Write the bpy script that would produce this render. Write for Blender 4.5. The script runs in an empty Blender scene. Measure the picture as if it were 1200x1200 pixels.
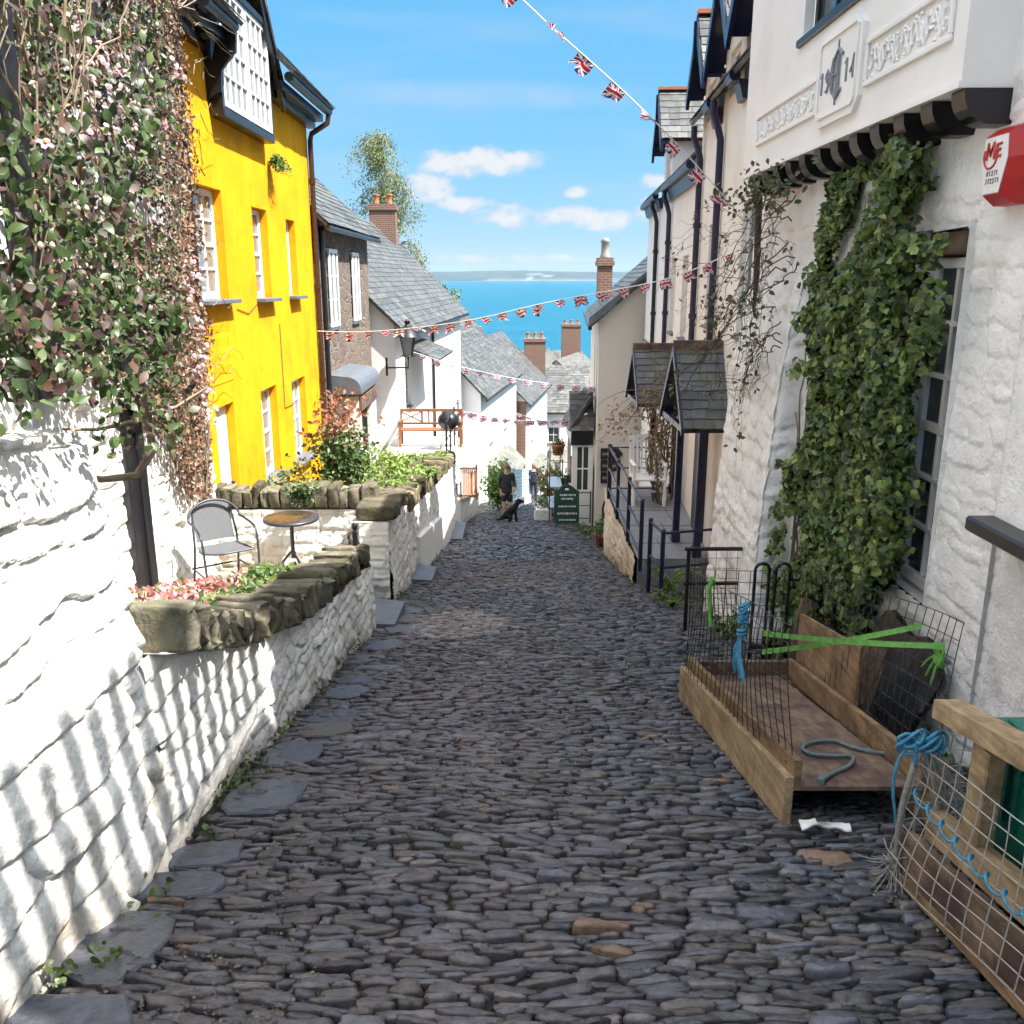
import bpy, math, random
import numpy as np
from math import radians as RAD, sin, cos, pi
random.seed(11)
rng = np.random.default_rng(11)
scene = bpy.context.scene
C = scene.collection
U = random.uniform
# ---------------------------------------------------------------- camera maths
F_PX, PITCH, EYE = 1040.0, math.atan(275/1040.0), 1.6
SP, CP = sin(PITCH), cos(PITCH)
def P(u, v, X=None, Y=None, Z=None, t=None):
    """a photo pixel (1200 grid) and one known world coordinate -> world point"""
    xc, yc = (u-600)/F_PX, -(v-600)/F_PX
    d = (xc, CP+yc*SP, -SP+yc*CP)
    if t is None:
        t = X/d[0] if X is not None else Y/d[1] if Y is not None else (Z-EYE)/d[2]
    return np.array((d[0]*t, d[1]*t, EYE+d[2]*t))
SLOPE = 0.21
def G(y):
    y = np.asarray(y, float)
    return -SLOPE*y - 0.12*np.maximum(y-48, 0)
# ---------------------------------------------------------------- noise
def _h(ix, iy, s):
    n = (ix.astype(np.int64)*374761393 + iy.astype(np.int64)*668265263 + int(s)*69069) & 0xFFFFFFFF
    n = ((n ^ (n >> 13))*1274126177) & 0xFFFFFFFF
    n = n ^ (n >> 16)
    return (n & 0xFFFFFF)/float(0xFFFFFF)
def vn(x, y, s=0):
    x, y = np.asarray(x, float), np.asarray(y, float)
    ix, iy = np.floor(x), np.floor(y)
    fx, fy = x-ix, y-iy
    fx, fy = fx*fx*(3-2*fx), fy*fy*(3-2*fy)
    a, b = _h(ix, iy, s), _h(ix+1, iy, s)
    c, d = _h(ix, iy+1, s), _h(ix+1, iy+1, s)
    return (a*(1-fx)+b*fx)*(1-fy)+(c*(1-fx)+d*fx)*fy
def fbm(x, y, s=0, o=4):
    r, a, f = 0, .5, 1
    for k in range(o):
        r = r+a*vn(x*f, y*f, s+k*17); a *= .5; f *= 2.03
    return r
# ---------------------------------------------------------------- mesh builder
WL = {}
def nrm(v):
    v = np.asarray(v, float); return v/max(np.linalg.norm(v), 1e-9)
class MB:
    def __init__(s):
        s.V, s.L, s.T, s.M, s.S, s.Cc, s.TC, s.n = [], [], [], [], [], [], [], 0
        s.hc = s.ht = False
    def add(s, v, f, mat=0, col=None, smooth=False, tc=None):
        v = np.asarray(v, float).reshape(-1, 3); k = len(v)
        if isinstance(f, np.ndarray):
            nf, w = f.shape
            s.L.append((f+s.n).ravel()); s.T.append(np.full(nf, w))
        else:
            nf = len(f)
            s.T.append(np.array([len(q) for q in f]))
            s.L.append(np.array([i for q in f for i in q])+s.n)
        s.M.append(np.full(nf, mat) if np.isscalar(mat) else np.asarray(mat))
        s.S.append(np.full(nf, smooth))
        if col is None: cc = np.full((k, 3), .5)
        else:
            cc = np.broadcast_to(np.asarray(col, float), (k, 3)); s.hc = True
        s.Cc.append(cc)
        if tc is None: tt = v
        else: tt = np.asarray(tc, float); s.ht = True
        s.TC.append(tt); s.V.append(v); s.n += k
        return s
    def quad(s, a, b, c, d, mat=0, col=None, tc=None):
        return s.add([a, b, c, d], [(0, 1, 2, 3)], mat, col, False, tc)
    def obox(s, c, ax, ay, az, mat=0, col=None, bev=0.0):
        """box: centre and three half-axis vectors"""
        c = np.asarray(c, float); A = [np.asarray(q, float) for q in (ax, ay, az)]
        if bev <= 0:
            v = [c+i*A[0]+j*A[1]+k*A[2] for i in (-1, 1) for j in (-1, 1) for k in (-1, 1)]
            return s.add(v, [(0, 1, 3, 2), (4, 6, 7, 5), (0, 4, 5, 1), (2, 3, 7, 6), (0, 2, 6, 4), (1, 5, 7, 3)], mat, col)
        ln = [np.linalg.norm(q) for q in A]; b = [1-min(bev/max(l, 1e-6), .9) for l in ln]
        v, idx = [], {}
        for i in (-1, 1):
            for j in (-1, 1):
                for k in (-1, 1):
                    for q in range(3):
                        w = [b[0], b[1], b[2]]; w[q] = 1
                        idx[(i, j, k, q)] = len(v)
                        v.append(c+i*w[0]*A[0]+j*w[1]*A[1]+k*w[2]*A[2])
        f = []
        for i in (-1, 1):
            f.append([idx[(i, j, k, 0)] for j, k in ((-1, -1), (-1, 1), (1, 1), (1, -1))])
            f.append([idx[(j, i, k, 1)] for j, k in ((-1, -1), (-1, 1), (1, 1), (1, -1))])
            f.append([idx[(j, k, i, 2)] for j, k in ((-1, -1), (-1, 1), (1, 1), (1, -1))])
            for j in (-1, 1):
                f.append([idx[(i, j, -1, 0)], idx[(i, j, 1, 0)], idx[(i, j, 1, 1)], idx[(i, j, -1, 1)]])
                f.append([idx[(i, -1, j, 0)], idx[(i, 1, j, 0)], idx[(i, 1, j, 2)], idx[(i, -1, j, 2)]])
                f.append([idx[(-1, i, j, 1)], idx[(1, i, j, 1)], idx[(1, i, j, 2)], idx[(-1, i, j, 2)]])
                for k in (-1, 1): f.append([idx[(i, j, k, q)] for q in range(3)])
        return s.add(v, f, mat, col)
    def box(s, lo, hi, mat=0, col=None, bev=0.0):
        lo, hi = np.array(lo, float), np.array(hi, float); h = (hi-lo)/2
        return s.obox((lo+hi)/2, (h[0], 0, 0), (0, h[1], 0), (0, 0, h[2]), mat, col, bev)
    def beam(s, a, b, w, h, up=(0, 0, 1), mat=0, col=None, bev=0.0):
        a, b = np.asarray(a, float), np.asarray(b, float); d = nrm(b-a)
        if abs(np.dot(d, up)) > .98: up = (0, 1, 0)
        r = nrm(np.cross(d, up)); q = np.cross(r, d)
        return s.obox((a+b)/2, (b-a)/2, r*w/2, q*h/2, mat, col, bev)
    def tube(s, pts, r, n=8, mat=0, col=None, cap=True):
        p = np.asarray(pts, float); m = len(p)
        r = np.full(m, r) if np.isscalar(r) else np.asarray(r, float)
        d = np.gradient(p, axis=0); d /= np.maximum(np.linalg.norm(d, axis=1), 1e-9)[:, None]
        ref = np.array((0, 0, 1.)) if abs(d[0][2]) < .9 else np.array((1., 0, 0))
        x = nrm(np.cross(d[0], ref)); vs = []
        for i in range(m):
            x = nrm(x-d[i]*np.dot(x, d[i])); y = np.cross(d[i], x)
            a = np.arange(n)*2*pi/n
            vs.append(p[i]+r[i]*(np.cos(a)[:, None]*x+np.sin(a)[:, None]*y))
        v = np.concatenate(vs)
        i, j = np.meshgrid(np.arange(m-1), np.arange(n), indexing='ij')
        i, j = i.ravel(), j.ravel(); k = (j+1) % n
        s.add(v, np.stack([i*n+j, i*n+k, (i+1)*n+k, (i+1)*n+j], 1), mat, col, n > 4)
        if cap and n > 3:
            s.add(vs[0], [tuple(range(n))], mat, col); s.add(vs[-1], [tuple(range(n))], mat, col)
        return s
    def lathe(s, prof, c, n=16, mat=0, col=None, smooth=True):
        c = np.asarray(c, float); pr = np.asarray(prof, float); m = len(pr)
        a = np.arange(n)*2*pi/n
        v = np.stack([pr[:, 0][:, None]*np.cos(a), pr[:, 0][:, None]*np.sin(a), np.repeat(pr[:, 1][:, None], n, 1)], 2).reshape(-1, 3)+c
        i, j = np.meshgrid(np.arange(m-1), np.arange(n), indexing='ij'); i, j = i.ravel(), j.ravel(); k = (j+1) % n
        return s.add(v, np.stack([i*n+j, i*n+k, (i+1)*n+k, (i+1)*n+j], 1), mat, col, smooth)
    def prism(s, poly, ext, mat=0, col=None):
        a = np.asarray(poly, float); e = np.asarray(ext, float); n = len(a)
        v = np.concatenate([a, a+e])
        f = [tuple(range(n)), tuple(range(2*n-1, n-1, -1))]+[(i, (i+1) % n, n+(i+1) % n, n+i) for i in range(n)]
        return s.add(v, f, mat, col)
    def grid(s, pts, mat=0, col=None, smooth=True, tc=None):
        """pts (n,m,3)"""
        n, m = pts.shape[:2]
        i, j = np.meshgrid(np.arange(n-1), np.arange(m-1), indexing='ij'); i, j = i.ravel(), j.ravel()
        f = np.stack([i*m+j, (i+1)*m+j, (i+1)*m+j+1, i*m+j+1], 1)
        c = None if col is None else np.broadcast_to(col, (n, m, 3)).reshape(-1, 3)
        return s.add(pts.reshape(-1, 3), f, mat, c, smooth, None if tc is None else tc.reshape(-1, 3))
    def build(s, name, mats, parent=None, org=None):
        V = np.concatenate(s.V); L = np.concatenate(s.L); T = np.concatenate(s.T)
        lo, hi = V.min(0), V.max(0)
        o3 = np.array(((lo[0]+hi[0])/2, (lo[1]+hi[1])/2, lo[2])) if org is None else np.asarray(org, float)
        me = bpy.data.meshes.new(name)
        me.vertices.add(len(V)); me.vertices.foreach_set('co', (V-o3).astype(np.float32).ravel())
        me.loops.add(len(L)); me.loops.foreach_set('vertex_index', L.astype(np.int32))
        me.polygons.add(len(T))
        st = np.concatenate([[0], np.cumsum(T)[:-1]]).astype(np.int32)
        me.polygons.foreach_set('loop_start', st)
        me.polygons.foreach_set('material_index', np.concatenate(s.M).astype(np.int32))
        me.polygons.foreach_set('use_smooth', np.concatenate(s.S).astype(bool))
        if s.hc:
            at = me.attributes.new('col', 'FLOAT_COLOR', 'POINT')
            cc = np.concatenate(s.Cc); at.data.foreach_set('color', np.concatenate([cc, np.ones((len(cc), 1))], 1).astype(np.float32).ravel())
        if s.ht:
            at = me.attributes.new('tc', 'FLOAT_VECTOR', 'POINT')
            at.data.foreach_set('vector', np.concatenate(s.TC).astype(np.float32).ravel())
        for m in (mats if isinstance(mats, (list, tuple)) else [mats]): me.materials.append(m)
        me.update(calc_edges=True); me.validate()
        o = bpy.data.objects.new(name, me); C.objects.link(o)
        WL[o.name] = o3
        if parent is not None:
            o.parent = parent; o.location = o3-WL[parent.name]
        else: o.location = o3
        return o
def tag(o, label=None, cat=None, group=None, kind=None):
    if label: o['label'] = label
    if cat: o['category'] = cat
    if group: o['group'] = group
    if kind: o['kind'] = kind
    return o
def thing(name, label, cat, loc, group=None, kind=None):
    o = bpy.data.objects.new(name, None); C.objects.link(o)
    o.location = loc; o.empty_display_size = .2; WL[o.name] = np.array(loc, float)
    return tag(o, label, cat, group, kind)
def copy_tree(o, loc=None, rz=None, label=None):
    c = o.copy(); C.objects.link(c)
    if loc is not None: c.location = loc
    if rz is not None: c.rotation_euler = (0, 0, rz)
    if label: c['label'] = label
    WL[c.name] = np.array(c.location)
    for ch in list(o.children):
        d = ch.copy(); C.objects.link(d); d.parent = c
        for g in list(ch.children):
            e = g.copy(); C.objects.link(e); e.parent = d
    return c
# ---------------------------------------------------------------- materials
def mat(name, col=(.5, .5, .5), rough=.7, var=.15, vscale=6, bump=0., bscale=60, attr=False, metal=0., spec=.5,
        stain=None, sscale=2.0, samt=.5, grain=None, gamt=1., bump2=0., b2scale=8, coat=0., trans=0., slow=.52, shigh=.7, detail=4):
    m = bpy.data.materials.new(name); m.use_nodes = True
    nt = m.node_tree; N, K = nt.nodes, nt.links
    b = N['Principled BSDF']
    b.inputs['Roughness'].default_value = rough; b.inputs['Metallic'].default_value = metal
    b.inputs['Specular IOR Level'].default_value = spec
    if coat: b.inputs['Coat Weight'].default_value = coat
    tcn = N.new('ShaderNodeNewGeometry'); pos = tcn.outputs['Position']
    def noise(sc, d=detail, rg=.6):
        n = N.new('ShaderNodeTexNoise'); n.inputs['Scale'].default_value = sc
        n.inputs['Detail'].default_value = d; n.inputs['Roughness'].default_value = rg
        K.new(pos, n.inputs['Vector']); return n.outputs['Fac']
    if attr:
        a = N.new('ShaderNodeAttribute'); a.attribute_name = 'col'; cur = a.outputs['Color']
    else:
        a = N.new('ShaderNodeRGB'); a.outputs[0].default_value = (*col, 1); cur = a.outputs[0]
    if var:
        mr = N.new('ShaderNodeMapRange'); K.new(noise(vscale), mr.inputs['Value'])
        mr.inputs['From Min'].default_value = .3; mr.inputs['From Max'].default_value = .7
        mr.inputs['To Min'].default_value = 1-var; mr.inputs['To Max'].default_value = 1+var*.6
        mx = N.new('ShaderNodeMix'); mx.data_type = 'RGBA'; mx.blend_type = 'MULTIPLY'; mx.inputs['Factor'].default_value = 1
        K.new(cur, mx.inputs['A']); K.new(mr.outputs[0], mx.inputs['B']); cur = mx.outputs['Result']
    if grain:
        vm = N.new('ShaderNodeVectorMath'); vm.operation = 'MULTIPLY'; K.new(pos, vm.inputs[0]); vm.inputs[1].default_value = grain
        gn = N.new('ShaderNodeTexNoise'); gn.inputs['Scale'].default_value = 1; gn.inputs['Detail'].default_value = 5; K.new(vm.outputs[0], gn.inputs['Vector'])
        mr = N.new('ShaderNodeMapRange'); K.new(gn.outputs['Fac'], mr.inputs['Value']); mr.inputs['From Min'].default_value = .3; mr.inputs['From Max'].default_value = .7; mr.inputs['To Min'].default_value = 1-.38*gamt; mr.inputs['To Max'].default_value = 1+.22*gamt
        mx = N.new('ShaderNodeMix'); mx.data_type = 'RGBA'; mx.blend_type = 'MULTIPLY'; mx.inputs['Factor'].default_value = 1
        K.new(cur, mx.inputs['A']); K.new(mr.outputs[0], mx.inputs['B']); cur = mx.outputs['Result']
    if stain is not None:
        mr = N.new('ShaderNodeMapRange'); K.new(noise(sscale, 5, .65), mr.inputs['Value'])
        mr.inputs['From Min'].default_value = slow; mr.inputs['From Max'].default_value = shigh
        mr.inputs['To Max'].default_value = samt
        mx = N.new('ShaderNodeMix'); mx.data_type = 'RGBA'
        K.new(mr.outputs[0], mx.inputs['Factor']); K.new(cur, mx.inputs['A']); mx.inputs['B'].default_value = (*stain, 1); cur = mx.outputs['Result']
    K.new(cur, b.inputs['Base Color'])
    h = None
    if bump:
        bn = N.new('ShaderNodeBump'); bn.inputs['Strength'].default_value = 1; bn.inputs['Distance'].default_value = bump
        K.new(noise(bscale, 3), bn.inputs['Height']); h = bn
    if bump2:
        bn = N.new('ShaderNodeBump'); bn.inputs['Strength'].default_value = 1; bn.inputs['Distance'].default_value = bump2
        K.new(noise(b2scale, 3), bn.inputs['Height'])
        if h: K.new(h.outputs[0], bn.inputs['Normal'])
        h = bn
    if h: K.new(h.outputs[0], b.inputs['Normal'])
    if trans:
        tb = N.new('ShaderNodeBsdfTranslucent'); K.new(cur, tb.inputs['Color'])
        ms = N.new('ShaderNodeMixShader'); ms.inputs[0].default_value = trans
        K.new(b.outputs[0], ms.inputs[1]); K.new(tb.outputs[0], ms.inputs[2]); K.new(ms.outputs[0], N['Material Output'].inputs[0])
    m['pos'] = 1
    return m
def brick_mat(name, c1, c2, mortar, bw=.225, bh=.075, ms=.012, rough=.85, bump=.006):
    m = mat(name, rough=rough, var=0); nt = m.node_tree; N, K = nt.nodes, nt.links; b = N['Principled BSDF']
    a = N.new('ShaderNodeAttribute'); a.attribute_name = 'tc'
    t = N.new('ShaderNodeTexBrick'); K.new(a.outputs['Vector'], t.inputs['Vector'])
    t.inputs['Scale'].default_value = 1; t.inputs['Brick Width'].default_value = bw; t.inputs['Row Height'].default_value = bh
    t.inputs['Mortar Size'].default_value = ms; t.inputs['Mortar Smooth'].default_value = .3
    t.inputs['Color1'].default_value = (*c1, 1); t.inputs['Color2'].default_value = (*c2, 1); t.inputs['Mortar'].default_value = (*mortar, 1)
    K.new(t.outputs['Color'], b.inputs['Base Color'])
    bn = N.new('ShaderNodeBump'); bn.invert = True; bn.inputs['Distance'].default_value = bump
    K.new(t.outputs['Fac'], bn.inputs['Height']); K.new(bn.outputs[0], b.inputs['Normal'])
    return m
def rubble_mat(name, cols, mortar, sc=(3.2, 3.2, 5.5)):
    """coursed rubble: voronoi stones"""
    m = mat(name, rough=.9, var=0); nt = m.node_tree; N, K = nt.nodes, nt.links; b = N['Principled BSDF']
    g = N.new('ShaderNodeNewGeometry'); mp = N.new('ShaderNodeVectorMath'); mp.operation = 'MULTIPLY'
    mp.inputs[1].default_value = sc; K.new(g.outputs['Position'], mp.inputs[0])
    v1 = N.new('ShaderNodeTexVoronoi'); v2 = N.new('ShaderNodeTexVoronoi'); v2.feature = 'DISTANCE_TO_EDGE'
    for v in (v1, v2): K.new(mp.outputs[0], v.inputs['Vector']); v.inputs['Scale'].default_value = 1
    sep = N.new('ShaderNodeSeparateColor'); K.new(v1.outputs['Color'], sep.inputs[0])
    cr = N.new('ShaderNodeValToRGB'); K.new(sep.outputs[0], cr.inputs[0]); e = cr.color_ramp
    while len(e.elements) < len(cols): e.elements.new(.5)
    for i, c in enumerate(cols): e.elements[i].position = i/(len(cols)-1); e.elements[i].color = (*c, 1)
    mr = N.new('ShaderNodeMapRange'); K.new(v2.outputs[0], mr.inputs['Value']); mr.inputs['From Min'].default_value = .02; mr.inputs['From Max'].default_value = .09
    mx = N.new('ShaderNodeMix'); mx.data_type = 'RGBA'; K.new(mr.outputs[0], mx.inputs['Factor'])
    mx.inputs['A'].default_value = (*mortar, 1); K.new(cr.outputs[0], mx.inputs['B']); K.new(mx.outputs['Result'], b.inputs['Base Color'])
    bn = N.new('ShaderNodeBump'); bn.inputs['Distance'].default_value = .03; K.new(mr.outputs[0], bn.inputs['Height']); K.new(bn.outputs[0], b.inputs['Normal'])
    return m
def glass_mat(name, col=(.02, .025, .03), rough=.05):
    m = mat(name, col, rough, 0, spec=.9); return m
MAT = {}
def setup_mats():
    M = MAT
    M['limewash'] = mat('limewash', (.80, .79, .76), .85, .07, 5, .004, 45, spec=.2, stain=(.50, .47, .38), sscale=1.7, samt=.55, slow=.56, shigh=.75, bump2=.006, b2scale=14)
    M['limewash_dirty'] = mat('limewash_dirty', (.78, .77, .73), .85, .10, 6, .008, 38, spec=.2, stain=(.26, .22, .16), sscale=2.6, samt=.6, slow=.55, shigh=.72, bump2=.012, b2scale=13, attr=True)
    M['limewash_cool'] = mat('limewash_cool', (.80, .80, .80), .85, .08, 4, .003, 60, spec=.2, stain=(.55, .53, .48), sscale=2.2, samt=.5, slow=.55, shigh=.8, bump2=.005, b2scale=11)
    M['render_white'] = mat('render_white', (.80, .79, .78), .8, .06, 1.5, .002, 80, spec=.2, stain=(.60, .58, .53), sscale=1.1, samt=.5, slow=.55, shigh=.8, bump2=.01, b2scale=2.5)
    M['cream'] = mat('cream_render', (.77, .76, .73), .8, .06, 1.3, .002, 80, spec=.2, stain=(.58, .52, .42), sscale=.9, samt=.5, slow=.55, shigh=.8, bump2=.01, b2scale=2.2)
    M['greycream'] = mat('grey_cream_render', (.60, .56, .50), .8, .05, 1.0, .002, 80, spec=.2, stain=(.50, .46, .40), sscale=.7, samt=.4)
    M['yellow'] = mat('yellow_render', (.80, .37, .010), .9, .10, 1.6, .002, 70, spec=.1, stain=(.60, .23, .01), sscale=1.8, samt=.7, slow=.48, grain=(5, 5, .5), gamt=.18, bump2=.012, b2scale=2.4)
    M['rubble_brown'] = rubble_mat('brown_rubble', [(.10, .075, .06), (.17, .12, .09), (.13, .11, .10), (.22, .16, .12)], (.20, .17, .14))
    M['slate'] = mat('slate', rough=.55, var=.22, vscale=9, bump=.003, bscale=40, attr=True, stain=(.28, .27, .2), sscale=3.0, samt=.5)
    M['slate_dark'] = mat('slate_dark', rough=.5, var=.2, vscale=12, bump=.002, bscale=60, attr=True, stain=(.13, .15, .09), sscale=4, samt=.6)
    M['slab'] = mat('slate_slab', (.12, .135, .16), .5, .25, 7, .003, 30)
    M['black'] = mat('black_paint', (.012, .012, .015), .35, .2, 10, .001, 40)
    M['navy'] = mat('navy_paint', (.012, .014, .05), .35, .2, 10)
    M['white_paint'] = mat('white_paint', (.80, .80, .79), .45, .05, 6)
    M['glass'] = glass_mat('window_glass', (.05, .055, .06))
    M['glass_bright'] = glass_mat('curtained_glass', (.17, .175, .18), .12)
    M['wood'] = mat('pine_wood', (.27, .175, .10), .75, .3, 9, .003, 50, stain=(.09, .06, .04), sscale=5, samt=.8, slow=.45, spec=.2, grain=(40, 3, 40))
    M['wood_pale'] = mat('pale_timber', (.38, .275, .165), .75, .28, 12, .003, 60, stain=(.15, .10, .06), sscale=5, samt=.7, slow=.45, spec=.2, grain=(45, 3.5, 45))
    M['wood_old'] = mat('weathered_ply', (.20, .14, .10), .75, .4, 5, .003, 30, stain=(.085, .05, .05), sscale=3.5, samt=.95, slow=.46, shigh=.60, spec=.2, grain=(30, 6, 30))
    M['wood_bench'] = mat('bench_wood', (.24, .10, .045), .5, .2, 10)
    M['moss_stone'] = mat('mossy_stone', rough=.95, var=.4, vscale=14, bump=.012, bscale=28, attr=True, stain=(.075, .08, .025), sscale=7, samt=.8, spec=.15, slow=.47)
    M['cobble'] = mat('cobble', rough=.38, var=.34, vscale=26, bump=.004, bscale=60, attr=True, spec=.4, stain=(.045, .038, .032), sscale=9, samt=.35, slow=.52, shigh=.66)
    M['soil'] = mat('soil_joint', (.018, .014, .012), .95, .5, 25, .012, 80, stain=(.035, .045, .015), sscale=3, samt=.6)
    M['earth'] = mat('earth', (.10, .08, .05), .95, .4, 6, .01, 40)
    M['patio'] = mat('patio_stone', (.30, .25, .20), .85, .25, 6, .006, 30)
    M['leaf'] = mat('leaf', rough=.45, var=0, attr=True, trans=.25)
    M['petal'] = mat('petal', rough=.6, var=0, attr=True, trans=.3)
    M['bark'] = mat('bark', (.17, .13, .10), .9, .3, 20, .006, 60)
    M['twig'] = mat('twig', (.055, .04, .035), .8, .3, 20)
    M['vine'] = mat('vine_stem', (.25, .19, .13), .8, .3, 20)
    M['wire'] = mat('wire', (.045, .042, .04), .5, .2, 30, metal=.6)
    M['wire_pale'] = mat('pale_netting', (.32, .31, .29), .6, .2, 30)
    M['rope_blue'] = mat('blue_rope', (.05, .24, .40), .8, .3, 60, .003, 150)
    M['rope_teal'] = mat('faded_rope', (.12, .18, .18), .85, .3, 60, .003, 150)
    M['rope_grey'] = mat('grey_rope', (.30, .29, .26), .85, .3, 60, .004, 150)
    M['strap'] = mat('lime_strap', (.13, .31, .07), .75, .3, 40, spec=.2)
    M['green_paint'] = mat('green_plastic', (.008, .13, .09), .35, .12, 12)
    M['sign_green'] = mat('sign_green', (.005, .048, .028), .5, .1, 10)
    M['red'] = mat('red_plastic', (.45, .02, .02), .35, .1, 8)
    M['orange'] = mat('terracotta', (.42, .14, .06), .8, .2, 14)
    M['paper'] = mat('paper', (.75, .75, .76), .5, .1, 20)
    M['grey_metal'] = mat('grey_metal', (.06, .065, .075), .4, .1, 10, metal=.5)
    M['mesh_fabric'] = mat('grey_textilene', (.11, .115, .125), .7, .2, 60)
    M['brick'] = brick_mat('brick', (.17, .075, .05), (.21, .095, .062), (.26, .22, .18))
    M['flag'] = mat('flag_cloth', rough=.7, var=0, attr=True, trans=.35)
    M['skin'] = mat('skin', (.55, .33, .25), .5, .05, 20)
    M['cloth_dark'] = mat('dark_cloth', (.022, .022, .03), .8, .2, 30)
    M['cloth_navy'] = mat('navy_cloth', (.012, .016, .04), .8, .2, 30)
    M['hair'] = mat('hair', (.16, .09, .05), .6, .2, 60)
    M['fur'] = mat('black_fur', (.006, .006, .007), .9, .3, 60, .004, 90)
    M['pale_blue'] = mat('pale_blue_paint', (.42, .55, .66), .6, .1, 10)
    M['shutter'] = mat('grey_reveal', (.42, .42, .43), .7, .08, 5)
setup_mats()
# ---------------------------------------------------------------- shared builders
def stone_field(s, z, seed, hm, lm):
    """bulge 0..1 of rubble courses at wall coordinates s (along) and z (up); per-stone random too"""
    g = np.random.default_rng(seed)
    zz = z+hm*.55*(vn(s*1.3/lm, z*.6/hm, seed)-.5)*2*.55+hm*.13*(vn(s*3.1/lm, z*1.2/hm, seed+8)-.5)*2
    ss = s+lm*.25*(vn(s*1.1/lm, z*1.2/hm, seed+5)-.5)*2
    z0, z1 = zz.min()-hm, zz.max()+hm*2
    e = [z0]
    while e[-1] < z1: e.append(e[-1]+hm*g.uniform(.55, 1.5))
    e = np.array(e); r = np.clip(np.searchsorted(e, zz, 'right')-1, 0, len(e)-2)
    b = (zz-e[r])/(e[r+1]-e[r])
    a = np.zeros_like(b); rid = np.zeros_like(b); rid2 = np.zeros_like(b)
    s0, s1 = ss.min()-lm*2, ss.max()+lm*2
    for k in range(len(e)-1):
        q = [s0+g.uniform(0, lm)]
        while q[-1] < s1: q.append(q[-1]+lm*g.uniform(.45, 1.6))
        q = np.array(q); w = g.uniform(0, 1, len(q)); w2 = g.uniform(-1, 1, len(q))
        mk = r == k
        if not mk.any(): continue
        i = np.clip(np.searchsorted(q, ss[mk], 'right')-1, 0, len(q)-2)
        a[mk] = (ss[mk]-q[i])/(q[i+1]-q[i]); rid[mk] = w[i]; rid2[mk] = w2[i]
    a, b = np.clip(a, 0, 1), np.clip(b, 0, 1)
    lo = np.clip(b/.085, 0, 1); lo = lo*lo*(3-2*lo)
    hi = np.clip((b-.16)/.84, 0, 1)
    ea = np.clip(np.minimum(a, 1-a)/.05, 0, 1); ea = ea*ea*(3-2*ea)
    pr = ea*lo*(1-.55*hi**2.6)*(.86+.14*(1-np.abs(2*a-1)**3))
    return np.clip(pr, 0, 1), rid, rid2, b
def rough_face(mb, A, B, zb, zt, out, step=.02, seed=1, hm=.16, lm=.34, amp=.035, batter=0., z_ref=0., mat_i=0, white=(.78, .77, .73), dirt=None, wob=.03, dirt_h=.35, hole=None):
    """a displaced rubble face between plan points A and B; zb/zt callables of the run s; out = outward unit normal"""
    A, B = np.array(A, float), np.array(B, float); Ln = np.linalg.norm(B-A); d = (B-A)/Ln
    ns = max(int(Ln/step), 2)
    s = np.linspace(0, Ln, ns+1)
    b0, t0 = np.vectorize(zb)(s), np.vectorize(zt)(s)
    nr = max(int((t0-b0).max()/step), 2); r = np.linspace(0, 1, nr+1)
    S = np.repeat(s[:, None], nr+1, 1); Z = b0[:, None]+(t0-b0)[:, None]*r[None]
    pr, rid, rid2, bb = stone_field(S, Z, seed, hm, lm)
    hgt = amp*pr*(.5+.6*rid)+amp*.25*rid2*(bb-.5)*pr+.50*amp*(fbm(S*7, Z*10, seed, 4)-.45)+.55*amp*np.abs(fbm(S*13, Z*17, seed+21, 4)-.47)-.35*amp*np.clip(fbm(S*22, Z*26, seed+31, 2)-.5, 0, 1)*2+amp*.45*(rid-.5)*(2*vn(S*2.2+rid*50, Z*.1, seed+41)-1)*pr+wob*(vn(S*1.4, Z*1.6, seed+3)-.5)*2
    off = hgt-batter*(Z-z_ref)
    o = np.array((*out, 0.)) if len(out) == 2 else np.array(out)
    pts = np.stack([A[0]+d[0]*S, A[1]+d[1]*S, Z], 2)+o*off[..., None]
    col = np.array(white)*np.ones(S.shape+(1,))
    if dirt is not None:   # splash-back stain with a ragged outline of its own
        hb = (Z-b0[:, None])/dirt_h
        k = np.clip(1.25*fbm(S*5, Z*5, seed+9, 5)+.50-hb*1.0, 0, 1)**1.4
        jo = np.clip(.45-pr, 0, .45)/.45*np.clip(fbm(S*2.2, Z*2.2, seed+2, 4)*2.4-.75, 0, 1)
        k = np.clip(k*.85+jo*.7, 0, 1)[..., None]
        col = col*(1-k)+np.array(dirt)*k
    if hole is None: mb.grid(pts, mat_i, col); return pts
    n_, m_ = pts.shape[:2]; i, j = np.meshgrid(np.arange(n_-1), np.arange(m_-1), indexing='ij'); sc, zc = (S[:-1, :-1]+S[1:, 1:])/2, (Z[:-1, :-1]+Z[1:, 1:])/2
    ok = ~((sc > hole[0])&(sc < hole[1])&(zc > hole[2])&(zc < hole[3])); i, j = i[ok], j[ok]
    mb.add(pts.reshape(-1, 3), np.stack([i*m_+j, (i+1)*m_+j, (i+1)*m_+j+1, i*m_+j+1], 1), mat_i, col.reshape(-1, 3), True)
    return pts
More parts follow.
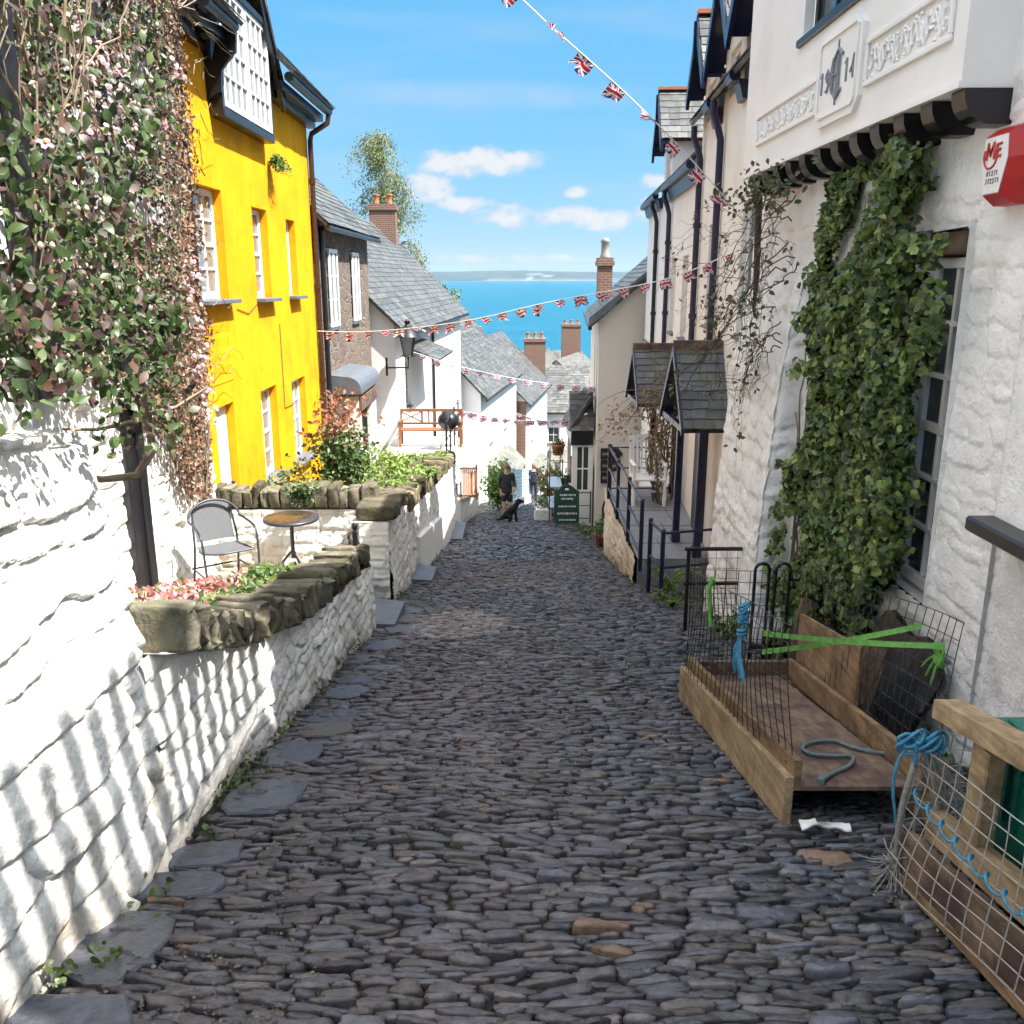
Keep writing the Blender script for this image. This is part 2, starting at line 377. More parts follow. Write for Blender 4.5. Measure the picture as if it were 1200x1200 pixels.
def slates(mb, O, eu, up, Lu, Ls, cw=.22, ch=.17, th=.012, seed=3, cols=((.055, .06, .065), (.08, .085, .09), (.11, .11, .108), (.07, .07, .068)), mat_i=0, edge=None):
    """real slates: O = eave corner, eu = unit along the eave, up = unit up the slope"""
    g = np.random.default_rng(seed); O, eu, up = np.asarray(O, float), nrm(eu), nrm(up)
    n = np.cross(eu, up); n = n if n[2] > 0 else -n
    cols = np.array(cols); nc = int(math.ceil(Ls/ch))
    mb.obox(O+eu*Lu/2+up*Ls/2-n*.03, eu*Lu/2*.999, up*Ls/2*.998, n*.025, mat_i, cols[0]*.6)
    Vs, Fs, Cs = [], [], []
    k = 0
    base = np.array([(0, 1, 3, 2), (4, 6, 7, 5), (0, 4, 5, 1), (2, 3, 7, 6), (0, 2, 6, 4), (1, 5, 7, 3)])
    for r in range(nc):
        x = -g.uniform(0, cw)
        y0 = r*ch; y1 = min(y0+ch*1.35, Ls)
        while x < Lu:
            w = cw*g.uniform(.75, 1.25); a, b = max(x, 0), min(x+w-.006, Lu); x += w
            if b-a < .03: continue
            j = g.normal(0, .004, 2); sag = .02*(vn(np.array(a*.5), np.array(y0*.6), seed)-.5)
            ys = y0-g.uniform(0, .012)
            for (uu, vv, hh) in ((a, ys, th), (a, ys, 2*th), (a, y1, -.004), (a, y1, th*.6), (b, ys, th), (b, ys, 2*th), (b, y1, -.004), (b, y1, th*.6)):
                Vs.append(O+eu*uu+up*(vv+(j[0] if vv == ys else 0))+n*(hh+sag+abs(j[1])*.5))
            c = cols[g.integers(len(cols))]*g.uniform(.8, 1.2); Cs += [c]*8
            Fs.append(base+8*k); k += 1
    mb.add(np.array(Vs), np.concatenate(Fs), mat_i, np.array(Cs))
def leaves(mb, ctr, nor, size, cols, seed=0, droop=.5, aspect=.62, jit=.6, mat_i=0, fold=.18):
    """many single leaves: centres (n,3), facing normals (n,3)"""
    g = np.random.default_rng(seed); ctr = np.asarray(ctr, float); n = len(ctr)
    nor = np.broadcast_to(np.asarray(nor, float), (n, 3))+g.normal(0, jit, (n, 3)); nor = nor/np.linalg.norm(nor, axis=1)[:, None]
    dn = np.array((0, 0, -1.))*droop+g.normal(0, .6, (n, 3))
    ax = dn-nor*(dn*nor).sum(1)[:, None]; ax /= np.maximum(np.linalg.norm(ax, axis=1), 1e-6)[:, None]
    sd = np.cross(nor, ax)
    sz = (np.full(n, size) if np.isscalar(size) else np.asarray(size))*g.uniform(.65, 1.3, n)
    L, W = ax*sz[:, None], sd*(sz*aspect*.5)[:, None]; H = nor*(sz*fold)[:, None]
    v = np.stack([ctr-L*.5, ctr-L*.12+W+H*.6, ctr+L*.2+W*.75+H*.4, ctr+L*.55, ctr+L*.2-W*.75+H*.4, ctr-L*.12-W+H*.6, ctr+L*.05], 1).reshape(-1, 3)
    f = np.array([(0, 1, 2, 6), (6, 2, 3, 3), (6, 3, 4, 4), (0, 6, 4, 5)])
    q = np.array([(0, 6, 2, 1), (0, 5, 4, 6)]); tr = np.array([(6, 3, 2), (6, 4, 3)])
    off = (np.arange(n)*7)[:, None, None]
    cols = np.array(cols); c = cols[g.integers(len(cols), size=n)]*g.uniform(.7, 1.3, (n, 1))
    c7 = np.repeat(c, 7, 0)
    mb.add(v, (q[None]+off).reshape(-1, 4), mat_i, c7)
    mb.add(v, (tr[None]+off).reshape(-1, 3), mat_i, c7)
CLEMATIS_LEAF = (0.06, .62, 1.0, .88, .50, .0); IVY_LEAF = (.35, 1.0, .62, .80, .42, .0); LONG_LEAF = (.1, .8, 1.0, .8, .45, 0.)
def leaves2(mb, ctr, nor, size, cols, seed=0, droop=.5, aspect=.62, jit=.6, prof=CLEMATIS_LEAF, edge=None, mat_i=0):
    """single leaves with a curved blade, midrib fold and shaped outline"""
    g = np.random.default_rng(seed); ctr = np.asarray(ctr, float); n = len(ctr); k = len(prof)
    nor = np.broadcast_to(np.asarray(nor, float), (n, 3))+g.normal(0, jit, (n, 3)); nor = nor/np.linalg.norm(nor, axis=1)[:, None]
    dn = np.array((0, 0, -1.))*droop+g.normal(0, .6, (n, 3))
    ax = dn-nor*(dn*nor).sum(1)[:, None]; ax /= np.maximum(np.linalg.norm(ax, axis=1), 1e-6)[:, None]
    sd = np.cross(nor, ax); sz = size*g.uniform(.55, 1.35, n)
    bend = g.normal(.18, .22, n); fold = g.uniform(.02, .35, n); twist = g.normal(0, .25, n)
    t = np.linspace(0, 1, k); V = np.empty((n, k, 3, 3))
    for i in range(k):
        w = prof[i]*aspect*.5*sz*g.uniform(.88, 1.12, n)
        mid = ctr+ax*((t[i]-.4)*sz)[:, None]-nor*(bend*(t[i]-.3)**2*sz)[:, None]
        s2 = sd+nor*(twist*(t[i]-.5))[:, None]
        for j, q in enumerate((-1, 0, 1)): V[:, i, j] = mid+s2*(q*w)[:, None]+nor*(abs(q)*fold*w)[:, None]
    f = np.array([(i*3+j, i*3+j+1, i*3+j+4, i*3+j+3) for i in range(k-1) for j in (0, 1)])
    cols = np.array(cols); c = cols[g.integers(len(cols), size=n)]*g.uniform(.65, 1.3, (n, 1))
    cc = np.repeat(c[:, None], k*3, 1).reshape(n, k, 3, 3)
    if edge is not None:
        e = np.array(edge)*np.clip(g.normal(.55, .35, n), 0, 1)[:, None, None]+0*cc[:, :, 0]
        wgt = np.clip(g.normal(.45, .3, n), 0, .9)[:, None, None]
        for j in (0, 2): cc[:, :, j] = cc[:, :, j]*(1-wgt)+e*wgt
    mb.add(V.reshape(-1, 3), (f[None]+(np.arange(n)*k*3)[:, None, None]).reshape(-1, 4), mat_i, cc.reshape(-1, 3), True)
def window(par, O, eu, w, h, cols, rows, inn, fw=.055, bar=.022, dep=.05, midrail=None, fm='white_paint', gm='glass', sill=None, sm='slab', name='window'):
    """frame mesh (part) with a pane sub-part. O lower corner on the outer frame plane, eu along, inn = unit into the house"""
    O, eu, inn = np.asarray(O, float), nrm(eu), nrm(inn); z = np.array((0, 0, 1.))
    m = MB()
    def bar_(a0, a1, b0, b1, d0=0., d1=dep):
        m.obox(O+eu*(a0+a1)/2+z*(b0+b1)/2+inn*(d0+d1)/2, eu*(a1-a0)/2, z*(b1-b0)/2, inn*(d1-d0)/2, 0, None, .004)
    bar_(0, fw, 0, h); bar_(w-fw, w, 0, h); bar_(fw, w-fw, 0, fw*1.2); bar_(fw, w-fw, h-fw, h)
    for i in range(1, cols):
        x = fw+(w-2*fw)*i/cols; bar_(x-bar/2, x+bar/2, fw*1.2, h-fw, .006, dep-.006)
    for i in range(1, rows):
        y = fw+(h-2*fw)*i/rows; t = bar*1.9 if midrail == i else bar
        bar_(fw, w-fw, y-t/2, y+t/2, .003, dep-.003)
    f = m.build(name, MAT[fm], par)
    g = MB(); g.obox(O+eu*w/2+z*h/2+inn*(dep*.6), eu*(w/2-fw*.5), z*(h/2-fw*.5), inn*.004); g.build('pane', MAT[gm], f)
    if sill:
        q = MB(); sw, st, sd = sill
        q.obox(O+eu*w/2-z*(st/2+.002)-inn*(sd/2-dep), eu*(w/2+sw), z*st/2, inn*sd/2, 0, None, .006); q.build('sill', MAT[sm], f)
    return f
def wall_open(mb, O, eu, L, z0, z1, ops, inn, dep=.16, mat_i=0):
    """flat wall with real openings (u0,u1,za,zb) and their reveals; z0 may be callable"""
    O = np.asarray(O, float); eu, inn = nrm(eu), np.asarray(inn, float)
    us = sorted({0, L, *[q for o in ops for q in o[:2]]}); zs = sorted({z0, z1, *[q for o in ops for q in o[2:]]})
    pt = lambda u, z, d=0: np.array((O[0]+eu[0]*u+inn[0]*d, O[1]+eu[1]*u+inn[1]*d, z))
    for i in range(len(us)-1):
        for j in range(len(zs)-1):
            um, zm = (us[i]+us[i+1])/2, (zs[j]+zs[j+1])/2
            if any(o[0] < um < o[1] and o[2] < zm < o[3] for o in ops): continue
            mb.quad(pt(us[i], zs[j]), pt(us[i+1], zs[j]), pt(us[i+1], zs[j+1]), pt(us[i], zs[j+1]), mat_i)
    for a, b, c, d in ops:
        for p, q in (((a, c), (b, c)), ((b, c), (b, d)), ((b, d), (a, d)), ((a, d), (a, c))):
            mb.quad(pt(*p), pt(*q), pt(*q, dep), pt(*p, dep), mat_i)
def rand_unit(n, g=rng):
    v = g.normal(0, 1, (n, 3)); return v/np.linalg.norm(v, axis=1)[:, None]
# ================================================================ ground, road, sea, far coast
def gz(x, y):
    """terrain height: the village slope, then the cliff down to the sea"""
    z = G(y)
    z = np.where(y > 90, -SLOPE*90-.12*42-.45*(y-90), z)
    return np.maximum(z, -88)
ys = np.concatenate([np.arange(-30, 90, 2.), np.arange(90, 260, 10)]); xs = np.concatenate([np.arange(-160, -6, 14), np.arange(-6, 7, 1.), np.arange(8, 170, 14)])
Yg, Xg = np.meshgrid(ys, xs, indexing='ij')
m = MB(); m.grid(np.stack([Xg, Yg, gz(Xg, Yg)-.12-.35*np.clip((np.abs(Xg)-2)/3, 0, 1)*(Yg < 30)], 2))
tag(m.build('terrain', MAT['earth']), 'bare earth hillside falling under the village to the sea', 'terrain', kind='structure')

def road_l(y): return np.interp(y, [-2, 27, 32, 37, 60], [-1.36, -1.40, -1.3, -1.2, .9])
def road_r(y): return np.interp(y, [-2, 9.3, 10.2, 11.5, 20, 27, 40, 60], [2.55, 2.5, 2.1, 1.68, 1.68, 2.0, 3.4, 5.5])
def camber(x): return -.03*np.abs(x/1.6)**2
m = MB()
yy = np.arange(-2, 60, .12); fr = np.linspace(0, 1, 30)
Yr = np.repeat(yy[:, None], 30, 1); Xr = (road_l(yy)-.12)[:, None]+((road_r(yy)-road_l(yy)+.2)[:, None])*fr[None]
Zr = G(Yr)+camber(Xr)+.022*(fbm(Xr*9, Yr*9, 4)-.5)+.03*(fbm(Xr*1.1, Yr*.8, 6)-.5)
m.grid(np.stack([Xr, Yr, Zr], 2), 0)
# pitched pebble stones laid on edge across the street
g = np.random.default_rng(5)
def stones(Y0, Y1, nring, rings, tmin, tmax, lmin, lmax, seed):
    g = np.random.default_rng(seed); y = Y0; cx, cy, hx, hy, hz, tw = [], [], [], [], [], []
    while y < Y1:
        th = g.uniform(tmin, tmax)*(1 if g.random() > .06 else 1.5)
        x = road_l(y)-.02+g.uniform(0, .1)
        while x < road_r(y)+.05:
            big = g.random() < .05
            L = g.uniform(lmin, lmax)*(1.35 if big else 1)*(.6 if g.random() < .2 else 1)
            cx.append(x+L/2); cy.append(y+th/2+g.normal(0, .005)); hx.append(L/2*1.03); hy.append(th/2*(1.45 if big else g.uniform(.88, 1.15)))
            hz.append(g.uniform(.012, .032)*(1 if g.random() > .12 else 1.4)); tw.append(g.normal(0, .055)); x += L+g.uniform(.0, .007)
        y += th*.94
    cx, cy, hx, hy, hz, tw = map(np.array, (cx, cy, hx, hy, hz, tw)); n = len(cx)
    # gentle meander of the courses
    cy = cy+.10*(vn(cx*1.1, cy*.55, 31)-.5)*2+.03*np.sin(cx*2.1+cy*.7)
    tw = tw+.13*(vn(cx*1.1+3, cy*.6, 33)-.5)*2
    a = np.arange(nring)*2*pi/nring; ca, sa = np.cos(a), np.sin(a)
    p = g.uniform(2.4, 5.5, n)[:, None]
    rad = (np.abs(ca)[None]**p+np.abs(sa)[None]**p)**(-1/p)
    rad = rad*(1+.10*g.normal(0, 1, (n, nring)))*g.uniform(.86, 1.04, (n, 1))
    lx, ly = rad*ca*hx[:, None], rad*sa*hy[:, None]
    tx, ty = g.normal(0, .10, n)[:, None], g.normal(0, .16, n)[:, None]
    vs = []
    zb = G(cy)+camber(cx)+.03*(fbm(cx*1.1, cy*.8, 6)-.5)
    sh = g.normal(0, .10, (n, 2))
    for (k, hh) in rings:
        x_, y_ = lx*k+(1-k)*(sh[:, :1]*hx[:, None]), ly*k+(1-k)*(sh[:, 1:]*hy[:, None])
        zz = hz[:, None]*hh+(x_*tx+y_*ty)*hh-.012*(hh == rings[0][1])
        zz = zz+.10*hz[:, None]*g.normal(0, 1, zz.shape)*(0 < hh)
        X = cx[:, None]+x_*np.cos(tw)[:, None]-y_*np.sin(tw)[:, None]
        Y = cy[:, None]+x_*np.sin(tw)[:, None]+y_*np.cos(tw)[:, None]
        vs.append(np.stack([X, Y, zb[:, None]+zz-SLOPE*(Y-cy[:, None])], 2))
    top = np.stack([cx+sh[:, 0]*hx, cy+sh[:, 1]*hy, zb+hz*1.04], 1)[:, None]
    V = np.concatenate(vs+[top], 1); per = V.shape[1]; R = len(rings)
    f = np.array([(r*nring+i, r*nring+(i+1) % nring, (r+1)*nring+(i+1) % nring, (r+1)*nring+i) for r in range(R-1) for i in range(nring)])
    t = np.array([((R-1)*nring+i, (R-1)*nring+(i+1) % nring, per-1) for i in range(nring)])
    off = (np.arange(n)*per)[:, None, None]
    pal = np.array([(.075, .080, .098), (.095, .100, .118), (.058, .062, .078), (.115, .112, .122), (.085, .092, .120), (.125, .112, .110), (.070, .069, .075)])
    c = pal[g.integers(len(pal), size=n)]*g.uniform(.5, 1.35, (n, 1))
    warm = np.clip(fbm(cx*.7, cy*.6, 51, 3)*2.4-.75-.35*(cx+.2), 0, 1)[:, None]   # browner stones towards the left side
    c = c*(1-.55*warm)+np.array((.115, .088, .086))*.55*warm*g.uniform(.6, 1.3, (n, 1))
    rare = g.random(n) < .008; c[rare] = np.array((.19, .125, .09))*g.uniform(.7, 1.2, (rare.sum(), 1))
    pale = ((cx+.55)**2/.25+(cy-8.2)**2/.55 < 1)
    c[pale] = c[pale]*.4+np.array((.26, .215, .20))*.7
    c = np.repeat(c, per, 0)
    m.add(V.reshape(-1, 3), (f[None]+off).reshape(-1, 4), 1, c, True)
    m.add(V.reshape(-1, 3)*1.0, (t[None]+off).reshape(-1, 3), 1, c, True)
    return n
R3 = [(1.0, 0.), (.99, .66), (.90, .94), (.5, 1.02)]; R2 = [(1.0, 0.), (.95, .75), (.6, 1.0)]
n1 = stones(1.2, 6.2, 14, R3, .022, .047, .06, .20, 21)
n2 = stones(6.2, 14, 10, R2, .025, .052, .065, .20, 22)
n3 = stones(14, 42, 8, [(1., 0), (.8, .85)], .045, .08, .08, .24, 23)
# patches of loose grit filling the joints
g = np.random.default_rng(77); n = 22000
gx, gy = g.uniform(-1.3, 1.7, n), 1.6+9*g.random(n)**1.5; kp = fbm(gx*1.3, gy*1.1, 71, 3)-.05*gx > .50; gx, gy = gx[kp], gy[kp]; n = len(gx); r = g.uniform(.003, .009, n)[:, None]
oc = np.array([(1, 0, 0), (0, 1, 0), (-1, 0, 0), (0, -1, 0), (0, 0, 1)]); ctr = np.stack([gx, gy, G(gy)+camber(gx)+.03*(fbm(gx*1.1, gy*.8, 6)-.5)+g.uniform(.008, .026, n)], 1)
V = (ctr[:, None]+oc[None]*r[:, None]*g.uniform(.6, 1.4, (n, 5, 1))).reshape(-1, 3); off = (np.arange(n)*5)[:, None, None]
m.add(V, (np.array([(0, 1, 4), (1, 2, 4), (2, 3, 4), (3, 0, 4)])[None]+off).reshape(-1, 3), 1, np.repeat(np.array(((.16, .14, .12), (.10, .095, .09), (.22, .20, .17), (.13, .09, .07)))[g.integers(4, size=n)], 5, 0))
# worn slate slabs along the foot of the left wall
gs = np.random.default_rng(8)
y = 1.9
k = 0
while y < 9.2:
    L = gs.uniform(.20, .46); W = gs.uniform(.16, .27); x = -1.22+gs.normal(0, .05)+.02*(y-2); n = 11
    W *= .95 if y < 2.6 else .75
    a = np.arange(n)*2*pi/n+gs.uniform(0, .5); p = 2.8; rr = (np.abs(np.cos(a))**p+np.abs(np.sin(a))**p)**(-1/p)*(1+gs.normal(0, .08, n))
    px, py = x+np.cos(a)*rr*W, y+L/2+np.sin(a)*rr*L/2; h = gs.uniform(.026, .036); z = G(py)+camber(px)+h
    base = np.stack([px, py, z-.06], 1); t1 = np.stack([px, py, z-.008], 1); cpt = np.array((x, y+L/2, 0)); t2 = np.stack([cpt[0]+(px-cpt[0])*.95, cpt[1]+(py-cpt[1])*.95, z], 1)
    v = np.concatenate([base, t1, t2]); f = [(i, (i+1) % n, n+(i+1) % n, n+i) for i in range(n)]+[(n+i, n+(i+1) % n, 2*n+(i+1) % n, 2*n+i) for i in range(n)]+[tuple(range(2*n, 3*n))]
    m.add(v, f, 1, np.array(((.085, .095, .12), (.10, .105, .12), (.075, .085, .11), (.115, .10, .10))[gs.integers(4)])*gs.uniform(.85, 1.15))
    y += L*gs.uniform(1.0, 1.25)+(gs.uniform(.1, .35) if gs.random() < .35 else 0); k += 1
tag(m.build('road', [MAT['soil'], MAT['cobble']]), 'steep cobbled lane of dark pebbles laid on edge', 'road', kind='structure')

# loose grit between stones: tiny pebbles
# ---------------------------------------------------------------- sea and far coast
SEA = -82.0
sm = mat('sea_water', (.012, .19, .28), .4, 0, spec=.12)
nt = sm.node_tree; N, K = nt.nodes, nt.links
gg = N.new('ShaderNodeNewGeometry'); vm = N.new('ShaderNodeVectorMath'); vm.operation = 'MULTIPLY'; vm.inputs[1].default_value = (.0012, .006, 0)
K.new(gg.outputs['Position'], vm.inputs[0]); nz = N.new('ShaderNodeTexNoise'); nz.inputs['Scale'].default_value = 1; nz.inputs['Detail'].default_value = 5; K.new(vm.outputs[0], nz.inputs['Vector'])
cr = N.new('ShaderNodeValToRGB'); cr.color_ramp.elements[0].position = .35; cr.color_ramp.elements[1].position = .7
cr.color_ramp.elements[0].color = (.0035, .082, .135, 1); cr.color_ramp.elements[1].color = (.0055, .108, .168, 1)
K.new(nz.outputs['Fac'], cr.inputs[0]); K.new(cr.outputs[0], N['Principled BSDF'].inputs['Base Color'])
m = MB(); xs = np.linspace(-26000, 26000, 30); ys2 = np.concatenate([[150], np.linspace(600, 27000, 30)]); a, b = np.meshgrid(ys2, xs, indexing='ij')
m.grid(np.stack([b, a, np.full_like(a, SEA)], 2)); tag(m.build('sea', sm), 'calm blue sea of the bay below the village', 'sea', kind='structure')
m = MB(); xs = np.linspace(-16000, 16000, 260); dd = np.linspace(0, 1, 12); Xc, Dc = np.meshgrid(xs, dd, indexing='ij')
prof = 110+210*fbm(Xc*.00022, Dc*0+2.3, 41, 5)
hh = prof*np.sin(np.clip(Dc*1.3, 0, 1)*pi/2)**.7
hh = hh+45*(fbm(Xc*.0012, Dc*5, 43, 4)-.5)*np.clip(Dc*3, 0, 1)
hh[:, 0] = -5
Yc = 21500+Dc*4200+900*(fbm(Xc*.0002, Dc*0, 45, 3)-.5)
fields = fbm(Xc*.0025, Dc*9, 47, 3)
col = np.where((fields > .5)[..., None], np.array((.035, .05, .03)), np.array((.02, .035, .025)))
town = (np.abs(Xc-650) < 330)&(Dc > .03)&(Dc < .3)&(fbm(Xc*.013, Dc*40, 3, 2) > .42)
col = np.where(town[..., None], np.array((.16, .17, .17)), col)
sand = (Dc < .06)&(Xc > -600); col = np.where(sand[..., None], np.array((.13, .125, .11)), col)
m.grid(np.stack([Xc, Yc, SEA+hh], 2), 0, col); tag(m.build('far_hills', mat('coast_land', rough=.95, var=.1, vscale=.002, attr=True)), 'low hazy coast of fields and sand across the bay', 'hills', kind='structure')
# ================================================================ LEFT SIDE
WX = (1, 0)      # outward normal of everything facing the lane on the left
Zv = np.array((0, 0, 1.))
# ---- tall battered wall, near left
def tall_top(s): return 1.13+.05*math.sin(s*2.1)-.02*s
m = MB(); Ltw = 4.5; Yt0, Yt1 = -1.2, 3.30
rough_face(m, (-1.40, Yt0), (-1.40, Yt1), lambda s: float(G(Yt0+s))-.15, tall_top, WX, .0115, 101, .155, .40, .044, .135, -.75, 0, dirt=(.24, .17, .11), wob=.026, dirt_h=.40)
# rounded far end and top
yy = np.linspace(0, 1, 16); zz = np.linspace(0, 1, 90)
A, B = np.meshgrid(yy, zz, indexing='ij'); Zb = float(G(Yt1))-.1; Zt = tall_top(4.6)
Zq = Zb+(Zt-Zb)*B; prr, rid, _, _ = stone_field(A*.5, Zq, 103, .17, .36)
xf = -1.40-.135*(Zq+.75)
m.grid(np.stack([xf-.42*A, Yt1-.005+.10*np.sin(A*pi/2)+.03*prr, Zq], 2), 0, np.array((.78, .77, .73)))
ss = np.linspace(Yt0, Yt1, 100); tt = np.linspace(0, 1, 14); S, T = np.meshgrid(ss, tt, indexing='ij')
zt = np.array([tall_top(s-Yt0) for s in ss])[:, None]
xt = -1.40-.135*(zt+.75)
m.grid(np.stack([xt-.45*T+.012, S, zt+.05*np.sin(T*pi/2)+.025*(fbm(S*5, T*2, 5, 3)-.4)-.02*(1-T)], 2), 0, np.array((.78, .77, .73)))
tag(m.build('stone_wall', MAT['limewash_dirty']), 'tall white limewashed rubble wall bulging beside the lane under the flowering climber', 'wall')

# ---- cottage behind the climber
ck = thing('climber_cottage', 'white cottage with black timbers hidden behind the pink flowering climber', 'cottage', (-3.6, 5.5, -1.2))
m = MB()
m.box((-5.2, -1.5, .9), (-1.80, 3.52, 5.6)); m.box((-3.2, -1.5, -1.2), (-1.98, 3.5, .9))
m.build('front_wall', MAT['limewash'], ck)
m = MB()
rough_face(m, (-3.60, 3.5), (-3.60, 10.35), lambda s: float(G(3.5+s)), lambda s: 1.9, WX, .03, 111, .16, .32, .045, 0, 0, 0, dirt=(.4, .33, .25), wob=.04, dirt_h=.3)
m.box((-7.5, 3.5, 1.9), (-3.62, 10.35, 5.3)); m.box((-3.7, 10.27, -2.2), (-3.62, 10.36, 1.9))
m.build('side_wall', MAT['limewash_dirty'], ck)
m = MB()
for y in (1.2, 2.0, 2.75, 3.30): m.box((-1.80, y, 1.15), (-1.755, y+.16, 5.5), 0, None, .006)
for z in (1.95, 3.1): m.box((-1.80, -1.2, z), (-1.757, 3.5, z+.14), 0, None, .006)
m.build('timber_frame', MAT['black'], ck)
m = MB(); m.tube([(-3.52, 8.25, 5.0), (-3.52, 8.25, -1.5)], .05, 10); m.tube([(-3.52, 8.25, -1.5), (-3.42, 8.3, -1.6)], .05, 10)
m.build('downpipe', MAT['black'], ck)
m = MB(); m.tube([(-3.50, 10.12, 4.6), (-3.48, 10.12, 1.0)], .045, 10)
for z in (1.4, 2.4, 3.4): m.tube([(-3.50, 10.12, z), (-3.50, 10.12, z+.07)], .058, 10)
m.build('downpipe', MAT['black'], ck)
m = MB(); m.box((-3.63, 7.98, -1.6), (-3.53, 8.40, .62), 0, None, .01); m.build('pipe_board', MAT['black'], ck)
m = MB(); slates(m, (-3.25, 3.4, 5.25), (0, 1, 0), (-.72, 0, .69), 6.9, 3.2, seed=4); slates(m, (-1.5, -1.5, 5.55), (0, 1, 0), (-.72, 0, .69), 4.9, 3.0, seed=5)
m.build('roof', MAT['slate'], ck)
m = MB(); m.box((-3.7, 8.9, 1.6), (-3.50, 9.0, 2.6), 0)
# ---- low garden wall with cock-and-hen coping
def cop_low(y): return float(np.interp(y, [3.30, 3.8, 4.4, 5.5, 6.5, 7.95], [.30, .10, -.13, -.44, -.63, -.85]))
gw = thing('garden_wall', 'low white rubble garden wall with mossy upright coping stones round the patio', 'wall', (-1.5, 5.6, -1.2))
m = MB()
rough_face(m, (-1.425, 3.20), (-1.37, 7.95), lambda s: float(G(3.2+s))-.12, lambda s: cop_low(3.2+s)-.16, WX, .014, 121, .11, .22, .034, .06, -1., 0, dirt=(.20, .16, .11), wob=.03, dirt_h=.32)
rough_face(m, (-1.39, 7.94), (-1.72, 7.94), lambda s: float(G(7.95)), lambda s: cop_low(7.95)-.16, (0, 1), .03, 122, .11, .22, .03)
pts = np.array([[(-1.40-.06*k, y, cop_low(y)-.165) for k in range(6)] for y in np.linspace(3.3, 7.95, 60)]); m.grid(pts, 0, np.array((.6, .58, .5)))
rough_face(m, (-1.70, 3.35), (-1.70, 7.95), lambda s: float(G(3.35+s)), lambda s: cop_low(3.35+s)-.16, (-1, 0), .05, 123, .11, .22, .03)
m.build('wall_face', MAT['limewash_dirty'], gw)
def coping(mb, A, B, ztop, seed, hm=.26, dep=.34, tmin=.07, tmax=.13, lean=.0, flat=False, cols=((.16, .14, .105), (.22, .195, .15), (.12, .105, .08), (.26, .235, .18)), sub=5):
    """upright rounded stones from plan A to B; ztop(s)"""
    g = np.random.default_rng(seed); A, B = np.array((*A, 0.)), np.array((*B, 0.)); L = np.linalg.norm(B-A); d = (B-A)/L; o = np.array((d[1], -d[0], 0))
    s = 0; cols = np.array(cols)
    n1, n2 = 20, 13
    th = np.linspace(0, 2*pi, n1, endpoint=False); ph = np.linspace(-pi/2, pi/2, n2)
    while s < L:
        t = g.uniform(tmin, tmax)*(1.4 if g.random() < .12 else 1); h = hm*g.uniform(.7, 1.3); dp = dep*g.uniform(.85, 1.1)
        c = A+d*(s+t/2)+o*g.normal(0, .012); zt = ztop(s+t/2)+g.normal(0, .03)
        T, Ph = np.meshgrid(th, ph, indexing='ij'); e = .24
        sg = lambda q: np.sign(q)*np.abs(q)**e
        lx, ly, lz = sg(np.cos(Ph))*sg(np.cos(T)), sg(np.cos(Ph))*sg(np.sin(T)), sg(np.sin(Ph))
        k = 1+.13*(vn(T*1.5+s*9, Ph*2, seed)-.5)*2+g.normal(0, .022, T.shape)
        tl = g.normal(lean, .08)
        zbm = ztop(s+t/2)-hm*.82; dz = .030*(vn(lx*t*30+s*31+ly*dp*9, lz*h*16+s*7, seed+3)-.5)+.018*(vn(lx*t*70+s*11+ly*dp*30, lz*h*45, seed+4)-.5); k = k+dz/max(t, .08)
        w = c+(lx*k*t*.50)[..., None]*d+(ly*k*dp/2)[..., None]*o+(np.clip((lz+1)/2, 0, 1)*(zt-zbm)+zbm+dz*.6*np.clip(lz+.2, 0, 1))[..., None]*Zv+(lz*h/2*tl)[..., None]*d
        i, j = np.meshgrid(np.arange(n1), np.arange(n2-1), indexing='ij'); i, j = i.ravel(), j.ravel(); i2 = (i+1) % n1
        mb.add(w.reshape(-1, 3), np.stack([i*n2+j, i2*n2+j, i2*n2+j+1, i*n2+j+1], 1), 0, (cols[g.integers(len(cols))]*g.uniform(.7, 1.2)*(.55+.9*fbm(ly*4+s*17, lz*3+lx*2, seed+6, 3))[..., None]).reshape(-1, 3), True)
        s += t*1.03
m = MB(); coping(m, (-1.52, 3.48), (-1.52, 7.98), lambda s: cop_low(3.48+s)+.03, 131, .23, .34, .055, .105)
m.build('coping', MAT['moss_stone'], gw)
# ---- patio and its bed
Pz = lambda y: -SLOPE*y+.30
m = MB(); yy = np.linspace(3.5, 10.5, 60); xx = np.linspace(-3.7, -1.6, 24); A, B = np.meshgrid(yy, xx, indexing='ij')
m.grid(np.stack([B, A, Pz(A)+.02*(fbm(A*4, B*4, 8, 3)-.5)], 2)); tag(m.build('patio', MAT['patio']), 'sloping stone patio between the cottage and the low garden wall', 'patio', kind='structure')
# flowers of the little bed behind the coping
g = np.random.default_rng(141); m = MB(); n = 2600
yb = g.uniform(4.3, 7.0, n); xb = -1.75-g.uniform(0, 1, n)*np.interp(yb, [4.3, 5.5, 7.0], [.9, 1.3, .25]); hb = g.uniform(.0, .16, n)+.10*vn(xb*3, yb*3, 3)
cc = np.stack([xb, yb, Pz(yb)+hb+.24], 1); red = (xb < -1.95-.25*(vn(xb*3, yb*3, 7)))
leaves(m, cc[red], (0.2, -.4, .8), .05, ((.36, .09, .10), (.42, .16, .15), (.22, .07, .06), (.14, .16, .05), (.5, .28, .26)), 1, .1)
leaves(m, cc[~red], (0.2, -.4, .8), .06, ((.07, .13, .03), (.10, .17, .04), (.05, .09, .02), (.16, .2, .06)), 2, .1)
tag(m.build('ground_cover', MAT['leaf']), 'low red and green bedding plants behind the mossy coping', 'bedding plants', kind='stuff')
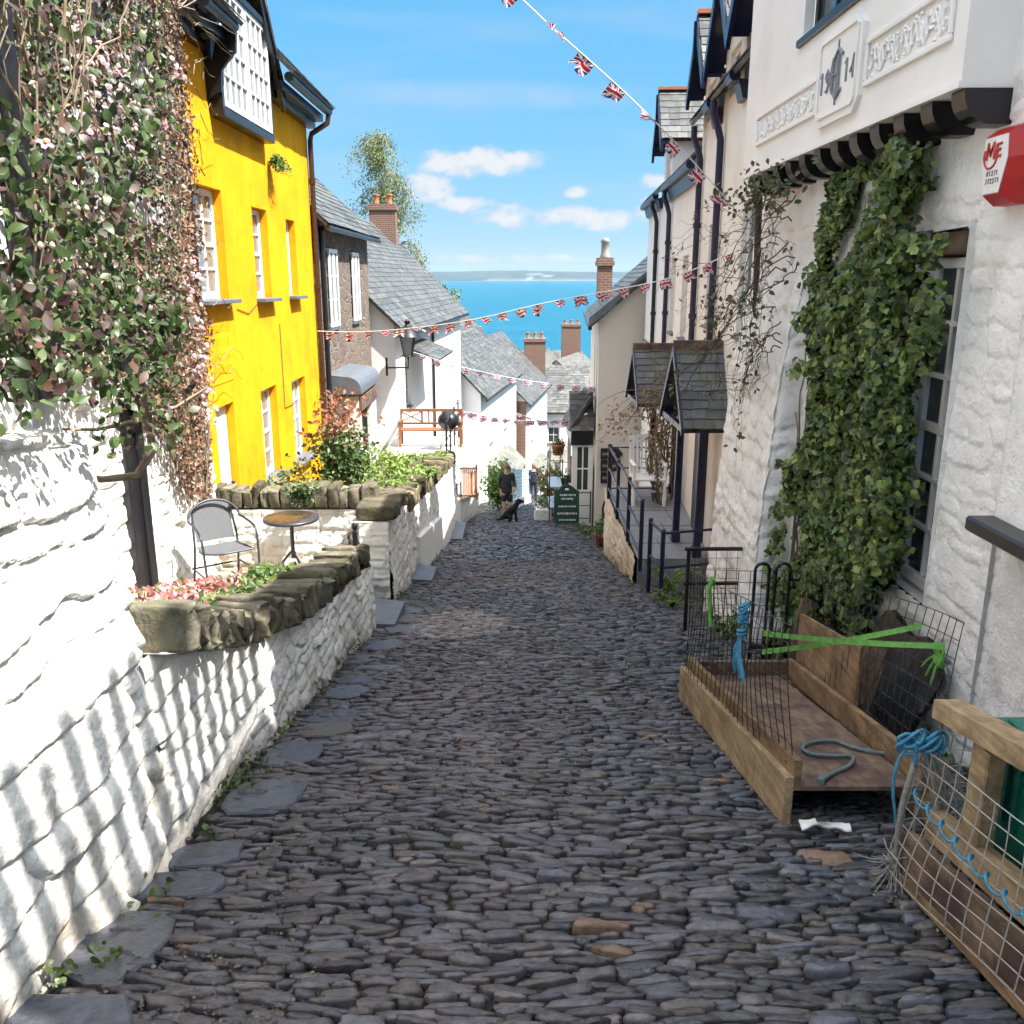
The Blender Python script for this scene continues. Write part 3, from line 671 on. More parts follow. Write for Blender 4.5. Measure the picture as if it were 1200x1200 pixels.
# ---- rear patio wall
def hline(z): return lambda s: z
rw = thing('patio_back_wall', 'short white wall with rounded coping stones between patio and yellow house', 'wall', (-2.7, 10.45, -2.))
m = MB(); rough_face(m, (-3.62, 10.42), (-1.74, 10.42), hline(-2.1), hline(-1.12), (0, -1), .022, 151, .13, .26, .035, 0, 0, 0, dirt=(.42, .36, .25), dirt_h=.6)
m.box((-3.62, 10.44, -2.1), (-1.74, 10.66, -1.13), 0, (.7, .69, .64)); m.build('wall_face', MAT['limewash_dirty'], rw)
m = MB(); coping(m, (-3.62, 10.54), (-1.72, 10.54), hline(-.86), 152, .30, .34, .09, .17); m.build('coping', MAT['moss_stone'], rw)
# ---- second garden wall (gate pier and long run) with its bed
def cop2(y): return float(np.interp(y, [9.6, 11.3, 11.45, 20.6], [-.92, -1.10, -1.30, -2.50]))
g2 = thing('garden_wall', 'long white garden wall stepping down past the iron gate with a fern bed above', 'wall', (-1.6, 15, -3))
m = MB()
rough_face(m, (-1.40, 9.62), (-1.40, 20.6), lambda s: float(G(9.62+s))-.1, lambda s: cop2(9.62+s)-.14, WX, .028, 161, .12, .24, .035, .04, -2, 0, dirt=(.35, .30, .22), dirt_h=.3)
rough_face(m, (-1.72, 9.60), (-1.39, 9.60), hline(float(G(9.6))-.1), hline(cop2(9.62)-.14), (0, -1), .02, 162, .085, .35, .03)
pts = np.array([[(-1.40-.085*k, y, cop2(y)-.142) for k in range(6)] for y in np.linspace(9.6, 20.6, 80)]); m.grid(pts, 0, np.array((.6, .58, .5)))
m.build('wall_face', MAT['limewash_dirty'], g2)
m = MB()   # projecting plinth with a ledge on the lower run
ys_ = np.linspace(12.2, 22.0, 40)
for a, b in zip(ys_[:-1], ys_[1:]):
    za, zb_ = float(G(a))+.55+.02*(a-12), float(G(b))+.55+.02*(b-12)
    m.quad((-1.30, a, G(a)-.1), (-1.30, b, G(b)-.1), (-1.31, b, zb_), (-1.31, a, za)); m.quad((-1.31, a, za), (-1.31, b, zb_), (-1.42, b, zb_+.05), (-1.42, a, za+.05))
m.quad((-1.30, 12.2, G(12.2)-.1), (-1.31, 12.2, G(12.2)+.55), (-1.42, 12.2, G(12.2)+.6), (-1.42, 12.2, G(12.2)-.1))
m.build('plinth', MAT['limewash'], g2)
m = MB(); coping(m, (-1.56, 9.66), (-1.56, 11.35), lambda s: cop2(9.66+s)+.06, 163, .22, .42, .14, .26, cols=((.07, .06, .05), (.11, .095, .075), (.15, .13, .10)))
coping(m, (-1.60, 11.5), (-1.58, 20.6), lambda s: cop2(11.5+s)+.10, 164, .30, .46, .08, .15, cols=((.20, .17, .11), (.27, .235, .16), (.14, .12, .08)))
m.build('coping', MAT['moss_stone'], g2)
# the raised bed soil behind it
m = MB(); yy = np.linspace(10.6, 20.5, 20); xx = np.linspace(-3.7, -1.65, 8); A, B = np.meshgrid(yy, xx, indexing='ij')
m.grid(np.stack([B, A, np.interp(A, [10.6, 20.5], [-1.35, -2.6])+.06*fbm(A*3, B*3, 2)], 2)); tag(m.build('garden_bed', MAT['earth']), 'raised earth bed behind the long white garden wall', 'garden bed', kind='structure')
# slate steps
for (x0, x1, y0, y1, lb) in ((-1.80, -1.14, 8.02, 8.95, 'blue slate threshold slab in front of the open iron gate'), (-1.40, -1.08, 11.3, 12.2, 'grey slate step against the long white wall'), (-1.42, -1.05, 17.9, 19.6, 'far slate step at the foot of the white plinth')):
    ym = (y0+y1)/2; zt = float(G(y0))+.05; m = MB()
    m.prism([(x0, y0, zt), (x1, y0+.05, zt-.03), (x1, y1-.05, zt-.10), (x0, y1, zt-.07)], (0, 0, -.30)); tag(m.build('stone_step', MAT['slab']), lb, 'step')
# ---- iron gate, folded open seen edge-on
gt = thing('garden_gate', 'black wrought iron garden gate standing open beside the slate threshold', 'gate', (-1.5, 8.9, -1.9))
m = MB(); x = -1.50; ya, yb = 8.05, 8.42
zt0 = -.78; zb0 = -1.72
for i in range(6):
    y = ya+(yb-ya)*i/5; xx_ = -1.46-.03*i; m.tube([(xx_, y, zb0), (xx_, y, zt0-.12)], .011 if i else .02, 6)
for z in (zb0+.1, zt0-.35, zt0-.12): m.beam((-1.46, ya, z), (-1.61, yb, z), .012, .03)
m.build('gate_bars', MAT['black'], gt)
m = MB()
for k in range(5):
    c = np.array((-1.47-.03*k, ya+.07*k, zt0-.23)); a = np.linspace(0, 5.2, 24); r = .075*(1-a/7.5)
    m.tube(np.stack([c[0]-r*np.cos(a)*.35, c[1]+r*np.cos(a), c[2]+r*np.sin(a)], 1), .009, 5)
a = np.linspace(0, pi, 14); m.tube(np.stack([-1.53-.09*np.cos(a), (ya+yb)/2+.19*np.cos(a), zt0-.12+.10*np.sin(a)], 1), .012, 6)
m.build('scrollwork', MAT['black'], gt)
m = MB(); m.box((-1.50, 7.99, -1.75), (-1.455, 8.035, -.70), 0, None, .006); m.lathe([(0, .07), (.03, .04), (.026, 0), (.01, -.02)], (-1.478, 8.012, -.68), 10); m.build('gate_post', MAT['black'], gt)

# ---- yellow house
yh = thing('yellow_house', 'bright yellow rendered house with white sash windows and a gabled dormer', 'house', (-5.5, 13.5, -2.6))
X0 = -3.6; Y0 = 10.36; L = 16.72-Y0
ops = [(10.5, 11.62, 1.33, 2.64), (12.92, 13.70, 1.30, 2.55), (14.82, 15.42, 1.30, 2.50), (12.72, 13.58, -1.32, .02), (14.55, 15.50, -1.40, -.05), (10.72, 11.45, -2.0, .05)]
m = MB(); wall_open(m, (X0, Y0, 0), (0, 1, 0), L, -3.7, 4.42, [(a-Y0, b-Y0, c, d) for a, b, c, d in ops], (-1, 0), .17)
m.quad((X0, 16.72, -3.7), (-9, 16.72, -3.7), (-9, 16.72, 4.42), (X0, 16.72, 4.42)); m.quad((X0, Y0, -3.7), (-9, Y0, -3.7), (-9, Y0, 4.42), (X0, Y0, 4.42))
m.prism([(-3.6, Y0, 4.42), (-9, Y0, 4.42), (-6.3, Y0, 7.1)], (0, .2, 0)); m.prism([(-3.6, 16.52, 4.42), (-9, 16.52, 4.42), (-6.3, 16.52, 7.1)], (0, .2, 0))
m.build('wall', MAT['yellow'], yh)
m = MB(); m.box((-9, Y0+.1, -3), (-3.95, 16.6, 4.3)); m.build('interior', mat('dark_interior', (.05, .045, .04), .9, 0), yh)
WS = [(0, 3, 4, 'glass_bright'), (1, 2, 4, 'glass_bright'), (2, 2, 4, 'glass_bright'), (3, 2, 4, 'glass_bright'), (4, 3, 4, 'glass_bright')]
for k, c, r, gm in WS:
    a, b, z0, z1 = ops[k]; window(yh, (X0-.11, a+.005, z0+.01), (0, 1, 0), b-a-.01, z1-z0-.02, c, r, (-1, 0, 0), .07, .028, .05, r//2, gm=gm, sill=(.07, .05, .30))
m = MB(); m.box((X0-.15, 10.74, -1.98), (X0-.10, 11.43, .03), 0, None, .01)
for z in (-1.85, -1.2, -.55): m.box((X0-.10, 10.83, z), (X0-.09, 11.05, z+.5), 0, None, .01); m.box((X0-.10, 11.11, z), (X0-.09, 11.34, z+.5), 0, None, .01)
d = m.build('door', MAT['white_paint'], yh)
m = MB(); m.lathe([(0, .03), (.03, .015), (.02, -.02)], (X0-.06, 11.36, -1.0), 10); m.build('handle', MAT['black'], d)
# gabled wall-dormer
ap = 12.6
m = MB(); m.prism([(X0+.02, 11.25, 4.3), (X0+.02, 13.95, 4.3), (X0+.02, ap, 5.95)], (-2.6, 0, 0)); m.build('dormer_gable', MAT['yellow'], yh)
Xw = -3.42
m = MB(); m.box((-3.6, 11.42, 3.46), (Xw-.0, 13.75, 3.57), 0, None, .01); m.box((-3.6, 13.68, 3.57), (Xw-.01, 13.76, 4.95)); m.box((-3.6, 11.42, 3.57), (Xw-.01, 11.50, 4.95)); m.box((-3.6, 11.36, 4.93), (Xw+.03, 13.82, 5.02), 0, None, .01)
m.build('dormer_surround', MAT['black'], yh)
window(yh, (Xw, 11.5, 3.58), (0, 1, 0), 1.06, 1.35, 4, 4, (-1, 0, 0), .06, .03, .06, gm='glass_bright'); window(yh, (Xw, 12.60, 3.58), (0, 1, 0), 1.06, 1.35, 4, 4, (-1, 0, 0), .06, .03, .06, gm='glass_bright')
m = MB(); 
for sgn in (-1, 1):
    e = np.array((0, sgn*1.68, -1.95)); n_ = nrm((0, 1.95, sgn*1.68))
    a = np.array((-3.37, ap, 6.18)); m.prism([a, a+e, a+e-Zv*.26, a-Zv*.26], (-.06, 0, 0))
m.build('bargeboard', MAT['black'], yh)
m = MB()
slates(m, (-3.10, 16.80, 4.45), (0, -1, 0), (-.70, 0, .70), 2.95, 3.8, seed=6); slates(m, (-3.10, 11.4, 4.45), (0, -1, 0), (-.70, 0, .70), 1.0, 3.8, seed=7)
slates(m, (-3.34, ap+1.72, 4.20), (-1, 0, 0), (0, -1.68, 1.95), 2.6, 2.6, seed=8); slates(m, (-3.34, ap-1.72, 4.20), (-1, 0, 0), (0, 1.68, 1.95), 2.6, 2.6, seed=9)
m.build('roof', MAT['slate'], yh)
for (a, b) in ((13.98, 16.85), (10.3, 11.34)):
    m = MB()
    m.box((-3.60, a, 4.13), (-3.46, b, 4.34)); m.box((-3.46, a, 4.24), (-3.32, b, 4.36))
    q = np.linspace(a, b, 6); m.tube([(-3.22, y, 4.40) for y in q], .07, 10); m.build('gutter', MAT['black'], yh)
m = MB()
m.prism([(-3.6, 11.36, 3.62), (-3.42, 11.36, 3.72), (-3.40, 11.36, 3.95), (-3.22, 11.36, 4.15), (-3.2, 11.36, 4.42), (-3.6, 11.36, 4.42)], (0, .06, 0))
m.build('gutter_bracket', MAT['black'], yh)
m = MB(); m.tube([(-3.2, 16.72, 4.34), (-3.22, 16.70, 4.2), (-3.5, 16.66, 4.02), (-3.53, 16.66, 3.9), (-3.53, 16.66, -3.2)], .045, 10)
for z in (3.2, 1.4, -.3, -2): m.tube([(-3.53, 16.66, z), (-3.53, 16.66, z+.08)], .058, 10)
m.build('downpipe', mat('brown_black_pipe', (.05, .025, .015), .4, .3, 10), yh)
m = MB()   # raised lettering panel by the door, same yellow paint
rr = random.Random(4)
for r in range(4):
    y = 10.62
    while y < 11.5:
        wd = rr.uniform(.05, .09); z = .95-.17*r
        m.box((X0, y, z), (X0+.005, y+.014, z+.09)); m.box((X0, y+wd-.014, z), (X0+.005, y+wd, z+.09))
        if rr.random() > .3: q_ = rr.choice((0, .04, .08)); m.box((X0, y+.014, z+q_), (X0+.005, y+wd-.014, z+q_+.013), 0)
        y += wd+.045
for z in (.33, 1.10): m.box((X0, 10.55, z), (X0+.008, 11.55, z+.015))
m.build('sign_lettering', MAT['yellow'], yh)
m = MB(); g = np.random.default_rng(3)   # hairline cracks and old wires on the render
for (y, z0, z1) in ((11.0, 2.75, 3.25), (10.75, 2.9, 3.6)):
    zz = np.linspace(z0, z1, 9); m.tube(np.stack([np.full(9, X0+.003), y+.03*g.normal(0, 1, 9), zz], 1), .006, 4); m.build('crack', MAT['twig'], yh); m = MB()
m.tube([(X0+.01, 11.9, 1.2), (X0+.01, 12.4, 1.12), (X0+.01, 12.9, 1.25)], .006, 4); m.build('wire', MAT['twig'], yh); m = MB(); m.tube([(X0+.01, 14.0, .9), (X0+.01, 14.0, -.4), (X0+.01, 15.2, -.42)], .006, 4)
m.build('wire', MAT['twig'], yh)
# ================================================================ plants on the left
CLEM = ((.055, .095, .026), (.04, .075, .022), (.08, .12, .036), (.065, .050, .038), (.035, .062, .02), (.11, .14, .05), (.075, .06, .045), (.06, .10, .03), (.045, .08, .022), (.105, .05, .035), (.085, .045, .04))
# near climber
cl = thing('flowering_climber', 'tangled climber with pink flowers and bronze green leaves over the near cottage front', 'climbing plant', (-1.75, 2.8, 1.1))
g = np.random.default_rng(201)
n = 13500
y = g.uniform(1.2, 4.55, n); z = g.uniform(1.0, 4.6, n)
lim = np.interp(z, [1.15, 1.35, 1.7, 2.2, 3.0, 4.6], [2.9, 3.5, 3.95, 4.3, 4.5, 4.3])
thick = np.interp(y, [1.2, 3.4, 4.5], [.22, .32, .20])
x = -1.73+g.beta(1.4, 1.9, n)*thick*(.45+1.1*vn(y*3.1, z*2.7, 207))
dn = fbm(y*2.6, z*2.2, 202, 4)
keep = (y < lim)&(dn > .445+.05*(z < 1.5))&(z > 1.28+.25*(vn(y*4, y*0, 9)-.5))&~((z < 1.5)&(g.random(n) < .5))
c = np.stack([x, y, z], 1)[keep]
m = MB(); leaves2(m, c, (.75, -.55, .25), .050, CLEM, 203, .8, .58, .7)
# pendulous sprays at the lower edge
for k in range(34):
    y0 = g.uniform(2.5, 3.75); z0 = 1.55; ln = g.uniform(.1, .35 if y0 < 3.1 else .7); q = np.linspace(0, 1, 14)
    pp = np.stack([-1.52+.1*q+.03*g.normal(0, 1, 14), y0+.25*q*g.uniform(-.3, 1)+.03*g.normal(0, 1, 14), z0-ln*q], 1)
    leaves2(m, np.repeat(pp, 3, 0)+g.normal(0, .03, (42, 3)), (.75, -.55, .3), .046, CLEM, 210+k, .8, .58, .6)
m.build('leaves', MAT['leaf'], cl)
m = MB()
for k in range(95):
    y0 = g.uniform(1.3, 3.9); z0 = g.uniform(1.15, 2.6) if y0 < 3.3 else g.uniform(1.9, 3.0); q = np.linspace(0, 1, 14)
    m.tube(np.stack([-1.70+.25*q*g.uniform(.2, 1)+.02*np.cumsum(g.normal(0, 1, 14))*.6, y0+.6*q*g.uniform(-1, 1)+.03*np.cumsum(g.normal(0, 1, 14)), z0+q*g.uniform(.6, 2.6)], 1), np.linspace(.006, .0015, 14)*g.uniform(.4, 1.1), 5)
# the old woody stem hanging at the corner
m.tube([(-1.63, 3.65, 1.55), (-1.55, 3.72, 1.25), (-1.60, 3.86, 1.02), (-1.62, 3.95, .85), (-1.72, 3.98, .72), (-1.85, 3.9, .72), (-1.95, 3.8, .78)], [.012, .014, .016, .02, .02, .016, .012], 7)
m.tube([(-1.60, 3.86, 1.02), (-1.50, 3.95, 1.04), (-1.38, 4.05, 1.12)], [.012, .008, .004], 6); m.tube([(-1.60, 3.86, 1.0), (-1.75, 3.7, .98), (-1.9, 3.6, 1.0)], [.012, .008, .005], 6)
m.build('stems', MAT['vine'], cl)
def flower(mb, c, nv, r, col, g):
    nv = nrm(nv); a = nrm(np.cross(nv, (.3, .2, .9))); b = np.cross(nv, a)
    for k in range(4):
        t = k*pi/2+g.uniform(-.2, .2); d = a*cos(t)+b*sin(t); s = np.cross(nv, d)
        v = [c, c+d*r*.45+s*r*.42+nv*r*.15, c+d*r+s*r*.25+nv*r*.05, c+d*r-s*r*.25+nv*r*.05, c+d*r*.45-s*r*.42+nv*r*.15]
        mb.add(v, [(0, 1, 2, 3), (0, 3, 4)] and [(0, 1, 2), (0, 2, 3), (0, 3, 4)], 0, np.array(col)*g.uniform(.85, 1.15))
    mb.lathe([(0, .012), (r*.2, .008), (r*.22, 0)], c+nv*.004, 6, 0, (.55, .42, .10))
for k in range(26):
    yy_ = g.uniform(1.6, 4.4); zz_ = g.uniform(1.3, 4.4); lim_ = np.interp(zz_, [1.0, 1.6, 2.2, 3.0, 4.6], [3.2, 3.9, 4.3, 4.5, 4.3])
    if yy_ > lim_: continue
    m = MB(); flower(m, np.array((-1.42+g.uniform(-.1, .03), yy_, zz_)), np.array((.7, -.6, .3))+g.normal(0, .4, 3), .026, ((.55, .28, .36), (.60, .40, .45), (.48, .20, .29))[k % 3], g); m.build('flower', MAT['petal'], cl)
m = MB()
for k in range(170):   # closed buds
    yy_ = g.uniform(1.4, 4.4); zz_ = g.uniform(1.1, 4.4); lim_ = np.interp(zz_, [1.0, 1.6, 2.2, 3.0, 4.6], [3.2, 3.9, 4.3, 4.5, 4.3])
    if yy_ > lim_: continue
    r = g.uniform(.006, .012); m.lathe([(0, -r*1.2), (r*.8, -r*.6), (r, 0), (r*.7, r*.8), (0, r*1.3)], (-1.45+g.uniform(-.15, .06), yy_, zz_), 6, 0, (.62, .45, .40) if k % 2 else (.55, .50, .36))
m.build('flower_buds', MAT['petal'], cl)['kind'] = 'stuff'
# far climber over the side wall (smaller in view, pink clusters, dry brown edge)
cf = thing('wall_creeper', 'dense creeper with pink blossom and dry brown leaves beside the yellow house', 'climbing plant', (-3.4, 8.8, -1.0))
n = 34000
y = g.uniform(6.4, 10.6, n); z = g.uniform(-1.3, 5.0, n)
lo = np.interp(y, [6.4, 7.6, 8.3, 8.9, 9.5, 10.2, 10.6], [1.2, .55, .45, -.1, -.75, -1.15, -.6])+.5*(vn(y*2.6, y*0+1, 5)-.5)
hi_y = np.interp(z, [-1.2, -.3, .6, 1.6, 2.6, 5.0], [10.05, 10.25, 10.36, 10.42, 10.38, 10.3])+.12*(vn(z*3, z*0, 8)-.5)
th = np.clip(np.interp(z, [-1, 1, 3, 5], [.20, .40, .42, .3])*np.interp(y, [9.2, 10.1], [1, .35]), .06, 1)
x = -3.55+g.beta(1.5, 2., n)*th
keep = (z > lo)&(y < hi_y)&(fbm(y*2.2, z*1.8, 221, 4) > .33)
c = np.stack([x, y, z], 1)[keep]
dry = (c[:, 1] > 9.0+.5*(vn(c[:, 2]*1.4, c[:, 2]*0, 12)-.5)+.5*np.clip((c[:, 2]-1)/3, 0, 1)-.5*np.clip(-c[:, 2], 0, 1))|(g.random(len(c)) < .34)
m = MB(); leaves(m, c[~dry], (.75, -.55, .25), .062, CLEM+((.13, .11, .08), (.16, .12, .10)), 222, .8, .66, .6)
leaves(m, c[dry], (.75, -.55, .25), .052, ((.22, .12, .07), (.27, .155, .095), (.15, .08, .048), (.11, .07, .04), (.31, .20, .13)), 223, .9, .55, .7)
m.build('leaves', MAT['leaf'], cf)
nfl = 0; m = MB()
nb = 1000
yb = g.uniform(7.0, 10.3, nb); zb = g.uniform(-.4, 3.6, nb); den = vn(yb*1.6, zb*1.3, 231)
for yy_, zz_, dd_ in zip(yb, zb, den):
    if dd_ < .55 or zz_ < np.interp(yy_, [6.4, 7.6, 8.9, 10.2], [1.4, .8, .3, -.3]): continue
    cc_ = np.array((-3.18+g.uniform(-.12, .05)-.25*np.clip((yy_-9.3)/.8, 0, 1), yy_, zz_))
    nv = nrm(np.array((.7, -.6, .3))+g.normal(0, .3, 3)); a = nrm(np.cross(nv, (.2, .1, .9))); b = np.cross(nv, a); r = g.uniform(.016, .030)
    m.add([cc_+nv*.01]+[cc_+r*(a*cos(t)+b*sin(t)) for t in np.arange(6)*pi/3], [(0, i, i % 6+1) for i in range(1, 7)], 0, np.array((.55, .34, .38) if g.random() < .6 else (.6, .48, .5))*g.uniform(.8, 1.15)); nfl += 1
    if nfl <= 100: m.build('blossom', MAT['petal'], cf); m = MB()
if m.n: m.build('blossoms', MAT['petal'], cf)['kind'] = 'stuff'
m = MB()
for k in range(46):
    y0 = g.uniform(8.3, 10.0); q = np.linspace(0, 1, 12); z0 = np.interp(y0, [7, 8.3, 8.9, 9.5, 10.2], [.9, .4, -.2, -.9, -1.4])+g.uniform(-.1, .8)
    m.tube(np.stack([-3.5+.18*q*g.uniform(0, 1)+.015*np.cumsum(g.normal(0, 1, 12)), y0+.35*g.uniform(-1, 1)*q+.03*np.cumsum(g.normal(0, 1, 12)), z0+q*g.uniform(.8, 2.6)], 1), np.linspace(.010, .003, 12), 5)
for k in range(10):   # bare shoots reaching over the yellow wall
    z0 = g.uniform(-.2, 4.4); q = np.linspace(0, 1, 10); y0 = 10.2
    m.tube(np.stack([-3.35-.1*q, y0+q*g.uniform(.5, 1.5), z0+.05*np.cumsum(g.normal(0, 1, 10))], 1), np.linspace(.006, .002, 10), 4)
for k in range(9):
    q = np.linspace(0, 1, 10); m.tube(np.stack([-3.2+.5*q*g.uniform(-.2, 1), 9.4+1.6*q*g.uniform(.3, 1), 4.1+q*g.uniform(-.6, .9)], 1)+.02*np.cumsum(g.normal(0, 1, (10, 3)), 0), np.linspace(.007, .002, 10), 4)
m.build('stems', MAT['vine'], cf)
# fern on the yellow wall
def frond_plant(name, label, cat, c, n, ln, cols, seed, droop=.7, lean=(0, 0), leafsz=.05, group=None, wide=.3):
    g = np.random.default_rng(seed); m = MB(); c = np.array(c, float); q = np.linspace(0, 1, 9); P_, N_ = [], []
    for k in range(n):
        a = g.uniform(0, 2*pi); l = ln*g.uniform(.6, 1.15); d = np.array((cos(a)+lean[0], sin(a)+lean[1], 0)); d = d/max(np.linalg.norm(d), .3)
        h = l*g.uniform(.55, 1.0)
        pp = c+np.outer(q, d)*l*wide*2+np.outer(q*(1.25-droop*q), Zv)*h
        m.tube(pp, np.linspace(.006, .002, 9), 3, 0, np.array(cols[0])*.8); P_.append(np.repeat(pp[1:], 3, 0)+g.normal(0, leafsz*.45, (24, 3)))
    pp = np.concatenate(P_); leaves(m, pp, (.3, -.5, .7), leafsz, cols, seed+1, .3, .55, .7)
    return tag(m.build(name, MAT['leaf']), label, cat, group)
frond_plant('wall_fern', 'small green fern rooted in the yellow wall under the dormer window', 'fern', (-3.55, 14.0, 3.2), 26, .42, ((.10, .2, .03), (.16, .27, .05), (.06, .12, .02)), 240, 1.5, (1.2, 0), .05)
FERN = ((.14, .24, .04), (.19, .30, .05), (.09, .16, .03), (.24, .33, .08))
k = 0
for (u, v, n, ln, lb) in ((455, 575, 26, .75, 'bright green fern at the near end of the raised bed'), (480, 560, 24, .7, 'bright green fern beside the mossy coping in the raised bed'), (470, 550, 20, .7, 'pale green fern at the back of the raised bed below the bench'), (505, 545, 20, .55, 'small green fern at the far end of the raised bed')):
    p = P(u, v, Y=(12.6, 14.2, 17.5, 19.0)[k]); p[2] = np.interp(p[1], [10.6, 20.5], [-1.32, -2.55]); frond_plant('fern', lb, 'fern', p, n, ln, FERN, 250+k, .7, (0, 0), .07, 'ferns in the raised bed'); k += 1
# shrubs
def shrub(name, label, cat, c, rad, n, size, cols, seed, stems=9, tip=None, group=None, lowr=.5, aspect=.6):
    t = thing(name, label, cat, c, group); g = np.random.default_rng(seed); c = np.array(c, float); rad = np.array(rad, float)
    m = MB(); tips = []
    for k in range(stems):
        a = g.uniform(0, 2*pi); r = g.uniform(.3, .95); q = np.linspace(0, 1, 9)[:, None]
        e = c+np.array((cos(a)*r*rad[0], sin(a)*r*rad[1], rad[2]*2*g.uniform(.5, 1)))
        pp = c+(e-c)*q*np.array((1, 1, 1))+np.array((0, 0, .12))*np.sin(q*pi)+.02*rad[2]*np.cumsum(g.normal(0, 1, (9, 3)), 0)*.5
        m.tube(pp, np.linspace(.018, .004, 9)*rad[2], 5); tips.append(pp[3:])
    m.build('stems', MAT['bark'], t)
    tips = np.concatenate(tips)
    b = tips[g.integers(len(tips), size=n)]; p = b+g.normal(0, 1, (n, 3))*rad*.24
    q = (p-c-np.array((0, 0, rad[2]*1.1)))/(rad*1.15); p = p[(q**2).sum(1) < 1.15]
    p = p[fbm(p[:, 0]*4/rad[0]+p[:, 1], p[:, 2]*4/rad[2], seed, 3) > .30]
    m = MB(); cols = np.array(cols)
    if tip is not None:
        up = p[:, 2] > c[2]+rad[2]*1.55+g.normal(0, .1, len(p))
        leaves(m, p[up], (.3, -.5, .6), size, tip, seed+1, .3, aspect, .7); p = p[~up]
    leaves(m, p, (.3, -.5, .6), size, cols, seed+2, .4, aspect, .7)
    m.build('leaves', MAT['leaf'], t); return t
DG = ((.05, .10, .025), (.07, .13, .035), (.035, .07, .02), (.10, .15, .05))
p = P(408, 590, Y=12.2); shrub('rose_shrub', 'tall dark green shrub with bronze red tips behind the patio wall', 'shrub', (p[0], 12.2, -1.7), (.55, .6, .82), 2600, .075, DG, 261, 12, ((.26, .08, .05), (.30, .13, .07), (.2, .10, .05)))
p = P(340, 585, Y=11.3); shrub('rose_bush', 'rose bush with yellow blooms against the yellow house', 'shrub', (p[0]-.1, 11.4, -1.7), (.38, .35, .50), 800, .065, ((.09, .15, .035), (.13, .19, .05), (.06, .10, .03), (.45, .30, .04)), 262, 9)
p = P(372, 590, Y=11.0); shrub('leafy_bush', 'loose leafy green bush behind the patio table', 'shrub', (p[0], 11.0, -1.75), (.5, .35, .42), 900, .08, ((.09, .15, .035), (.13, .19, .05), (.05, .09, .03), (.35, .27, .05)), 263, 10)
p = P(440, 570, Y=13.6); shrub('low_bush', 'low green bush at the near corner of the raised bed', 'shrub', (p[0], 13.6, -1.75), (.55, .6, .35), 900, .075, FERN, 264, 9)
p = P(345, 585, Y=10.85); shrub('table_plant', 'small dark plant drooping over the round patio table', 'plant', (-2.45, 10.2, -1.2), (.22, .12, .22), 260, .06, DG, 265, 6)
# ================================================================ RIGHT SIDE
Wn = (-1, 0)
XR = 2.45
jh = thing('jettied_cottage', 'whitewashed cottage with a jettied upper floor, carved plaster friezes and ivy', 'cottage', (4, 6, -1.5))
wo = (4.92, 5.50, -.27, 1.86)   # ground floor window y0,y1,z0,z1
m = MB()
kw = dict(white=(.79, .79, .79), wob=.03)
rough_face(m, (XR, 4.22), (XR, 9.0), lambda s: float(G(4.22+s))-.1, hline(2.56), Wn, .018, 301, .12, .25, .017, 0, 0, 0, hole=(wo[0]-4.22, wo[1]-4.22, wo[2]-.02, wo[3]), **kw)
for ya in (wo[0], wo[1]): m.quad((XR-.03, ya, wo[2]-.05), (XR+.30, ya, wo[2]-.05), (XR+.30, ya, wo[3]+.03), (XR-.03, ya, wo[3]+.03), 0, (.75, .75, .74))
m.quad((XR+.02, wo[0], wo[2]-.03), (XR+.3, wo[0], wo[2]), (XR+.3, wo[1], wo[2]), (XR+.02, wo[1], wo[2]-.03), 0, (.75, .75, .74))
m.quad((XR, wo[0], wo[3]), (XR+.3, wo[0], wo[3]), (XR+.3, wo[1], wo[3]), (XR, wo[1], wo[3]), 0, (.7, .7, .68))
m.quad((XR-.0, 9.0, -2.2), (6.5, 9.0, -2.2), (6.5, 9.0, 4.7), (XR, 9.0, 4.7), 0, (.78, .78, .78))
m.build('lower_wall', mat('limewash_right', rough=.85, var=.08, vscale=4, bump=.007, bscale=45, attr=True, stain=(.50, .47, .40), sscale=2.3, samt=.6, slow=.55, shigh=.75, bump2=.012, b2scale=12, spec=.2), jh)
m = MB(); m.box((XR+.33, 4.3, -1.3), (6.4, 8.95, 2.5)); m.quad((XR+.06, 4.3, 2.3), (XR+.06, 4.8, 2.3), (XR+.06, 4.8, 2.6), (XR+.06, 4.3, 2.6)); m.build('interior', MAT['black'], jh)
window(jh, (XR+.07, wo[1]-.005, wo[2]+.01), (0, -1, 0), wo[1]-wo[0]-.01, wo[3]-wo[2]-.16, 2, 6, (1, 0, 0), .06, .03, .06, 3, sill=None)
m = MB(); m.box((XR+.03, wo[0]-.02, wo[3]-.14), (XR+.2, wo[1]+.02, wo[3]-.005), 0, None, .01); m.build('lintel', MAT['wood_old'], jh)
# upper jetty
XJ = 2.20; ZJ = 2.50
m = MB()
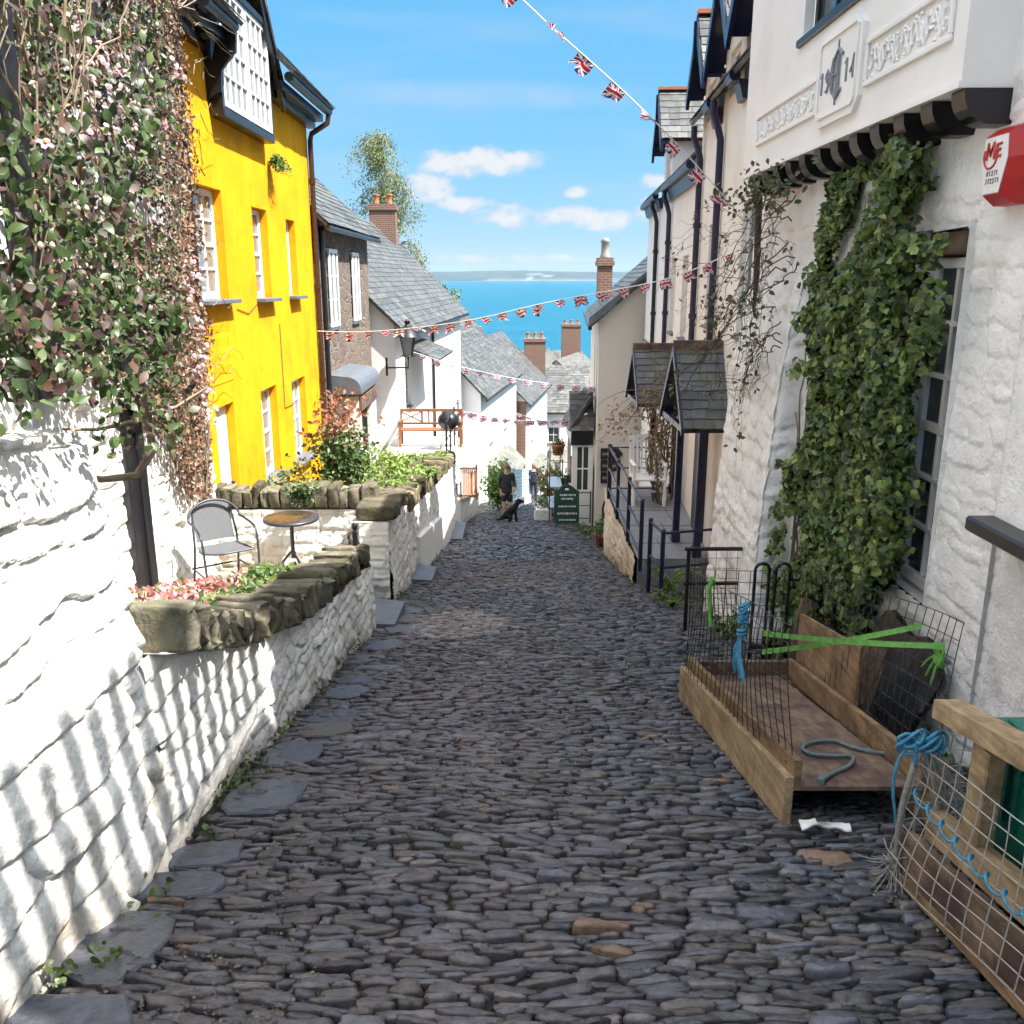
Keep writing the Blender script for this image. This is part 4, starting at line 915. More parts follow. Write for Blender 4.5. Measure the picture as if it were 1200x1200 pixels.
# upper window opening in the jetty front
wall_open(m, (XJ, 4.74, 0), (0, 1, 0), 4.26, ZJ, 4.95, [(1.36, 2.66, 3.36, 4.6)], (1, 0), .14)
m.quad((XJ, 4.74, ZJ), (XJ+.5, 4.74, ZJ), (XJ+.5, 4.74, 4.95), (XJ, 4.74, 4.95)); m.quad((XJ, 4.74, ZJ), (XJ, 9.0, ZJ), (XJ+.3, 9.0, ZJ), (XJ+.3, 4.74, ZJ)); m.quad((XJ, 9.0, ZJ), (XJ+.5, 9.0, ZJ), (XJ+.5, 9.0, 4.95), (XJ, 9.0, 4.95))
m.build('upper_wall', MAT['render_white'], jh)
m = MB(); m.box((XJ-.03, 6.02, 3.29), (XJ+.14, 7.48, 3.35), 0, None, .01); m.build('sill', MAT['black'], jh)
window(jh, (XJ+.07, 7.38, 3.37), (0, -1, 0), 1.26, 1.21, 3, 3, (1, 0, 0), .06, .03, .05, fm='black')
for k in range(12):
    y = 4.72+.352*k; m = MB()
    pf = [(XR+.02, 0), (XR+.02, -.165), (2.36, -.165)]+[(2.36-.145*sin(t), -.015-.15*cos(t)) for t in np.linspace(.15, pi/2, 6)]+[(2.215, 0)]
    m.prism([(a, y, ZJ-.004+b) for a, b in pf], (0, .14, 0)); m.build('corbel', MAT['black'], jh)
m = MB(); m.box((XJ-.012, 4.74, ZJ-.0), (XJ-.001, 9.0, ZJ+.03), 0); m.build('bressumer', MAT['render_white'], jh)
# plaster frieze panels and plaque
def frieze(y0, y1, z0, z1, seed):
    fr = MB(); x = XJ
    for (a, b, c, d) in ((y0, y1, z0, z0+.035), (y0, y1, z1-.035, z1), (y0, y0+.03, z0+.035, z1-.035), (y1-.03, y1, z0+.035, z1-.035)): fr.box((x-.022, a, c), (x, b, d), 0, None, .006)
    zc, hh = (z0+z1)/2, (z1-z0)/2-.05; g = np.random.default_rng(seed)
    n = int((y1-y0-.08)/(hh*1.05)); q = np.linspace(0, 1, 16)
    for k in range(n):
        yc = y0+.05+(k+.5)*(y1-y0-.1)/n; w = (y1-y0-.1)/n*.5; s = 1 if k % 2 else -1
        a = q*2*pi*.82; r = w*(1-.55*q)*.95
        fr.tube(np.stack([np.full(16, x-.004), yc+r*np.cos(a)*s, zc+r*np.sin(a)*hh/w*.95*(1 if k % 3 else -1)], 1), .011, 5)
        fr.tube([(x-.004, yc-w, zc-hh*.9*s), (x-.006, yc-w*.4, zc-hh*.1), (x-.004, yc+w*.9, zc+hh*.85*s)], .010, 5)
        for j in range(3): fr.lathe([(0, .012), (.012, .006), (.016, -.01)], (x-.004, yc+g.uniform(-w, w), zc+g.uniform(-hh, hh)), 6)
    fr.build('frieze', MAT['render_white'], jh)
frieze(4.88, 6.02, 2.74, 3.02, 1); frieze(6.92, 8.55, 2.73, 2.99, 2)
m = MB(); 
def oct_(y0, y1, z0, z1, c): return [(y0+c, z0), (y1-c, z0), (y1, z0+c), (y1, z1-c), (y1-c, z1), (y0+c, z1), (y0, z1-c), (y0, z0+c)]
m.prism([(XJ-.03, a, b) for a, b in oct_(6.06, 6.88, 2.62, 3.22, .09)], (.03, 0, 0)); 
pl = m.build('plaque', MAT['render_white'], jh)
m = MB(); f2 = oct_(6.12, 6.82, 2.68, 3.16, .03)
for (p, q) in zip(f2, f2[1:]+f2[:1]): m.beam((XJ-.034, *p), (XJ-.034, *q), .015, .018, (1, 0, 0))
m.build('border', MAT['render_white'], pl)
# letters: polylines in the plaque plane (reading direction = -Y seen from the lane)
GLY = {'1': [[(.2, .8), (.5, 1), (.5, 0)]], '9': [[(.9, .6), (.5, .45), (.15, .7), (.5, 1), (.9, .75), (.85, .3), (.5, 0), (.2, .08)]], '4': [[(.7, 0), (.7, 1), (.1, .3), (.95, .3)]],
       'C': [[(.95, .85), (.6, 1), (.2, .8), (.08, .5), (.2, .2), (.6, 0), (.95, .15)]], 'H': [[(.1, 0), (.1, 1)], [(.9, 0), (.9, 1)], [(.1, .5), (.9, .5)]], 'M': [[(.05, 0), (.2, 1), (.5, .25), (.8, 1), (.95, 0)]],
       'E': [[(.9, 0), (.1, 0), (.1, 1), (.9, 1)], [(.1, .52), (.75, .52)]], '0': [[(.5, 0), (.1, .3), (.1, .7), (.5, 1), (.9, .7), (.9, .3), (.5, 0)]], '7': [[(.1, 1), (.9, 1), (.4, 0)]], '2': [[(.1, .75), (.5, 1), (.9, .72), (.1, 0), (.9, 0)]],
       '5': [[(.85, 1), (.2, 1), (.15, .58), (.6, .6), (.9, .3), (.5, 0), (.1, .1)]], '6': [[(.8, .95), (.3, .7), (.1, .3), (.5, 0), (.9, .28), (.5, .55), (.15, .35)]], '3': [[(.1, .95), (.7, 1), (.8, .7), (.4, .52), (.9, .3), (.6, 0), (.1, .08)]]}
def text(mb, s, O, eu, w, h, gap, r, n=5, up=Zv, mat_i=0):
    O = np.array(O, float); eu = np.array(eu, float)
    for ch in s:
        for st in GLY.get(ch, []): mb.tube([O+eu*a*w+up*b*h for a, b in st], r, n, mat_i)
        O = O+eu*(w+gap)
inkm = mat('inscription_paint', (.20, .22, .26), .7, .2, 30)
m = MB(); xq = XJ-.034
text(m, '19', (xq, 6.80, 2.83), (0, -1, 0), .085, .14, .022, .009); text(m, '14', (xq, 6.33, 2.83), (0, -1, 0), .085, .14, .022, .009)
text(m, 'C', (xq-.004, 6.585, 2.76), (0, -1, 0), .23, .30, 0, .012); text(m, 'H', (xq-.008, 6.535, 2.80), (0, -1, 0), .13, .22, 0, .010)
m.tube([(xq, 6.47, 2.72), (xq, 6.47, 3.12)], .007, 5); m.build('inscription', inkm, pl)
# buttress
m = MB()
def bx(z): return float(np.interp(z, [-2.2, -1.8, -.5, .8, 1.3, 1.75], [0, .02, .08, .17, .25, .36]))
Zs = np.linspace(-2.1, 1.75, 150); Ys = np.linspace(7.45, 9.2, 66)
A, B = np.meshgrid(Ys, Zs, indexing='ij'); pr, rid, _, _ = stone_field(A, B, 311, .19, .30)
xf = 2.11+np.vectorize(bx)(B); sl = np.interp(B, [-2.1, 1.75], [0, .16])
m.grid(np.stack([xf-.032*pr*(.5+.5*rid)-.03*(fbm(A*4, B*5, 5)-.5), 7.45+(A-7.45)*(1-sl*.5)+sl*.6, B], 2), 0, np.array((.78, .785, .79)))
Us = np.linspace(0, .62, 26); A, B = np.meshgrid(Us, Zs, indexing='ij'); pr, rid, _, _ = stone_field(A, B, 312, .20, .36)
xf = 2.11+np.vectorize(bx)(B); sl = np.interp(B, [-2.1, 1.75], [0, .16]); rnd = .05*np.exp(-A/.03)
m.grid(np.stack([xf-.02+A, 7.45+sl*.6-.045*pr*(.5+.5*rid)-.016*(fbm(A*5, B*6, 6)-.5)+rnd, B], 2), 0, np.array((.79, .79, .79)))
m.quad((2.45, 7.55, 1.75), (2.60, 7.55, 1.9), (2.60, 9.2, 1.9), (2.45, 9.2, 1.75), 0, (.78, .78, .77))
m.build('buttress', MAT['limewash_dirty'], jh)
m = MB(); slates(m, (2.02, 4.75, 4.82), (0, 1, 0), (.70, 0, .70), 4.3, 3.2, seed=21); m.box((2.05, 4.8, 4.84), (2.2, 9.0, 4.95)); m.box((4.3, 4.8, 4.9), (4.5, 9, 6.7)); m.build('roof', MAT['slate'], jh)

# ---- nearest house on the right: smooth bay with slate sill, mostly outside the frame
nh = thing('bay_cottage', 'smooth white rendered bay with a thick dark slate sill beside the alarm box', 'cottage', (3.5, 2, -1))
m = MB()
m.quad((XR-.02, 4.30, -1.1), (XR-.02, 4.30, 2.5), (XR+.4, 4.30, 2.5), (XR+.4, 4.30, -1.1))
A, B = np.meshgrid(np.linspace(1.0, 4.22, 90), np.linspace(-.9, 5.05, 130), indexing='ij')
prf, rid, _, _ = stone_field(A, B, 321, .13, .26)
lowm = B < .40
X_ = np.where(lowm, XR-.02*prf*(.5+rid)-.02*(fbm(A*3, B*3, 4)-.5), XR-.10-.02*(fbm(A*2.5, B*2.5, 9)-.5)-.05*np.clip((A-3.9)/.3, 0, 1)*0)
X_ = X_+np.where(A > 4.19, .12, 0)*(~lowm); m.grid(np.stack([X_, A, B], 2), 0, np.array((.79, .79, .80)))
m.box((XR+.03, -1.5, -.2), (6, 4.2, 5.05), 0, (.79, .79, .79)); m.box((XR-.1, 2.95, 4.9), (6, 4.84, 5.62), 0, (.79, .79, .79)); m.box((XR, 4.2, 2.4), (6, 4.84, 5.0), 0, (.79, .79, .79)); m.box((XR-.02, -1.5, -.3), (6, 1.0, 5.05), 0, (.79, .79, .79))  # unseen upper block near the jetty raised only to shade the wall opposite
m.build('wall', MAT['limewash_dirty'], nh)
m = MB(); m.box((2.22, 2.2, .40), (2.5, 4.20, .475), 0, None, .012); m.build('sill', MAT['black'], nh)
m = MB(); slates(m, (2.12, -1.6, 5.07), (0, 1, 0), (.70, 0, .70), 4.5, 3.4, seed=22); slates(m, (2.02, 2.92, 5.62), (0, 1, 0), (.70, 0, .70), 1.92, 2.4, seed=23); m.box((2.15, -1.5, 5.0), (2.4, 2.9, 5.08)); m.build('roof', MAT['slate'], nh)
bl = MB(); z0, z1 = 5.12, 6.14  # unseen slats added above the roof edge to cast shadow stripes across the lane
for k in range(27):
    y = -1.5+.165*k; bl.box((2.07, y, z0), (2.10, y+.10, z1-.12*math.sin(k*1.7)**2))
bl.box((2.10, -1.5, z0+.02), (2.12, 2.95, z0+.07))
bl.build('stripe_shadow_slats', MAT['white_paint'], nh)

# ---- alarm box
al = thing('alarm_box', 'red hexagonal burglar alarm box with a white badge on the rough white wall', 'alarm box', (XR-.05, 4.62, 1.9))
m = MB(); yc, zc = 4.56, 2.13
hexo = [(yc-.145, zc+.17), (yc+.145, zc+.17), (yc+.165, zc+.02), (yc+.10, zc-.19), (yc-.10, zc-.19), (yc-.165, zc+.02)]
hexi = [(yc+(a-yc)*.74, zc+(b-zc)*.76) for a, b in hexo]
xo, xi = XR+.0, XR-.125
hexm = [(yc+(a-yc)*1.0, zc+(b-zc)*1.0) for a, b in hexo]
m.prism([(xo+.02, a, b) for a, b in hexm], (-.075, 0, 0)); v = [(xo-.055, a, b) for a, b in hexm]+[(xi, a, b) for a, b in hexi]
m.add(v, [(i, (i+1) % 6, 6+(i+1) % 6, 6+i) for i in range(6)]+[tuple(range(6, 12))]); m.build('casing', MAT['red'], al)
m = MB(); m.prism([(xi-.001, yc+(a-yc)*.70, zc+(b-zc)*.72) for a, b in hexo], (-.004, 0, 0)); bd = m.build('badge', MAT['paper'], al)
m = MB(); xq = xi-.006
text(m, 'M', (xq, yc+.075, zc+.02), (0, -1, 0), .08, .075, .01, .009); text(m, 'E', (xq, yc-.015, zc+.03), (0, -1, 0), .05, .055, .01, .008)
a = np.linspace(-.6, 3.6, 18); m.tube(np.stack([np.full(18, xq), yc+.035-.062*np.cos(a), zc+.04-.060*np.sin(a)], 1), .006, 5)
m.build('emblem', MAT['red'], bd)
m = MB(); text(m, '01271', (xq, yc+.055, zc-.055), (0, -1, 0), .016, .022, .006, .0022, 4); text(m, '372271', (xq, yc+.06, zc-.09), (0, -1, 0), .016, .022, .006, .0022, 4); m.build('phone_number', MAT['black'], bd)

# ---- cream cottages
def XC(y): return 2.50+.06*(y-9)
TH = math.atan(.06); ec = np.array((sin(TH), cos(TH), 0)); nc = np.array((cos(TH), -sin(TH), 0))   # along, into the house
def pc(y, d=0., z=0.): return np.array((XC(y), y, z))+nc*d
def cream_house(name, label, y0, y1, zg, zgut, wins, dormers, ztop, wallm, seed):
    t = thing(name, label, 'cottage', (XC((y0+y1)/2)+2, (y0+y1)/2, zg))
    L = (y1-y0)/cos(TH); k = 1/cos(TH)
    m = MB(); ops = [((a-y0)*k, (b-y0)*k, c, d) for a, b, c, d, _ in wins if d <= zgut]
    wall_open(m, pc(y0), ec, L, zg, zgut, ops, nc, .16)
    o = pc(y0); e = pc(y1)
    for q in (o, e): m.quad(q+Zv*zg, q+nc*4.5+Zv*zg, q+nc*4.5+Zv*(zgut+.2), q+Zv*(zgut+.2)); m.add([q+Zv*zgut, q+nc*4.5+Zv*zgut, q+nc*2.25+Zv*(zgut+2.2)], [(0, 1, 2)])
    m.build('wall', wallm, t)
    m = MB(); m.add([q+nc*dd+Zv*z for q in (pc(y0+.05), pc(y1-.05)) for dd in (.22, 4.4) for z in (zg, zgut)], [(0, 1, 3, 2), (4, 5, 7, 6), (0, 1, 5, 4), (2, 3, 7, 6), (1, 3, 7, 5)]); m.build('interior', bpy.data.materials['dark_interior'], t)
    for (a, b, c, d, st) in wins:
        if d > zgut: continue
        w = (b-a)*k
        window(t, pc(b-.01, .06, c+.01), -ec, w-.02, d-c-.02, *st, nc, .05, .025, .05, gm='glass', sill=(.06, .045, .16))
    for (yc, hw, ze, za, wz0) in dormers:
        m = MB(); q0, q1 = pc(yc-hw), pc(yc+hw); qa = pc(yc)
        # half dormer front with a window opening
        wall_open(m, pc(yc-hw), ec, 2*hw*k, zgut-.05, ze, [(hw*k-.36, hw*k+.36, max(wz0, zgut-.04), ze-.06)], nc, .12)
        m.add([q0+Zv*ze, q1+Zv*ze, qa+Zv*(za-.06)], [(0, 1, 2)])
        for q in (q0, q1): m.quad(q+Zv*(zgut-.05), q+nc*1.5+Zv*(zgut+1.2), q+nc*1.5+Zv*ze, q+Zv*ze)
        m.build('dormer_wall', wallm, t)
        window(t, pc(yc+.35, .05, max(wz0, zgut-.04)), -ec, .70, ze-.06-max(wz0, zgut-.04), 2, 3, nc, .05, .025, .04, fm='white_paint')
        ov = .26
        m = MB(); el = hw+.16; rise = za-ze; upv = lambda s: ec*(-s)*el+Zv*rise
        for s in (-1, 1):
            a = qa-nc*ov+Zv*(za+.02); b = pc(yc)+ec*s*el-nc*ov+Zv*(ze-.08); m.prism([a, b, b-Zv*.20, a-Zv*.24], nc*.05)
            m.prism([a+nc*.051-Zv*.03, b+nc*.051-Zv*.03, b+nc*.051-Zv*.07, a+nc*.051-Zv*.07], nc*(ov-.055))
        a = qa-nc*(ov+.005)+Zv*(za-.05); m.beam(a, a-Zv*.45, .05, .05)
        m.build('bargeboard', MAT['navy'], t)
        m = MB()
        for s in (-1, 1):
            b = pc(yc)+ec*s*el-nc*(ov-.02)+Zv*(ze-.06); slates(m, b, nc, nrm(-ec*s*el+Zv*(rise+.08)), 2.4, math.hypot(el, rise+.1), .22, .17, .012, seed+int(yc*7)+s)
        m.build('dormer_roof', MAT['slate'], t)
        m = MB(); m.beam(qa-nc*(ov-.01)+Zv*(za+.06), qa+nc*2.1+Zv*(za+.06), .16, .05); m.build('ridge_tile', MAT['orange'], t)
    m = MB(); slates(m, pc(y0, -.2, zgut+.06), ec, nc*.71+Zv*.70, L, 3.3, seed=seed); m.build('roof', MAT['slate'], t)
    # gutters between the dormers
    segs = []; s = y0
    for (yc, hw, *_r) in sorted(dormers): segs.append((s, yc-hw)); s = yc+hw
    segs.append((s, y1))
    for a, b in segs:
        if b-a < .2: continue
        m = MB(); q = np.linspace(a, b, 5); m.tube([pc(y, -.16, zgut+.02) for y in q], .065, 10)
        m.add([pc(y, d, z) for y in (a, b) for d, z in ((-.12, zgut-.02), (-.01, zgut-.02), (-.01, zgut-.22), (-.06, zgut-.22))], [(0, 1, 2, 3), (4, 5, 6, 7), (0, 3, 7, 4), (2, 3, 7, 6)]); m.build('gutter', MAT['navy'], t)
    return t
def pipe(par, y, ztop, zbot, off=.16, m_='navy', bend=True):
    m = MB(); a = pc(y, -off, ztop)
    pts = [a, a-Zv*.15, pc(y-.02, -.10, ztop-.30), pc(y-.04, -.06, ztop-.45)] if bend else [pc(y, -.06, ztop)]
    pts += [pc(y-.04, -.06, z) for z in np.linspace(ztop-.6, zbot, 6)]
    m.tube(pts, .045, 10)
    for z in np.arange(zbot+.6, ztop-.6, 1.3): m.tube([pc(y-.04, -.06, z), pc(y-.04, -.06, z+.07)], .06, 10)
    m.build('downpipe', MAT[m_], par)
c1 = cream_house('cream_cottage', 'cream rendered cottage with dark blue gabled dormers above the nearer slate porch', 9.02, 14.0, -2.6, 3.72,
    [(9.75, 10.45, .95, 2.42, (2, 4)), (12.15, 12.85, .95, 2.30, (2, 4)), (10.0, 10.7, -1.2, .1, (2, 4))], [(9.85, .72, 4.3, 5.1, 2.9), (11.55, .66, 4.3, 5.15, 2.9), (13.3, .62, 4.25, 5.0, 2.9)], 5, MAT['cream'], 401)
c2 = cream_house('cream_cottage', 'pale lower cottage with a slate gabled dormer beyond the dark blue downpipes', 14.02, 22.6, -4.6, 3.20,
    [(14.9, 15.6, .6, 1.95, (2, 4)), (16.6, 17.3, .6, 1.95, (2, 4))], [(18.6, .72, 4.15, 5.05, 2.6)], 5, MAT['render_white'], 431)
pipe(c1, 12.0, 3.72, .72); pipe(c1, 13.75, 3.70, .4); pipe(c2, 17.6, 3.20, .3); pipe(c2, 20.0, 3.20, .2, m_='black')
m = MB(); q = np.linspace(14.05, 22.4, 5); m.tube([pc(y, -.03, .1) for y in q], .02, 6); m.build('cable', MAT['black'], c2)
# open doorway and side reveal of the nearer cottage behind the porch
m = MB(); m.add([pc(y, d, z) for y in (11.95, 12.85) for d in (-.05, .0) for z in (-2.0, -.05)], [(0, 1, 3, 2), (4, 5, 7, 6), (0, 1, 5, 4), (2, 3, 7, 6), (1, 3, 7, 5)]); m.build('door', MAT['navy'], c1)

# ---- slate porch hoods
def hood(name, label, yc, hy, ztop, zeave, xl, seed, posts, rd):
    t = thing(name, label, 'porch', (xl+.3, yc, -2.0)); xr = XC(yc)-.01
    m = MB()
    for s in (-1, 1):
        O = np.array((xl, yc+s*hy, zeave)); slates(m, O, (1, 0, 0), nrm((0, -s*hy, ztop-zeave)), xr-xl, math.hypot(hy, ztop-zeave)-.03, .21, .135, .012, seed+s, ((.055, .06, .07), (.075, .08, .09), (.095, .10, .10), (.06, .065, .06)))
    m.build('roof', MAT['slate_dark'], t)
    m = MB(); m.beam((xl-.02, yc, ztop+.01), (xr, yc, ztop+.01), .10, .10); m.beam((xl-.025, yc-.055, ztop-.02), (xr, yc-.055, ztop-.02), .02, .13); m.build('ridge_board', MAT['wood_old'], t)
    m = MB()
    for s in (-1, 1):
        a, b = np.array((xl-.03, yc, ztop)), np.array((xl-.03, yc+s*hy, zeave)); m.prism([a, b, b-Zv*.10, a-Zv*.12], (.04, 0, 0))
    m.beam((xl+.03, yc-hy+.06, zeave-.03), (xl+.03, yc+hy-.06, zeave-.03), .07, .07)
    for s in (-1, 1): m.beam((xl+.03, yc+s*(hy-.1), zeave-.03), (xr, yc+s*(hy-.1), zeave-.03), .06, .07)
    m.build('frame', MAT['navy'], t)
    for (x, y) in posts:
        m = MB(); m.box((x-.045, y-.045, -2.0), (x+.045, y+.045, zeave-.04), 0, None, .008); m.box((x-.06, y-.06, -2.0), (x+.06, y+.06, -1.85), 0, None, .008); m.build('post', MAT['navy'], t)
    return t
hood('slate_porch', 'nearer slate gabled porch hood on dark blue posts with a brown ridge board', 11.25, .80, .78, -.14, 2.04, 501, [(2.45, 11.28), (2.30, 12.0)], 1)
hood('slate_porch', 'farther slate porch hood half hidden by a dry climbing rose', 15.6, .80, .44, -.45, 2.12, 511, [(2.75, 14.9), (2.6, 16.2)], 1)

# ---- raised slate pavement in front of the cream cottages
m = MB(); Zp = -2.0; YE = 15.4
m.add([(1.66, 11.2, Zp), (2.75, 11.2, Zp), (1.66, YE, Zp), (3.1, YE, Zp), (1.66, 11.2, -3.2), (2.75, 11.2, -3.2), (1.66, YE, -3.9), (3.1, YE, -3.9)], [(0, 1, 3, 2), (0, 1, 5, 4), (2, 3, 7, 6)], 0)
for y in np.arange(11.9, YE, .9): m.box((1.67, y, Zp), (2.7, y+.006, Zp+.004), 1)
for k, y in enumerate(np.arange(11.2, YE, .9)): m.box((2.05+.2*(k % 3), y, Zp), (2.056+.2*(k % 3), min(y+.9, YE), Zp+.004), 1)
m.build('x', [mat('pavement_slate', (.21, .215, .23), .6, .2, 5, .003, 30, stain=(.13, .13, .12), sscale=3, samt=.6), MAT['soil']]); o = bpy.data.objects['x']; o.name = 'pavement'; tag(o, 'raised grey slate pavement before the cream cottages', 'pavement', kind='structure')
pw = thing('retaining_wall', 'low white rubble wall holding up the slate pavement', 'wall', (1.66, 13.5, -3.5))
m = MB(); rough_face(m, (1.66, 11.3), (1.66, 15.4), lambda s: float(G(11.3+s))-.1, hline(Zp-.005), Wn, .03, 521, .13, .26, .03, 0, 0, 0, white=(.70, .67, .60), dirt=(.32, .26, .18), dirt_h=.6); m.build('wall_face', MAT['limewash_dirty'], pw)

# ---- railings
def railing(label, posts, top, rails, rad=.022, m_='navy', grp='blue railings of the raised pavement'):
    """posts: (x,y,zbot); top(y,x)->z ; rails: drops below the top"""
    b = posts[len(posts)//2]; t = thing('railing', label, 'railing', (b[0], b[1], b[2]), grp)
    for (x, y, z) in posts:
        m = MB(); m.tube([(x, y, z), (x, y, top(x, y)+.03)], rad*1.25, 10); m.lathe([(rad*1.4, 0), (rad*1.2, .02), (0, .03)], (x, y, top(x, y)+.025), 10); m.build('post', MAT[m_], t)
    for d in rails:
        for (p, q) in zip(posts[:-1], posts[1:]):
            m = MB(); m.tube([(p[0], p[1], top(p[0], p[1])-d), (q[0], q[1], top(q[0], q[1])-d)], rad*.75, 8); m.build('rail', MAT[m_], t)
    return t
railing('dark blue railing running down the edge of the raised slate pavement', [(1.63, 10.75, -2.02), (1.63, 12.0, -2.0), (1.62, 13.2, -2.0), (1.62, 14.5, -2.0)], lambda x, y: -1.12, (0, .36, .70))
railing('short blue railing across the near end of the slate pavement by the sledges', [(1.68, 10.35, float(G(10.35))-.1), (1.75, 9.85, float(G(9.85))-.1), (2.48, 10.05, -2.1)], lambda x, y: -1.26+.0*y, (0, .42))
railing('black cross railing behind the white slatted chair', [(1.66, 14.62, -2.0), (2.72, 14.62, -2.0)], lambda x, y: -1.15, (0, .35, .70), .016, 'black', None)
# mesh gate panel in front of the buttress
gp = thing('fence_panel', 'black framed wire fence panel between the railing and the ivy', 'fence', (2.1, 8.0, -1.8))
m = MB(); za, zb = -.86, -1.12
for z in (-.86, -1.20): m.tube([(1.62, 7.95, z), (2.52, 7.95, z)], .020, 8)
for x in (1.66, 2.50): m.tube([(x, 7.95, -1.75), (x, 7.95, -.86)], .02, 8)
m.build('frame', MAT['black'], gp)
m = MB()
for x in np.arange(1.72, 2.5, .10): m.tube([(x, 7.95, -1.6), (x, 7.95, -.87)], .0025, 4)
for z in np.arange(-1.55, -.9, .10): m.tube([(1.66, 7.95, z), (2.5, 7.95, z)], .0025, 4)
m.build('wire_mesh', MAT['wire'], gp)
# ================================================================ ivy and rambling rose on the right
IVY = ((.07, .14, .024), (.11, .19, .03), (.045, .095, .02), (.025, .06, .014), (.17, .25, .05), (.055, .115, .022), (.025, .05, .015), (.23, .28, .07), (.035, .075, .018))
iv = thing('ivy', 'thick variegated ivy covering the white wall from the corbels down beside the sash window', 'ivy', (2.35, 6.3, -1.3))
g = np.random.default_rng(601)
n = 46000
z = g.uniform(-1.45, 2.45, n); y = g.uniform(4.9, 8.0, n)
near = np.interp(z, [-1.45, -.95, -.6, -.3, 0, .5, 1.0, 1.45, 1.80, 1.86, 2.0, 2.2, 2.45], [6.0, 5.72, 5.42, 5.14, 5.10, 5.10, 5.05, 5.02, 4.98, 5.30, 5.28, 5.18, 5.5])
far = np.interp(z, [-1.45, -1.0, -.4, .1, .5, 1., 1.6, 2.1, 2.45], [7.25, 7.25, 7.15, 7.0, 7.05, 6.95, 7.05, 7.05, 6.75])
rag = .22*(vn(z*4, z*0+2, 602)-.5)+.12*(vn(z*14, z*0+2, 606)-.5)
th = .05+.26*np.clip(fbm(y*2.6, z*2.1, 603, 3)*1.5-.25, 0, 1)+.10*(y < 5.6)
keep = (y > near+rag)&(y < far-rag*1.5)&(fbm(y*3.6, z*2.4, 604, 4) > .375-.06*(y < 5.8))
bul = g.beta(2.6, 1.3, n)
x = XR-.02-th*bul
c = np.stack([x, y, z], 1)[keep]
m = MB(); leaves2(m, c, (-.8, -.5, .40), .058, IVY, 605, .9, .86, .65, IVY_LEAF, (.30, .33, .12))
# strands that stray over the buttress and window
for k in range(26):
    z0 = g.uniform(-1.0, 1.9); q = np.linspace(0, 1, 10); s = g.choice([-1, 1]); y0 = np.interp(z0, [-1.45, -.5, .5, 1, 2.4], [7.25, 7.1, 7.0, 6.95, 6.8]) if s > 0 else np.interp(z0, [-1.45, -.5, 0, 1, 1.8], [6.1, 5.6, 5.4, 5.25, 5.0])
    pp = np.stack([XR-.20+.02*g.normal(0, 1, 10), y0+s*q*g.uniform(.1, .35), z0+g.uniform(-.25, .1)*q+.02*g.normal(0, 1, 10)], 1)
    leaves2(m, np.repeat(pp, 2, 0)+g.normal(0, .02, (20, 3)), (-.8, -.5, .4), .06, IVY, 620+k, .9, .86, .5, IVY_LEAF, (.30, .33, .12))
m.build('leaves', MAT['leaf'], iv)
m = MB()
for k in range(26):
    y0 = g.uniform(5.7, 7.3); q = np.linspace(0, 1, 16); m.tube(np.stack([np.full(16, XR-.05), y0+.05*np.cumsum(g.normal(0, 1, 16)), -1.4+3.6*q*g.uniform(.5, 1)], 1), np.linspace(.014, .005, 16), 5)
m.build('stems', MAT['bark'], iv)
# rambling rose, mostly bare twigs
rr_ = thing('rambling_rose', 'bare arching rose twigs with a few leaves between the ivy and the cream cottage', 'climbing rose', (2.1, 7.6, .4))
m = MB(); lf = []
def arch(p, d, ln, rise, r, depth, g):
    q = np.linspace(0, 1, 12)[:, None]; d = nrm(d)
    pts = p+d*q*ln+Zv*(rise*q-(rise+.35*ln)*q*q)+.018*np.cumsum(g.normal(0, 1, (12, 3)), 0)
    m.tube(pts, np.linspace(r, r*.45, 12), 5); lf.append(pts[3:])
    if depth:
        for k in range(g.integers(2, 5)):
            i = g.integers(3, 11); dd = d+g.normal(0, .55, 3); dd[0] = min(dd[0], .15); arch(pts[i], dd, ln*g.uniform(.35, .7), rise*g.uniform(-.3, .8), r*.6, depth-1, g)
for k in range(17):
    p0 = np.array((2.12, g.uniform(6.6, 7.6), g.uniform(.9, 2.3)))
    arch(p0, np.array((-.25*g.uniform(-.2, 1.2), 1.0, g.uniform(-.4, .1))), g.uniform(.7, 1.7), g.uniform(-.1, .45), .006, 2, g)
m.build('twigs', MAT['twig'], rr_)
pp = np.concatenate(lf); pk = pp[g.random(len(pp)) < .09]
m = MB(); leaves(m, np.repeat(pk, 2, 0)+g.normal(0, .03, (2*len(pk), 3)), (-.5, -.6, .5), .05, ((.06, .09, .025), (.09, .13, .035), (.10, .08, .03)), 630, .5, .6, .6)
cl_ = np.array((2.12, 8.0, 2.32)); cc = cl_+g.normal(0, 1, (260, 3))*np.array((.07, .42, .11)); leaves(m, cc, (-.5, -.6, .5), .055, ((.05, .075, .02), (.08, .11, .03), (.09, .06, .03)), 631, .5, .6, .7)
m.build('leaves', MAT['leaf'], rr_)
m = MB(); m.tube([(2.3, 8.75, 2.4), (2.33, 8.75, 1.6), (2.33, 8.76, 1.25)], [.035, .03, .01], 8); tag(m.build('hanging_bracket', MAT['twig']), 'dark hanging stub of old timber under the far end of the corbels', 'bracket')
